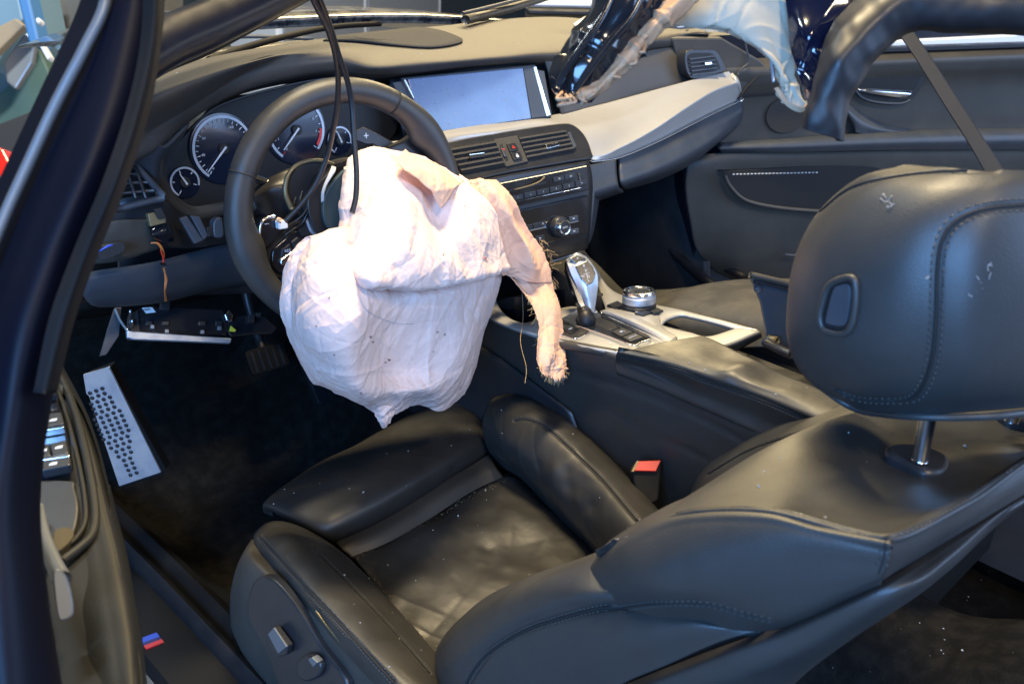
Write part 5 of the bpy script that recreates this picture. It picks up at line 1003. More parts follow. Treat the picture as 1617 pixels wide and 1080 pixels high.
# backrest: left side
sid = net('back_side', [
    [(929, 890, 'x', -.565), (975, 846, 'x', -.57), (1080, 788, 'x', -.555), (1200, 765, 'x', -.55), (1300, 785, 'x', -.55), (1415, 815, 'x', -.55)],
    [(930, 893, 'x', -.598), (982, 853, 'x', -.620), (1068, 813, 'x', -.624), (1200, 804, 'x', -.624), (1300, 827, 'x', -.622), (1408, 850, 'x', -.620)],
    [(932, 900, 'x', -.612), (990, 868, 'x', -.640), (1075, 832, 'x', -.640), (1200, 828, 'x', -.638), (1300, 850, 'x', -.634), (1405, 872, 'x', -.626)],
    [(940, 920, 'x', -.622), (1005, 900, 'x', -.654), (1085, 875, 'x', -.652), (1195, 872, 'x', -.645), (1290, 885, 'x', -.636), (1400, 893, 'x', -.626)],
    [(955, 945, 'x', -.624), (1020, 930, 'x', -.654), (1095, 920, 'x', -.652), (1180, 925, 'x', -.644), (1270, 930, 'x', -.635), (1395, 908, 'x', -.625)],
    [(970, 966, 'x', -.618), (1033, 955, 'x', -.642), (1100, 953, 'x', -.642), (1166, 966, 'x', -.636), (1240, 978, 'x', -.628), (1392, 917, 'x', -.620)],
    [(1000, 1000, 'x', -.61), (1050, 990, 'x', -.62), (1110, 985, 'x', -.62), (1170, 995, 'x', -.62), (1240, 990, 'x', -.61), (1392, 925, 'x', -.60)]], LE, ds, 120, 160, wav=(.3, .0012, 61), label='large upper side bolster of the backrest')
low = net('back_side', [
    [(690, 1110, 'x', -.585), (688, 1080, 'x', -.585), (690, 1020, 'x', -.585), (752, 955, 'x', -.58), (840, 908, 'x', -.575), (928, 876, 'x', -.56), (985, 856, 'x', -.53)],
    [(684, 1120, 'x', -.61), (683, 1080, 'x', -.612), (698, 1025, 'x', -.618), (755, 970, 'x', -.622), (842, 924, 'x', -.622), (930, 889, 'x', -.60), (992, 872, 'x', -.57)],
    [(700, 1140, 'x', -.632), (700, 1095, 'x', -.636), (718, 1045, 'x', -.642), (775, 995, 'x', -.642), (855, 955, 'x', -.640), (940, 930, 'x', -.632), (1020, 925, 'x', -.60)],
    [(730, 1150, 'x', -.636), (737, 1080, 'x', -.640), (777, 1027, 'x', -.642), (839, 991, 'x', -.640), (928, 964, 'x', -.634), (1050, 951, 'x', -.62), (1120, 960, 'x', -.60)],
    [(790, 1160, 'x', -.634), (820, 1110, 'x', -.638), (860, 1070, 'x', -.640), (920, 1035, 'x', -.640), (1000, 1005, 'x', -.638), (1100, 985, 'x', -.63), (1180, 988, 'x', -.605)],
    [(880, 1180, 'x', -.625), (915, 1140, 'x', -.628), (945, 1105, 'x', -.630), (985, 1078, 'x', -.630), (1050, 1050, 'x', -.628), (1140, 1013, 'x', -.622), (1240, 984, 'x', -.60)]], LE, ds, 120, 150, wav=(.3, .0012, 71),
    grooves=[([(737, 1080), (777, 1027), (839, 991), (928, 964), (1000, 955), (1040, 950)], .0032, .0032)], label='lower side bolster of the backrest')
seam(low, [(733, 1085), (750, 1055), (777, 1027), (839, 991), (928, 964), (966, 957)], M['seam_dark'], ds, r=.0014, side=.0035, name='back_seam')
seam(sid, [(972, 962), (1000, 957), (1033, 953), (1099, 952), (1140, 958), (1180, 970), (1225, 980)], M['seam_dark'], ds, r=.0014, side=.003, name='back_seam')
seam(sid, [(1398, 856), (1396, 880), (1388, 905)], M['seam_dark'], ds, r=.0008, side=.003, name='back_seam')
# top of the backrest
tp = net('back_top', [
    [(943, 876, 'x', -.57), (975, 846, 'x', -.575), (1078, 789, 'x', -.56), (1198, 714, 'x', -.50), (1300, 666, 'x', -.43), (1385, 642, 'x', -.36), (1480, 612, 'x', -.28), (1600, 590, 'x', -.17), (1700, 600, 'x', -.10)],
    [(944, 875, 'x', -.588), (978, 848, 'x', -.600), (1072, 798, 'x', -.598), (1190, 740, 'x', -.54), (1305, 705, 'x', -.47), (1395, 680, 'x', -.40), (1490, 655, 'x', -.32), (1610, 630, 'x', -.21), (1720, 640, 'x', -.13)],
    [(945, 875, 'x', -.600), (980, 850, 'x', -.616), (1070, 806, 'x', -.617), (1195, 772, 'x', -.585), (1310, 755, 'x', -.530), (1410, 740, 'x', -.465), (1510, 710, 'x', -.38), (1620, 680, 'x', -.27), (1740, 680, 'x', -.17)],
    [(946, 874, 'x', -.606), (981, 852, 'x', -.620), (1069, 811, 'x', -.623), (1200, 796, 'x', -.615), (1305, 806, 'x', -.585), (1420, 805, 'x', -.54), (1530, 765, 'x', -.46), (1650, 705, 'x', -.33), (1780, 650, 'x', -.2)],
    [(947, 874, 'x', -.608), (982, 853, 'x', -.621), (1069, 813, 'x', -.624), (1200, 804, 'x', -.624), (1300, 827, 'x', -.621), (1410, 849, 'x', -.618), (1525, 792, 'x', -.53), (1617, 729, 'x', -.44), (1800, 610, 'x', -.25)]], M['leather'], ds, 110, 200, wav=(.3, .0012, 81), solid=.004)
seam(tp, [(985, 851), (1069, 812.5), (1130, 804), (1200, 803), (1250, 811), (1300, 825.5), (1350, 839), (1405, 847), (1460, 825), (1525, 790), (1617, 728)], M['leather'], ds, r=.0022, side=.004, stitches=True, lines=(1,), name='piping')
tube('piping', [(990, 850, 'x', -.622), (1069, 815, 'x', -.627), (1130, 806, 'x', -.6275), (1200, 806.5, 'x', -.6275), (1250, 815, 'x', -.6265), (1300, 829, 'x', -.625), (1350, 843, 'x', -.624), (1403, 850, 'x', -.623)], .0022, LE, ds, samples=60)
# rear edge, shell
net('back_rear', [[(1408, 849, 'x', -.619), (1525, 792, 'x', -.53), (1617, 729, 'x', -.44), (1800, 610, 'x', -.25)], [(1400, 885, 'x', -.622), (1500, 838, 'x', -.545), (1617, 758, 'x', -.445), (1800, 640, 'x', -.25)], [(1392, 917, 'x', -.615), (1476, 866, 'x', -.55), (1617, 781, 'x', -.44), (1800, 670, 'x', -.25)]], LE, ds, 30, 60)
net('back_shell', [
    [(950, 1097, 'x', -.600), (985, 1081, 'x', -.612), (1124, 1026, 'x', -.610), (1238, 985, 'x', -.606), (1390, 918, 'x', -.600), (1476, 868, 'x', -.54), (1617, 783, 'x', -.435), (1800, 680, 'x', -.25)],
    [(960, 1110, 'x', -.615), (1000, 1095, 'x', -.626), (1140, 1040, 'x', -.624), (1255, 998, 'x', -.618), (1400, 928, 'x', -.608), (1485, 875, 'x', -.545), (1617, 787, 'x', -.44), (1800, 690, 'x', -.25)],
    [(1030, 1140, 'x', -.612), (1080, 1110, 'x', -.618), (1180, 1070, 'x', -.616), (1290, 1022, 'x', -.610), (1430, 938, 'x', -.598), (1505, 880, 'x', -.54), (1617, 790, 'x', -.435), (1800, 700, 'x', -.25)],
    [(1150, 1180, 'x', -.58), (1200, 1130, 'x', -.58), (1263, 1066, 'x', -.575), (1345, 1007, 'x', -.57), (1440, 945, 'x', -.56), (1500, 898, 'x', -.52), (1617, 796, 'x', -.42), (1800, 710, 'x', -.25)],
    [(1150, 1180, 'x', -.50), (1200, 1130, 'x', -.50), (1265, 1066, 'x', -.48), (1347, 1007, 'x', -.46), (1442, 945, 'x', -.44), (1502, 898, 'x', -.40), (1620, 796, 'x', -.32), (1800, 712, 'x', -.2)]], M['leather'], ds, 60, 110)
tube('gap_shade_tube', [(950, 1090, 'x', -.585), (985, 1080, 'x', -.588), (1124, 1025, 'x', -.588), (1238, 984, 'x', -.585), (1390, 916, 'x', -.585)], .014, M['black'], ds, samples=50)  # hidden black filler tube, stands in for the shade inside the crack
# right (inner) bolster of the backrest
rbb = net('inner_bolster', [
    [(1400, 630, 'x', -.06), (1340, 634, 'x', -.06), (1240, 655, 'x', -.06), (1165, 690, 'x', -.06), (1118, 740, 'x', -.06), (1090, 790, 'x', -.07), (1080, 860, 'x', -.08)],
    [(1400, 636, 'x', -.10), (1342, 643, 'x', -.10), (1240, 662, 'x', -.095), (1160, 698, 'x', -.09), (1108, 738, 'x', -.09), (1088, 785, 'x', -.095), (1080, 850, 'x', -.1)],
    [(1405, 645, 'x', -.15), (1346, 655, 'x', -.15), (1245, 682, 'x', -.14), (1165, 718, 'x', -.135), (1115, 755, 'x', -.13), (1094, 800, 'x', -.13), (1085, 860, 'x', -.13)],
    [(1410, 665, 'x', -.21), (1350, 680, 'x', -.21), (1255, 715, 'x', -.20), (1180, 755, 'x', -.19), (1130, 800, 'x', -.18), (1105, 850, 'x', -.175), (1095, 900, 'x', -.17)],
    [(1420, 700, 'x', -.26), (1360, 720, 'x', -.26), (1270, 755, 'x', -.25), (1200, 800, 'x', -.24), (1150, 850, 'x', -.23), (1120, 900, 'x', -.22), (1110, 950, 'x', -.21)]], M['leather'], ds, 80, 110,
    grooves=[([(1118, 748), (1180, 712), (1240, 690), (1300, 672), (1335, 656)], .0026, .0028)], wav=(.3, .001, 91))
seam(rbb, [(1118, 748), (1180, 712), (1240, 690), (1300, 673), (1330, 660)], M['seam_dark'], ds, r=.0009, side=.003, name='bolster_seam')
net('back_front', [[(-.52, -.88, -.07), (-.37, -.89, -.06), (-.24, -.88, -.08)], [(-.54, -.80, -.24), (-.37, -.80, -.24), (-.22, -.79, -.25)], [(-.58, -.66, -.48), (-.37, -.68, -.48), (-.16, -.65, -.48)]], LE, ds, 20, 24, solid=.02)
# headrest
hrw = lambda x, y, a, v: P(x, y, a, v)
HR = [  # rings from the inner-front edge round the visible side to the rear panel
    [(1420, 262, 'x', -.40), (1345, 290, 'x', -.40), (1290, 345, 'x', -.40), (1262, 410, 'x', -.40), (1252, 480, 'x', -.40), (1258, 545, 'x', -.40), (1290, 595, 'x', -.40), (1350, 630, 'x', -.40)],
    [(1440, 258, 'x', -.435), (1360, 278, 'x', -.45), (1296, 330, 'x', -.455), (1258, 400, 'x', -.46), (1245, 480, 'x', -.46), (1250, 552, 'x', -.46), (1285, 606, 'x', -.455), (1350, 642, 'x', -.44)],
    [(1470, 260, 'x', -.455), (1385, 285, 'x', -.475), (1325, 335, 'x', -.485), (1285, 400, 'x', -.492), (1268, 480, 'x', -.492), (1275, 550, 'x', -.490), (1310, 608, 'x', -.48), (1370, 648, 'x', -.46)],
    [(1500, 262, 'x', -.462), (1425, 295, 'x', -.486), (1370, 350, 'x', -.500), (1335, 415, 'x', -.508), (1325, 490, 'x', -.510), (1335, 560, 'x', -.508), (1360, 615, 'x', -.495), (1410, 652, 'x', -.465)],
    [(1540, 265, 'x', -.462), (1480, 300, 'x', -.488), (1435, 350, 'x', -.505), (1410, 420, 'x', -.515), (1400, 500, 'x', -.517), (1400, 570, 'x', -.512), (1410, 620, 'x', -.497), (1440, 654, 'x', -.465)],
    [(1590, 268, 'x', -.45), (1545, 300, 'x', -.478), (1500, 350, 'x', -.498), (1480, 420, 'x', -.508), (1472, 500, 'x', -.510), (1466, 570, 'x', -.505), (1464, 622, 'x', -.492), (1470, 655, 'x', -.465)],
    [(1640, 270, 'x', -.43), (1605, 296, 'x', -.458), (1575, 345, 'x', -.480), (1560, 420, 'x', -.492), (1550, 500, 'x', -.495), (1542, 575, 'x', -.490), (1535, 624, 'x', -.475), (1530, 654, 'x', -.448)],
    [(1720, 274, 'x', -.39), (1700, 300, 'x', -.41), (1680, 345, 'x', -.43), (1668, 420, 'x', -.442), (1656, 500, 'x', -.444), (1645, 575, 'x', -.440), (1630, 620, 'x', -.43), (1615, 648, 'x', -.41)],
    [(1840, 290, 'x', -.32), (1830, 320, 'x', -.33), (1815, 365, 'x', -.345), (1800, 430, 'x', -.35), (1780, 500, 'x', -.35), (1760, 570, 'x', -.35), (1740, 610, 'x', -.345), (1720, 635, 'x', -.335)],
    [(1960, 310, 'x', -.23), (1950, 340, 'x', -.23), (1930, 380, 'x', -.235), (1910, 440, 'x', -.235), (1880, 510, 'x', -.235), (1850, 570, 'x', -.235), (1820, 600, 'x', -.24), (1790, 620, 'x', -.25)]]
hr = net('headrest', HR, mat('headrest_leather', (.028, .0285, .0285), .44, spec=.55, bump=('leather', 380), bstr=.12, bdist=.0005, rvar=.1), ds, 150, 130, solid=.004, wav=(.25, .001, 101),
         grooves=[([(1620, 324), (1570, 328), (1530, 338), (1500, 358), (1485, 390), (1480, 430), (1478, 500), (1473, 560), (1460, 605), (1440, 628), (1400, 632), (1350, 628), (1315, 612)], .0014, .0030),
                  ([(1292, 335), (1340, 298), (1400, 280), (1480, 270), (1570, 268)], .0026, .003)], bulges=[((1322, 488), .0022, .030)])
net('headrest_bottom', [[(1290, 600, 'x', -.455), (1350, 640, 'x', -.44), (1410, 650, 'x', -.465), (1470, 653, 'x', -.465), (1530, 653, 'x', -.447), (1615, 647, 'x', -.41), (1790, 619, 'x', -.25)], [(1300, 600, 'x', -.40), (1360, 628, 'x', -.39), (1420, 630, 'x', -.39), (1480, 635, 'x', -.37), (1520, 635, 'x', -.34), (1600, 630, 'x', -.30), (1720, 622, 'x', -.25)]], LE, ds, 8, 30)
seam(hr, [(1617, 324), (1570, 328), (1530, 338), (1500, 358), (1485, 390), (1480, 430), (1478, 500), (1473, 560), (1460, 605), (1440, 628), (1400, 632), (1350, 628), (1320, 615)], M['seam_dark'], ds, r=.0016, side=.0045, name='headrest_seam', n=120)
seam(hr, [(1294, 334), (1340, 298), (1400, 281), (1480, 271), (1560, 268)], M['seam_dark'], ds, r=.0008, side=.0035, lines=(1,), name='headrest_seam')
hb = REG[hr.name]; c, n_ = cast(hb, 1325, 487); n_ = n_ if n_ @ (CAM - c) > 0 else -n_
hpl = Plane(c, n_)
tube('release_surround', [hpl.at(*q, .0012) for q in ((1309, 452), (1328, 441), (1348, 441), (1352, 470), (1346, 510), (1332, 527), (1303, 522), (1295, 502), (1300, 475))], .0030, M['headrest_leather'], ds, closed=True, samples=80, n=12)
pp('button_well', [(1311, 455), (1326, 446), (1345, 445), (1348, 470), (1342, 508), (1331, 522), (1303, 517), (1299, 503)], hpl, .004, M['black'], ds, off=.0010, smo=60, bevel=.0005)
pp('release_button', [(1315, 459), (1324, 451), (1339, 450), (1342, 470), (1337, 504), (1329, 515), (1306, 511), (1304, 502)], hpl, .006, M['grey_plastic'], ds, off=.0030, smo=50, bevel=.0016, label='headrest release button')
for px0, x_ in ((1463, -.455), (1610, -.30)):
    a = P(px0 + 6, 640, 'x', x_); b_ = P(px0 - 8, 712, 'x', x_)
    if px0 > 1500: a = P(1605, 640, 'x', x_); b_ = P(1598, 660, 'x', x_)
    tube('headrest_post', [a + (a - b_) * .4, a, b_, b_ - (a - b_) * .2], .0068, M['chrome'], ds, n=20, samples=10)
tb_ = REG[tp.name]
c, n_ = cast(tb_, 1452, 716); n_ = n_ if n_ @ (CAM - c) > 0 else -n_
gpl = Plane(c, n_)
pp('post_guide', [(1400, 703), (1420, 698), (1460, 702), (1494, 716), (1500, 728), (1490, 742), (1460, 742), (1425, 726), (1402, 714)], gpl, .03, M['hard_plastic'], ds, off=.010, smo=60, bevel=.004)
c2, n2_ = cast(tb_, 1600, 652) or (c, n_)
pp('post_guide', [(1570, 640), (1600, 636), (1640, 645), (1640, 662), (1600, 660), (1575, 650)], Plane(c2, n_), .02, M['hard_plastic'], ds, off=.008, smo=40, bevel=.003)
# lint and scratches on the headrest
mat('lint', (.36, .34, .31), .9)
def fluff(bvh, x, y, n, L, par):
    h = cast(bvh, x, y)
    if h is None: return
    S = []
    for _ in range(n):
        q = cast(bvh, x + rr.gauss(0, L), y + rr.gauss(0, L)); 
        if q is None: continue
        p = q[0]; d = np.array([rr.gauss(0, 1) for _ in range(3)]); K = [p]
        for _ in range(4): d = d * .6 + np.array([rr.gauss(0, 1) for _ in range(3)]); d /= np.linalg.norm(d); p = p + d * .0018; K.append(p)
        S.append(cr(np.array(K), 10))
    tubes('lint', S, .0003, M['lint'], par, n=4)
fluff(hb, 1404, 318, 13, 5, ds); fluff(hb, 1466, 436, 4, 3, ds); fluff(hb, 1550, 450, 5, 8, ds); fluff(hb, 1570, 412, 2, 4, ds)
fluff(REG[cc_.name], 770, 850, 3, 10, ds)

# seat belt buckle
bkl = thing('seat_belt_buckle', 'seat belt buckle with a bright red release button beside the driver seat', 'buckle', P(1020, 745, 'x', -.135))
bp1 = Plane(P(1020, 736, 'x', -.135), (-.45, -.55, .70), (.78, -.62, 0))
pp('buckle_body', [(996, 738), (1006, 726), (1046, 725), (1044, 745), (1040, 790), (1020, 800), (1004, 770)], bp1, .02, M['matt_black'], bkl, off=-.002, bevel=.003)
pp('release_button', [(999, 743), (1008, 728), (1044, 726.5), (1036, 744)], bp1, .01, M['red_plastic'], bkl, off=.003, bevel=.0012)
pp('metal_edge', [(997, 744), (1006, 727), (1009, 727.5), (1001, 745)], bp1, .008, M['bronze'], bkl, off=.0034, bevel=.0004)

# ================================================================== PASSENGER SEAT
ps = thing('passenger_seat', 'brown-black passenger seat cushion beyond the centre console', 'car seat', (.38, -.4, -.72))
net('seat_cushion', [
    [(950, 540, 'x', .19), (958, 512, 'x', .20), (985, 490, 'x', .22), (1050, 464, 'x', .26), (1120, 447, 'x', .32), (1190, 440, 'x', .40), (1280, 440, 'x', .52)],
    [(960, 560, 'x', .165), (975, 522, 'x', .165), (1010, 498, 'x', .175), (1080, 478, 'x', .20), (1150, 466, 'x', .24), (1220, 462, 'x', .30), (1300, 465, 'x', .42)],
    [(985, 590, 'x', .155), (1010, 545, 'x', .155), (1055, 520, 'x', .155), (1115, 505, 'x', .16), (1180, 498, 'x', .18), (1250, 500, 'x', .22), (1330, 510, 'x', .32)],
    [(1020, 640, 'x', .15), (1050, 590, 'x', .15), (1100, 565, 'x', .15), (1160, 552, 'x', .15), (1220, 548, 'x', .16), (1290, 550, 'x', .18), (1360, 570, 'x', .25)]], mat('seat_cloth', (.042, .039, .034), .75, bump=('noise', 900), bstr=.5, dirt=(DUST, .35, 20)), ps, 50, 70)
net('cushion_top', [[(.2, -.10, -.36), (.4, -.02, -.34), (.6, -.10, -.36)], [(.18, -.25, -.27), (.4, -.2, -.29), (.62, -.25, -.30)], [(.2, -.6, -.28), (.4, -.6, -.30), (.62, -.6, -.30)]], M['leather'], ps, 20, 20, solid=.08)

net('backrest', [[(.10, -.62, -.52), (.09, -.74, -.25), (.11, -.84, -.02), (.14, -.88, .03)], [(.13, -.60, -.52), (.14, -.71, -.25), (.15, -.82, -.02), (.16, -.87, .04)], [(.37, -.60, -.52), (.37, -.70, -.25), (.37, -.82, .0), (.37, -.87, .06)], [(.61, -.60, -.52), (.60, -.71, -.25), (.59, -.82, -.02), (.58, -.87, .04)],
                   [(.64, -.64, -.52), (.65, -.76, -.25), (.63, -.86, -.02), (.60, -.88, .03)]], M['leather'], ps, 90, 70, solid=.06)
box('seat_base', .14, .60, -.80, -.15, -.70, -.40, M['matt_black'], ps, bevel=.03)
# ================================================================== PASSENGER DOOR (standing open)
pdr = thing('passenger_door', 'open passenger door with black inner panel and silver pull handle', 'car door', (1.05, -.2, -.6))
dpl = Plane((.71, 0, -.07), (-.515, -.857, 0), (.857, -.515, 0))
def dp(name, poly, depth, m, off=0, parent=None, **k): return pp(name, poly, dpl, depth, M[m], parent or pdr, off=off, **k)
def dn(name, rows, m, **k): return net(name, [[dpl.at(x, y, o) for x, y, o in r] for r in rows], M[m], pdr, **k)
dp('door_skin', [(1075, 60), (1250, 50), (1900, 30), (1900, 620), (1200, 620), (1100, 440), (1080, 300)], .06, 'paint_black', off=-.03)
dn('upper_panel', [[(1080, 90, .0), (1200, 92, .0), (1390, 84, .0), (1617, 76, .0), (1850, 68, 0)], [(1085, 98, .02), (1200, 108, .03), (1390, 95, .03), (1617, 86, .03), (1850, 78, .03)], [(1090, 120, .02), (1200, 128, .03), (1390, 112, .03), (1617, 104, .03), (1850, 95, .03)],
                   [(1100, 160, .01), (1220, 158, .012), (1390, 140, .012), (1617, 130, .012), (1850, 120, .012)], [(1120, 200, .008), (1240, 200, .01), (1390, 190, .01), (1617, 185, .01), (1850, 180, .01)], [(1135, 236, .008), (1250, 228, .01), (1400, 215, .01), (1617, 208, .01), (1850, 204, .01)]], 'soft_plastic', nu=50, nv=90)
dn('armrest', [[(1130, 225, .0), (1250, 218, .01), (1400, 207, .01), (1617, 202, .01), (1850, 200, .01)], [(1138, 228, .035), (1250, 222, .05), (1400, 212, .055), (1617, 207, .055), (1850, 205, .055)], [(1136, 236, .045), (1250, 232, .062), (1400, 226, .07), (1617, 222, .07), (1850, 220, .07)], [(1140, 242, .03), (1250, 241, .055), (1400, 238, .06), (1617, 237, .06), (1850, 237, .06)]], 'grey_plastic', nu=30, nv=80)
dn('lower_panel', [[(1090, 245, .0), (1160, 241, .03), (1300, 240, .045), (1450, 237, .05), (1617, 236, .05), (1850, 236, .05)], [(1085, 262, .01), (1155, 260, .035), (1300, 260, .045), (1450, 262, .05), (1617, 264, .05), (1850, 266, .05)],
                   [(1083, 300, .01), (1150, 305, .03), (1300, 318, .035), (1450, 325, .04), (1617, 328, .04), (1850, 330, .04)], [(1090, 350, .01), (1160, 355, .03), (1300, 370, .03), (1450, 380, .03), (1617, 385, .03), (1850, 390, .03)],
                   [(1100, 395, .0), (1170, 410, .02), (1300, 440, .02), (1450, 450, .02), (1617, 460, .02), (1850, 470, .02)], [(1130, 430, -.02), (1200, 460, .0), (1300, 500, .0), (1450, 520, .0), (1617, 530, 0), (1850, 540, 0)]], 'soft_plastic', nu=60, nv=90,
   mod=None)
dp('mirror_triangle', [(1060, 60), (1140, 60), (1200, 95), (1218, 112), (1150, 165), (1095, 190)], .02, 'soft_plastic', off=.028, bevel=.004)
tube('panel_line', [dpl.at(x, y, .030) for x, y in ((1165, 158), (1185, 132), (1212, 112), (1240, 106))], .0028, M['seam_dark'], pdr, samples=20)
tube('panel_line', [dpl.at(x, y, .019) for x, y in ((1170, 152), (1230, 148), (1290, 144))], .002, M['seam_dark'], pdr, samples=12)
tube('wire', [dpl.at(x, y, .035) for x, y in ((1176, 55), (1178, 75), (1183, 98), (1172, 108), (1165, 118))], .002, M['grey_plastic'], pdr, samples=20)
cs = dpl.at(1243, 182, .016); prism('speaker_grille', disc(dpl, cs, .052, 40, .042), dpl.n, .006, M['speaker_cloth'], pdr, .001)
# door handle recess and pull
h = dp('handle_recess', [(1352, 122), (1362, 116), (1455, 117), (1460, 124), (1448, 148), (1436, 160), (1420, 164), (1372, 158), (1350, 144)], .02, 'hard_plastic', off=.020, smo=60, bevel=.002)
dp('handle_bowl', [(1358, 128), (1368, 122), (1448, 122), (1452, 127), (1440, 148), (1425, 156), (1375, 150), (1356, 141)], .008, 'black', off=.0215, smo=50, bevel=.001, parent=h)
net('pull_handle', [[dpl.at(1354, 139, .024), dpl.at(1375, 140, .034), dpl.at(1410, 142, .038), dpl.at(1441, 144, .034)], [dpl.at(1354, 142, .028), dpl.at(1375, 144, .040), dpl.at(1412, 147, .044), dpl.at(1439, 150, .040)], [dpl.at(1356, 145, .026), dpl.at(1380, 149, .036), dpl.at(1414, 154, .040), dpl.at(1430, 155, .034)]], M['chrome'], h, 16, 30, solid=.003)
tube('handle_lip', [dpl.at(x, y, .026) for x, y in ((1350, 142), (1362, 155), (1385, 162), (1420, 164), (1437, 159))], .0028, M['grey_plastic'], h, samples=30)
# grab handle wedge
dn('grab_handle', [[(1340, 162, .012), (1365, 182, .016), (1400, 197, .016), (1438, 204, .014)], [(1335, 172, .035), (1360, 192, .04), (1395, 205, .035), (1436, 208, .02)], [(1350, 205, .03), (1355, 211, .04), (1390, 212, .035), (1430, 211, .02)]], 'grey_plastic', nu=20, nv=30)
tube('grab_edge', [dpl.at(x, y, .03) for x, y in ((1330, 180), (1345, 195), (1355, 211), (1395, 212), (1432, 210))], .002, M['seam_dark'], pdr, samples=20)
# door pocket with light strip
dp('door_pocket', [(1148, 277), (1160, 270), (1390, 266), (1390, 330), (1320, 333), (1245, 328), (1190, 320), (1165, 306)], .02, 'black', off=.048, smo=70, bevel=.002)
tube('pocket_lip', [dpl.at(x, y, .052) for x, y in ((1144, 276), (1152, 293), (1170, 312), (1195, 322), (1245, 330), (1320, 335), (1400, 336))], .0045, M['soft_plastic'], pdr, samples=50)
for k in range(24):
    x = 1157 + k * 5.7; tube('light_dot', [dpl.at(x, 275.5 - k * .12, .050), dpl.at(x + 3, 275.4 - k * .12, .050)], .0014, M['white_print'], pdr, n=6)
tube('panel_line', [dpl.at(x, y, .048) for x, y in ((1238, 402), (1265, 405))], .003, M['grey_plastic'], pdr, samples=5)
# belt line: silver/white sill above panel
dp('window_channel', [(1385, 66), (1900, 40), (1900, 68), (1385, 82)], .05, 'white_paint', off=-.02, bevel=.004)
dp('window_channel_lip', [(1385, 76), (1900, 60), (1900, 66), (1385, 84)], .03, 'rubber', off=.01, bevel=.002)

bs = net('seat_belt', [[(1410, 40, 'x', .53), (1434, 36, 'x', .55)], [(1448, 95, 'x', .53), (1472, 93, 'x', .55)], [(1488, 160, 'x', .53), (1510, 152, 'x', .55)], [(1532, 230, 'x', .53), (1553, 218, 'x', .55)], [(1565, 290, 'x', .53), (1590, 275, 'x', .55)]], mat('webbing', (.014, .014, .015), .55, bump=('noise', 1500), bstr=.5), None, 40, 10, solid=.0025)
tag(bs, 'dark belt webbing running diagonally in front of the open passenger door', 'seat belt')
# ================================================================== DRIVER DOOR (standing open, seen from above its armrest)
dd = thing('driver_door', 'open driver door with black leather armrest, window switches and dark frame', 'car door', (-.95, -.3, -.7))
def dz(y):  # distance of the armrest edge as it comes towards the camera
    return float(np.interp(y, [540, 640, 700, 790, 865, 940, 1015, 1080, 1200], [1.12, 1.0, .93, .85, .79, .73, .68, .64, .56]))
def DP(x, y, o=0.0): return P(x, y, 'd', dz(y) + o)
edge_ = [(84, 560), (108, 605), (133, 655), (152, 710), (166, 765), (178, 815), (192, 870), (205, 940), (217, 1010), (224, 1080), (228, 1150)]
def drow(dx, o, dy=0): return [DP(x + dx * (1 if isinstance(dx, (int, float)) else 1), y + dy, o) for x, y in edge_]
net('door_panel', [drow(6, .10), drow(2, .03), drow(-6, .004), drow(-16, 0), drow(-24, .004), drow(-34, .0), drow(-60, .004), drow(-110, .01), drow(-190, .02)], M['door_leather'], dd, 70, 120, solid=.01,
    grooves=[([(80, 580), (100, 625), (122, 680), (136, 740), (146, 790), (140, 840), (118, 866), (98, 884)], .004, .004)])
tube('armrest_bead', [DP(x, y, -.004) for x, y in ((86, 578), (108, 622), (124, 670), (137, 725), (147, 780), (150, 820), (143, 848), (122, 868), (98, 886))], .0042, M['door_leather'], dd, samples=70)
tube('armrest_bead', [DP(x, y, -.003) for x, y in ((84, 600), (100, 640), (114, 690), (126, 740), (134, 790), (134, 825), (120, 850), (100, 866))], .0025, M['door_leather'], dd, samples=60)
# lower leather wall with soft creases
net('door_lower', [[DP(x + 8, y, .12) for x, y in edge_[4:]], [DP(x - 4, y, .01) for x, y in edge_[4:]], [DP(x - 40, y, .0) for x, y in edge_[4:]], [DP(x - 90, y, .015) for x, y in edge_[4:]]], M['door_leather'], dd, 40, 80, solid=.006,
    bulges=[((150, 960), .003, .03), ((150, 1030), .003, .03)])
hs = Plane(DP(92, 690, -.004), np.cross(DP(110, 700) - DP(60, 700), DP(95, 650) - DP(100, 780)))
if hs.n @ (CAM - hs.o) < 0: hs = Plane(hs.o, -hs.n)
hs.o = DP(92, 690, -.012); hs.u = DP(110, 693) - DP(60, 700); hs.u -= hs.n * (hs.u @ hs.n); hs.u /= np.linalg.norm(hs.u); hs.v = np.cross(hs.n, hs.u)
sp_ = pp('switch_plate', [(20, 632), (78, 615), (92, 632), (104, 668), (111, 705), (115, 735), (60, 748), (20, 752)], hs, .02, M['gloss_black'], dd, off=-.002, bevel=.003)
for (q, e, ic) in (([(55, 655), (97, 650), (101, 668), (60, 676)], [(58, 677), (101, 670.5), (101.5, 674), (59, 681)], (84, 663)),
                   ([(78, 700), (104, 694), (108, 714), (82, 718)], [(66, 721), (109, 715), (110, 719.5), (66, 726)], (93, 706)),
                   ([(40, 706), (76, 700), (80, 718), (42, 726)], None, (68, 711)),
                   ([(66, 727), (110, 720), (111, 733), (66, 742)], None, (84, 732))):
    b = pp('window_switch', q, hs, .01, M['hard_plastic'], sp_, off=.006, bevel=.0015)
    if e: pp('switch_edge', e, hs, .008, M['chrome'], sp_, off=.0065, bevel=.0008)
    c = hs.at(ic[0], ic[1], .0062); prism('window_mark', [hs.uv(c, a_, b_) for a_, b_ in ((-.0035, -.002), (.003, -.002), (.0035, .0028), (-.001, .0028), (-.0035, .0008))], hs.n, .0005, M['white_print'], b, 0)
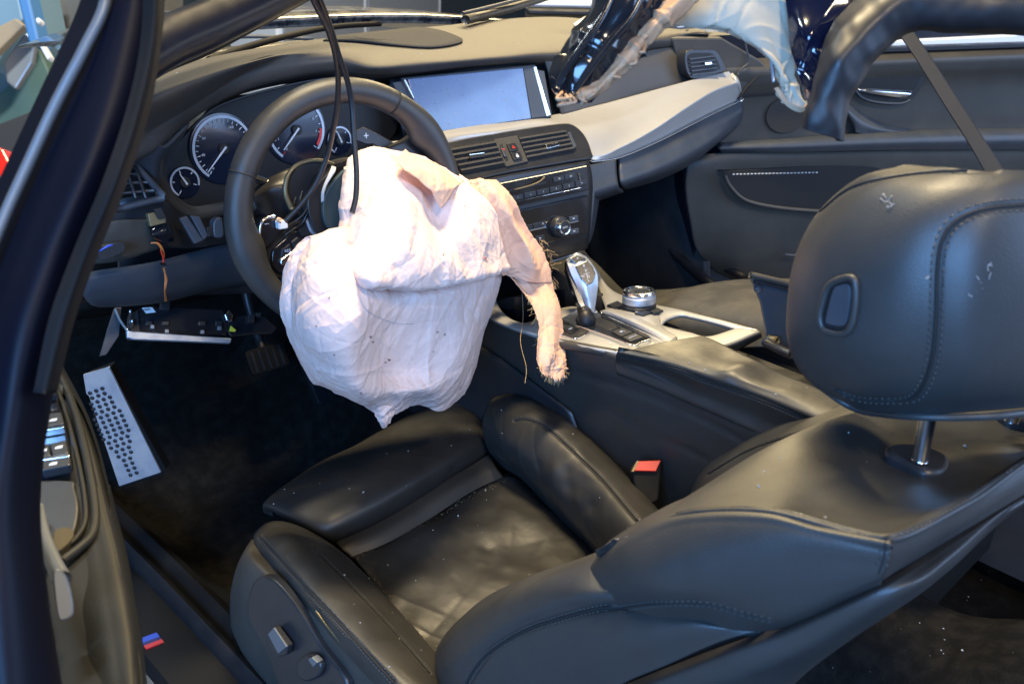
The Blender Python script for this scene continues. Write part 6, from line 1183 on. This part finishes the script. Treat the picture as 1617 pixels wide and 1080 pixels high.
lathe('mirror_knob', hs.at(82, 628, .0), hs.n, [(.007, 0), (.007, .006), (.005, .008), (.001, .008)], M['hard_plastic'], sp_, n=20)
pk_ = pp('storage_pocket', [(40, 772), (110, 758), (118, 770), (124, 800), (118, 835), (104, 860), (85, 880), (40, 900)], hs, .05, M['hard_plastic'], dd, off=-.004, smo=50, bevel=.002)
pp('pocket_floor', [(86, 838), (106, 832), (116, 842), (108, 856), (90, 870), (84, 866)], hs, .01, mat('brown_felt', (.06, .045, .018), .9), dd, off=-.001, smo=30, bevel=.001)
tube('pull_handle', [DP(62, 800, -.03), DP(70, 845, -.05), DP(84, 885, -.06), DP(98, 915, -.06)], [.004, .005, .006, .007], M['dull_steel'], dd, samples=30)
hp = Plane(DP(100, 935, -.07), CAM - DP(100, 935, -.07)); pp('pull_handle_end', [(84, 900), (102, 905), (113, 935), (116, 968), (104, 978), (92, 976), (86, 940)], hp, .02, M['dull_steel'], dd, smo=40, bevel=.004)
net('door_wall', [[DP(-20, 900, .05), DP(60, 900, .03), DP(100, 985, .03)], [P(-30, 1100, 'd', .66), P(60, 1090, 'd', .66), P(150, 1090, 'd', .66)]], M['hard_plastic'], dd, 8, 12)
# rear upright and frame of the driver door close to the camera (out of focus)
fr_ = [  # rows down the frame: left back, left edge, highlight flank, crown, right flank, right edge, back
    [(150, -80, .70), (178, -70, .665), (196, -60, .65), (215, -60, .64), (240, -60, .65), (262, -60, .67), (240, -60, .70)],
    [(120, 20, .70), (150, 25, .662), (170, 20, .645), (200, 20, .635), (235, 20, .645), (255, 20, .667), (240, 20, .70)],
    [(60, 150, .69), (92, 155, .655), (120, 150, .638), (165, 150, .622), (215, 150, .635), (238, 150, .66), (220, 150, .69)],
    [(5, 270, .68), (38, 275, .648), (70, 270, .63), (125, 270, .61), (175, 270, .625), (203, 270, .65), (185, 270, .69)],
    [(-50, 400, .67), (-18, 400, .64), (20, 400, .62), (70, 400, .60), (120, 400, .615), (152, 400, .645), (130, 400, .68)],
    [(-90, 520, .66), (-60, 520, .63), (-20, 520, .61), (30, 520, .59), (80, 520, .605), (108, 520, .635), (90, 520, .67)],
    [(-120, 660, .65), (-90, 660, .62), (-40, 660, .60), (10, 660, .585), (50, 660, .60), (78, 660, .625), (60, 660, .66)],
    [(-140, 800, .64), (-110, 800, .61), (-60, 800, .59), (-10, 800, .575), (35, 800, .59), (64, 800, .615), (50, 800, .65)],
    [(-150, 950, .63), (-120, 950, .60), (-70, 950, .58), (-10, 950, .565), (45, 950, .58), (78, 950, .61), (60, 950, .64)],
    [(-150, 1150, .62), (-120, 1150, .59), (-60, 1150, .57), (10, 1150, .555), (75, 1150, .575), (110, 1150, .60), (90, 1150, .63)]]
net('window_frame', [[P(x, y, 'd', d) for x, y, d in r] for r in fr_], M['frame_paint'], dd, 120, 80, solid=.004, label='glossy black rear upright of the window frame')
net('frame_seal', [[P(226, -60, 'd', .63), P(250, -60, 'd', .625), P(266, -60, 'd', .66)], [P(222, 60, 'd', .625), P(244, 60, 'd', .62), P(256, 60, 'd', .655)], [P(200, 170, 'd', .615), P(222, 170, 'd', .61), P(238, 170, 'd', .645)], [P(160, 290, 'd', .60), P(185, 290, 'd', .598), P(200, 290, 'd', .635)],
                  [P(118, 390, 'd', .598), P(142, 392, 'd', .595), P(158, 395, 'd', .63)], [P(78, 500, 'd', .59), P(104, 503, 'd', .59), P(118, 506, 'd', .62)], [P(52, 620, 'd', .585), P(74, 622, 'd', .585), P(90, 622, 'd', .61)]], M['matt_black'], dd, 80, 24, solid=.006)
tube('bright_trim', [P(160, -60, 'd', .645), P(166, 5, 'd', .64), P(132, 80, 'd', .635), P(88, 165, 'd', .632), (P(48, 252, 'd', .628)), P(10, 335, 'd', .622), P(-25, 420, 'd', .615)], .0040, M['dull_steel'], dd, samples=60, n=14)

# ================================================================== CUT ROOF hanging in from the upper right (out of focus)
rf = thing('cut_roof_rail', 'torn end of the cut roof rail with dark blue paint, bare metal and rubber seal', 'roof rail', P(1290, 60, 'd', .85))
RD = lambda L, d: [P(x, y, 'd', d + (z if z else 0)) for x, y, z in L]
net('rubber_seal', [RD(r, .84) for r in (
    [(1800, -60, .0), (1800, -40, -.02), (1800, 0, -.03), (1800, 40, -.02), (1800, 52, .0)],
    [(1617, -50, .0), (1617, -30, -.02), (1617, 5, -.03), (1617, 42, -.02), (1617, 54, .0)],
    [(1500, -50, .0), (1500, -30, -.02), (1500, 0, -.03), (1505, 38, -.02), (1505, 50, .0)],
    [(1400, -40, .0), (1408, -20, -.02), (1422, 5, -.03), (1438, 40, -.02), (1442, 50, .0)],
    [(1330, 20, .0), (1345, 30, -.02), (1368, 50, -.03), (1392, 74, -.02), (1398, 82, .0)],
    [(1296, 80, .0), (1308, 85, -.02), (1332, 96, -.03), (1358, 112, -.02), (1366, 118, .0)],
    [(1280, 140, .0), (1290, 142, -.015), (1312, 148, -.022), (1336, 158, -.015), (1342, 162, .0)],
    [(1270, 185, .0), (1278, 186, -.010), (1300, 190, -.014), (1326, 200, -.010), (1334, 204, .0)],
    [(1268, 204, .0), (1278, 206, -.006), (1298, 212, -.008), (1322, 220, -.006), (1331, 224, .0)])], M['rubber'], rf, 110, 50, solid=.006, wav=(.06, .0015, 121))
net('painted_panel', [RD(r, .87) for r in (
    [(1235, -60, 0), (1280, -60, -.01), (1340, -60, -.015), (1480, -60, 0)],
    [(1240, 10, 0), (1280, 5, -.012), (1340, 5, -.016), (1420, 10, 0)],
    [(1246, 60, 0), (1275, 55, -.020), (1320, 60, -.012), (1370, 70, 0)],
    [(1258, 105, 0), (1275, 100, -.006), (1300, 105, -.018), (1330, 115, 0)],
    [(1272, 145, 0), (1285, 140, -.012), (1300, 145, -.004), (1318, 150, 0)],
    [(1286, 172, 0), (1292, 172, -.004), (1298, 174, -.004), (1306, 176, 0)])], M['paint_blue'], rf, 90, 60, solid=.004, mod=lambda G, N: waves(crumple(G, N, 8, .04, .0012, 131), N, .09, .002, 5))
net('inner_panel', [RD(r, .89) for r in (
    [(1010, -50, .02), (1080, -60, .01), (1180, -60, 0), (1290, -60, 0)],
    [(1040, 30, .02), (1110, 8, .0), (1180, 5, -.01), (1262, 10, 0)],
    [(1068, 46, .02), (1120, 36, .0), (1190, 42, -.012), (1256, 60, 0)],
    [(1110, 44, .02), (1150, 52, .0), (1206, 78, -.012), (1258, 98, 0)],
    [(1165, 58, .02), (1195, 78, .0), (1228, 110, -.010), (1266, 130, 0)],
    [(1212, 88, .01), (1222, 112, .0), (1240, 138, -.008), (1272, 152, 0)],
    [(1222, 130, .01), (1230, 148, .0), (1248, 160, -.006), (1280, 160, 0)],
    [(1238, 158, .0), (1246, 166, .0), (1260, 174, -.002), (1276, 170, 0)])], M['beige_metal'], rf, 110, 80, solid=.002, mod=lambda G, N: crumple(G, N, 26, .035, .0022, 141))
net('rusty_edge', [RD(r, .888) for r in ([(1222, 140, -.002), (1228, 138, -.004)], [(1240, 166, -.002), (1246, 160, -.004)], [(1262, 178, -.002), (1266, 170, -.004)], [(1278, 172, 0), (1276, 166, -.004)])], M['raw_metal'], rf, 40, 8, solid=.002)
# torn left tongue: gloss black outside, folded raw edge
net('torn_tongue', [RD(r, .86) for r in (
    [(930, -60, .02), (960, -60, -.01), (1010, -60, -.02), (1060, -60, -.0)],
    [(935, 10, .02), (958, 5, -.015), (1000, 0, -.025), (1052, 0, .0)],
    [(905, 50, .02), (935, 48, -.015), (975, 45, -.022), (1025, 40, .0)],
    [(880, 85, .02), (910, 82, -.012), (945, 85, -.020), (990, 88, .0)],
    [(868, 115, .01), (892, 115, -.010), (925, 125, -.015), (960, 128, .0)],
    [(874, 138, .01), (890, 145, -.006), (915, 152, -.008), (940, 148, .0)],
    [(888, 152, .005), (898, 158, -.004), (915, 161, -.004), (930, 158, .0)])], M['gloss_black'], rf, 100, 70, solid=.004, mod=lambda G, N: crumple(G, N, 14, .07, .0024, 151))
net('folded_edge', [RD(r, .85) for r in (
    [(1085, -20, 0), (1100, -25, -.01), (1120, -20, 0)], [(1050, 6, 0), (1062, 14, -.012), (1078, 26, 0)], [(1020, 36, 0), (1030, 44, -.012), (1042, 56, 0)], [(988, 72, 0), (998, 82, -.012), (1008, 94, 0)],
    [(960, 108, 0), (968, 116, -.012), (978, 124, 0)], [(935, 136, 0), (942, 142, -.008), (950, 148, 0)], [(905, 146, 0), (912, 152, -.006), (918, 160, 0)])], M['raw_metal'], rf, 110, 20, solid=.003, mod=lambda G, N: crumple(G, N, 24, .015, .0014, 161))
net('inner_tongue', [RD(r, .875) for r in (
    [(1030, -40, 0), (1060, -40, -.01), (1120, -40, 0)], [(1010, 20, 0), (1030, 22, -.01), (1065, 24, 0)], [(975, 70, 0), (995, 72, -.01), (1022, 66, 0)], [(945, 112, 0), (962, 112, -.01), (985, 106, 0)])], M['gloss_black'], rf, 50, 20, solid=.003, mod=lambda G, N: crumple(G, N, 10, .03, .003, 171))
tubes('torn_slivers', [cr(pts([(x, y, 'd', .85), (x + rr.uniform(-12, 12), y + rr.uniform(4, 14), 'd', .84), (x + rr.uniform(-20, 20), y + rr.uniform(8, 18), 'd', .845)]), 12) for x, y in ((888, 146), (900, 150), (925, 148), (940, 140), (952, 130), (975, 112), (1000, 86), (1015, 70), (910, 152), (893, 150))], .0016, M['raw_metal'], rf, n=5)
for q in ([(985, -50), (955, 20), (925, 66), (893, 112), (880, 140)], [(1030, -50), (1000, 20), (960, 70), (925, 118), (905, 148)]):
    tube('panel_fold', [P(x, y, 'd', .835) for x, y in q], [.002, .0035, .004, .0035, .002], M['gloss_black'], rf, samples=60, n=10)
tubes('torn_rim', [cr(pts([(1068, 44, 'd', .905), (1110, 42, 'd', .905), (1165, 56, 'd', .90), (1212, 86, 'd', .895), (1222, 130, 'd', .89)]), 50)], .0016, M['aluminium'], rf, n=6)
tubes('stitched_lining', [cr(pts([(1405 + 2, 38, 'd', .86), (1450, 28, 'd', .87), (1480, 40, 'd', .87), (1530, 50, 'd', .87), (1617, 50, 'd', .87)]), 60)], .0022, M['bronze'], rf, n=6)

# ================================================================== THINGS IN THE WORKSHOP BEHIND
hdl = thing('white_vehicle_panel', 'white vehicle body seen beyond the open passenger door', 'vehicle', (5.0, 1.2, -1.05))
net('body_side', [[(2.6, -3.5, .42), (3.0, -.5, .50), (3.4, 2.5, .46)], [(2.5, -3.5, .30), (2.9, -.5, .34), (3.3, 2.5, .32)], [(2.5, -3.5, -.1), (2.9, -.5, -.1), (3.3, 2.5, -.1)], [(2.6, -3.5, -.8), (3.0, -.5, -.8), (3.4, 2.5, -.8)]], M['white_paint'], hdl, 30, 40, solid=.05)
net('roof_edge', [[(2.7, -3.5, .55), (3.1, -.5, .60), (3.5, 2.5, .56)], [(2.8, -3.5, .62), (3.2, -.5, .68), (3.6, 2.5, .64)], [(4.2, -3.5, .64), (4.4, -.5, .70), (4.8, 2.5, .66)]], M['white_paint'], hdl, 10, 20, solid=.02)
tube('wheel', np.array([(2.95 + .02 * math.cos(t), .9 + .30 * math.cos(t), -.72 + .30 * math.sin(t)) for t in np.linspace(0, 2 * math.pi, 30, endpoint=False)]), .10, M['rubber'], hdl, closed=True)
sl = thing('steel_cabinet', 'pale steel cabinet glimpsed behind the bonnet', 'cabinet', (3.0, 4.5, -1.05))
box('cabinet_body', 2.2, 3.6, 4.4, 5.0, -1.05, .62, M['white_paint'], sl); box('cabinet_door', 2.25, 2.88, 4.37, 4.40, -.95, .56, M['steel_grey'], sl); box('cabinet_door', 2.92, 3.55, 4.37, 4.40, -.95, .56, M['steel_grey'], sl)
def bgbox(name, px, py, d, w_, h_, t, m, label, cat, rot=0):
    c = P(px, py, 'd', d); o = box(name, -w_ / 2, w_ / 2, -t / 2, t / 2, -h_ / 2, h_ / 2, m, bevel=.01); o.location = c; o.rotation_euler = (0, rot, 0); tag(o, label, cat); return o
def bgthing(name, quad, d, t, m, label, cat, extra=()):
    """a workshop thing standing beyond the driver's side: front outline at distance d, real depth t"""
    q = [P(x, y, 'd', d) for x, y in quad]; n = np.cross(q[1] - q[0], q[2] - q[0]); n /= np.linalg.norm(n); n = n if n @ (CAM - q[0]) > 0 else -n
    o = prism(name, q, n, t, m, None, .01); tag(o, label, cat); return o
bgthing('storage_crate', [(-60, -60), (18, -60), (36, 30), (-10, 110), (-60, 150)], 4.6, .5, mat('pale_blue', (.16, .27, .36), .5), 'pale blue crate at the far left of the workshop', 'crate')
bgthing('wooden_plank', [(-40, 60), (24, 28), (38, 40), (-30, 108)], 4.3, .05, M['cardboard'], 'brown wooden plank leaning across the pale blue crate', 'plank')
bgthing('metal_sheet', [(4, 100), (40, 50), (56, 66), (50, 100), (24, 142), (10, 130)], 4.4, .04, M['steel_grey'], 'grey metal sheet leaning beside the blue post', 'metal sheet')
bgthing('blue_post', [(12, -60), (32, -60), (62, 68), (46, 70)], 4.1, .12, M['shop_blue'], 'bright blue post of the workshop lift beside the pale crate', 'post')
bgthing('wall_panel', [(60, -60), (260, -60), (260, 90), (110, 150), (84, 105), (66, 60)], 5.2, .3, mat('warm_grey', (.13, .125, .115), .7, dirt=((.06, .06, .06), .7, 5)), 'stained warm grey panel behind the blue post', 'panel')
bgthing('dark_cabinet', [(-80, 130), (60, 75), (76, 110), (90, 150), (60, 240), (-80, 240)], 4.8, .6, M['shop_green'], 'dark green tool cabinet low behind the crate', 'cabinet')
bgthing('dark_tarpaulin', [(-80, 225), (90, 160), (130, 180), (100, 420), (-80, 420)], 4.5, .3, mat('tarp', (.03, .03, .032), .7), 'dark tarpaulin hanging below the cabinet', 'tarpaulin')
rl = bgthing('tail_lamp', [(-14, 232), (0, 232), (22, 272), (16, 290), (-14, 270)], 3.2, .12, mat('red_lens2', (.75, .03, .02), .12, coat=1), 'red tail lamp of another car at the far left edge', 'tail lamp')
bgthing('white_clip', [(54, 30), (60, 26), (64, 34), (58, 39)], 3.9, .05, M['white_paint'], 'small white clip hanging high beside the blue post', 'clip')
bgthing('white_hose_end', [(60, 70), (66, 68), (79, 90), (74, 96)], 3.9, .05, M['white_paint'], 'white plastic hose end just below the blue post', 'hose end')
# white vehicle/headlamp glimpse behind the scuttle
wp = P(885, -4, 'd', 3.2); bgthing('white_bench', [(832, -40), (1000, -40), (1000, 12), (834, 9)], 3.2, .5, M['white_paint'], 'white workbench top seen just above the windscreen base', 'workbench')
bgthing('bench_edge', [(828, 9), (1000, 12), (1000, 26), (832, 22)], 3.15, .4, M['rubber'], 'black rubber edge under the white workbench top', 'bench edge')
# ================================================================== crumbs of broken glass and dust lying on the surfaces
def crumbs(name, spots, parent, m, size=(.0005, .0014)):
    VV, FF = [], []; oc = np.array([(1, 0, 0), (-1, 0, 0), (0, 1, 0), (0, -1, 0), (0, 0, 1), (0, 0, -1)], float); fc = [(0, 2, 4), (2, 1, 4), (1, 3, 4), (3, 0, 4), (2, 0, 5), (1, 2, 5), (3, 1, 5), (0, 3, 5)]
    for key, (x0, y0, x1, y1), n in spots:
        b = REG[key]
        for _ in range(n):
            h = cast(b, rr.uniform(x0, x1), rr.uniform(y0, y1))
            if h is None: continue
            if abs(h[1][2]) < .35: continue
            s = rr.uniform(*size) * (1 if rr.random() < .9 else 1.8); o = len(VV)
            VV += [h[0] + np.array((0, 0, s * .5)) + v * s * np.array([rr.uniform(.6, 1.3) for _ in range(3)]) for v in oc]; FF += [tuple(o + i for i in f) for f in fc]
    if VV: mk(name, VV, FF, m, parent, smooth=False, kind='stuff')
def K_(o): return o.name
crumbs('glass_crumbs', [(K_(ext), (430, 640, 770, 850), 26), (K_(cc_), (560, 750, 930, 1000), 20), (K_(rb), (770, 620, 1030, 850), 16), (K_(lb), (410, 830, 680, 1070), 22), (K_(tp), (950, 650, 1600, 850), 8)], ds, M['crumb'])
mat('sand', (.22, .17, .10), .9)
def line_spots(o, a, b, n, k): return [(K_(o), a[0] + (b[0] - a[0]) * i / n - k, a[1] + (b[1] - a[1]) * i / n - k, a[0] + (b[0] - a[0]) * i / n + k, a[1] + (b[1] - a[1]) * i / n + k) for i in range(n)]
crumbs('dirt_grains', [(k_, (x0, y0, x1, y1), 5) for k_, x0, y0, x1, y1 in line_spots(cc_, (562, 880), (800, 756), 40, 4) + line_spots(cc_, (575, 895), (690, 1025), 24, 4)], ds, M['sand'], (.0003, .0009))
crumbs('glass_crumbs', [(K_(ar), (980, 540, 1300, 680), 30)], con, M['crumb'])
crumbs('glass_crumbs', [(K_(top), (260, 30, 1100, 200), 150)], dash, M['crumb'], (.0006, .0016))
fb_ = bvh_of(*[np.array(x) for x in floor_mesh()]); REG['floorb'] = fb_
crumbs('glass_crumbs', [('floorb', (1250, 880, 1617, 1080), 28), ('floorb', (200, 750, 500, 1000), 8)], body, M['crumb'], (.0005, .0015))
bz_ = [(x, y) for x, y in ((690, 48), (672, 62), (590, 45))]
net('torn_vinyl', [[cast(REG[top.name], x, y)[0] + np.array((0, 0, z)) for x, y, z in r] for r in (((905, 42, .006), (930, 36, .016), (960, 40, .004)), ((915, 52, .004), (940, 50, .010), (968, 50, .003)))], M['white_paint'], dash, 8, 10, solid=.002)
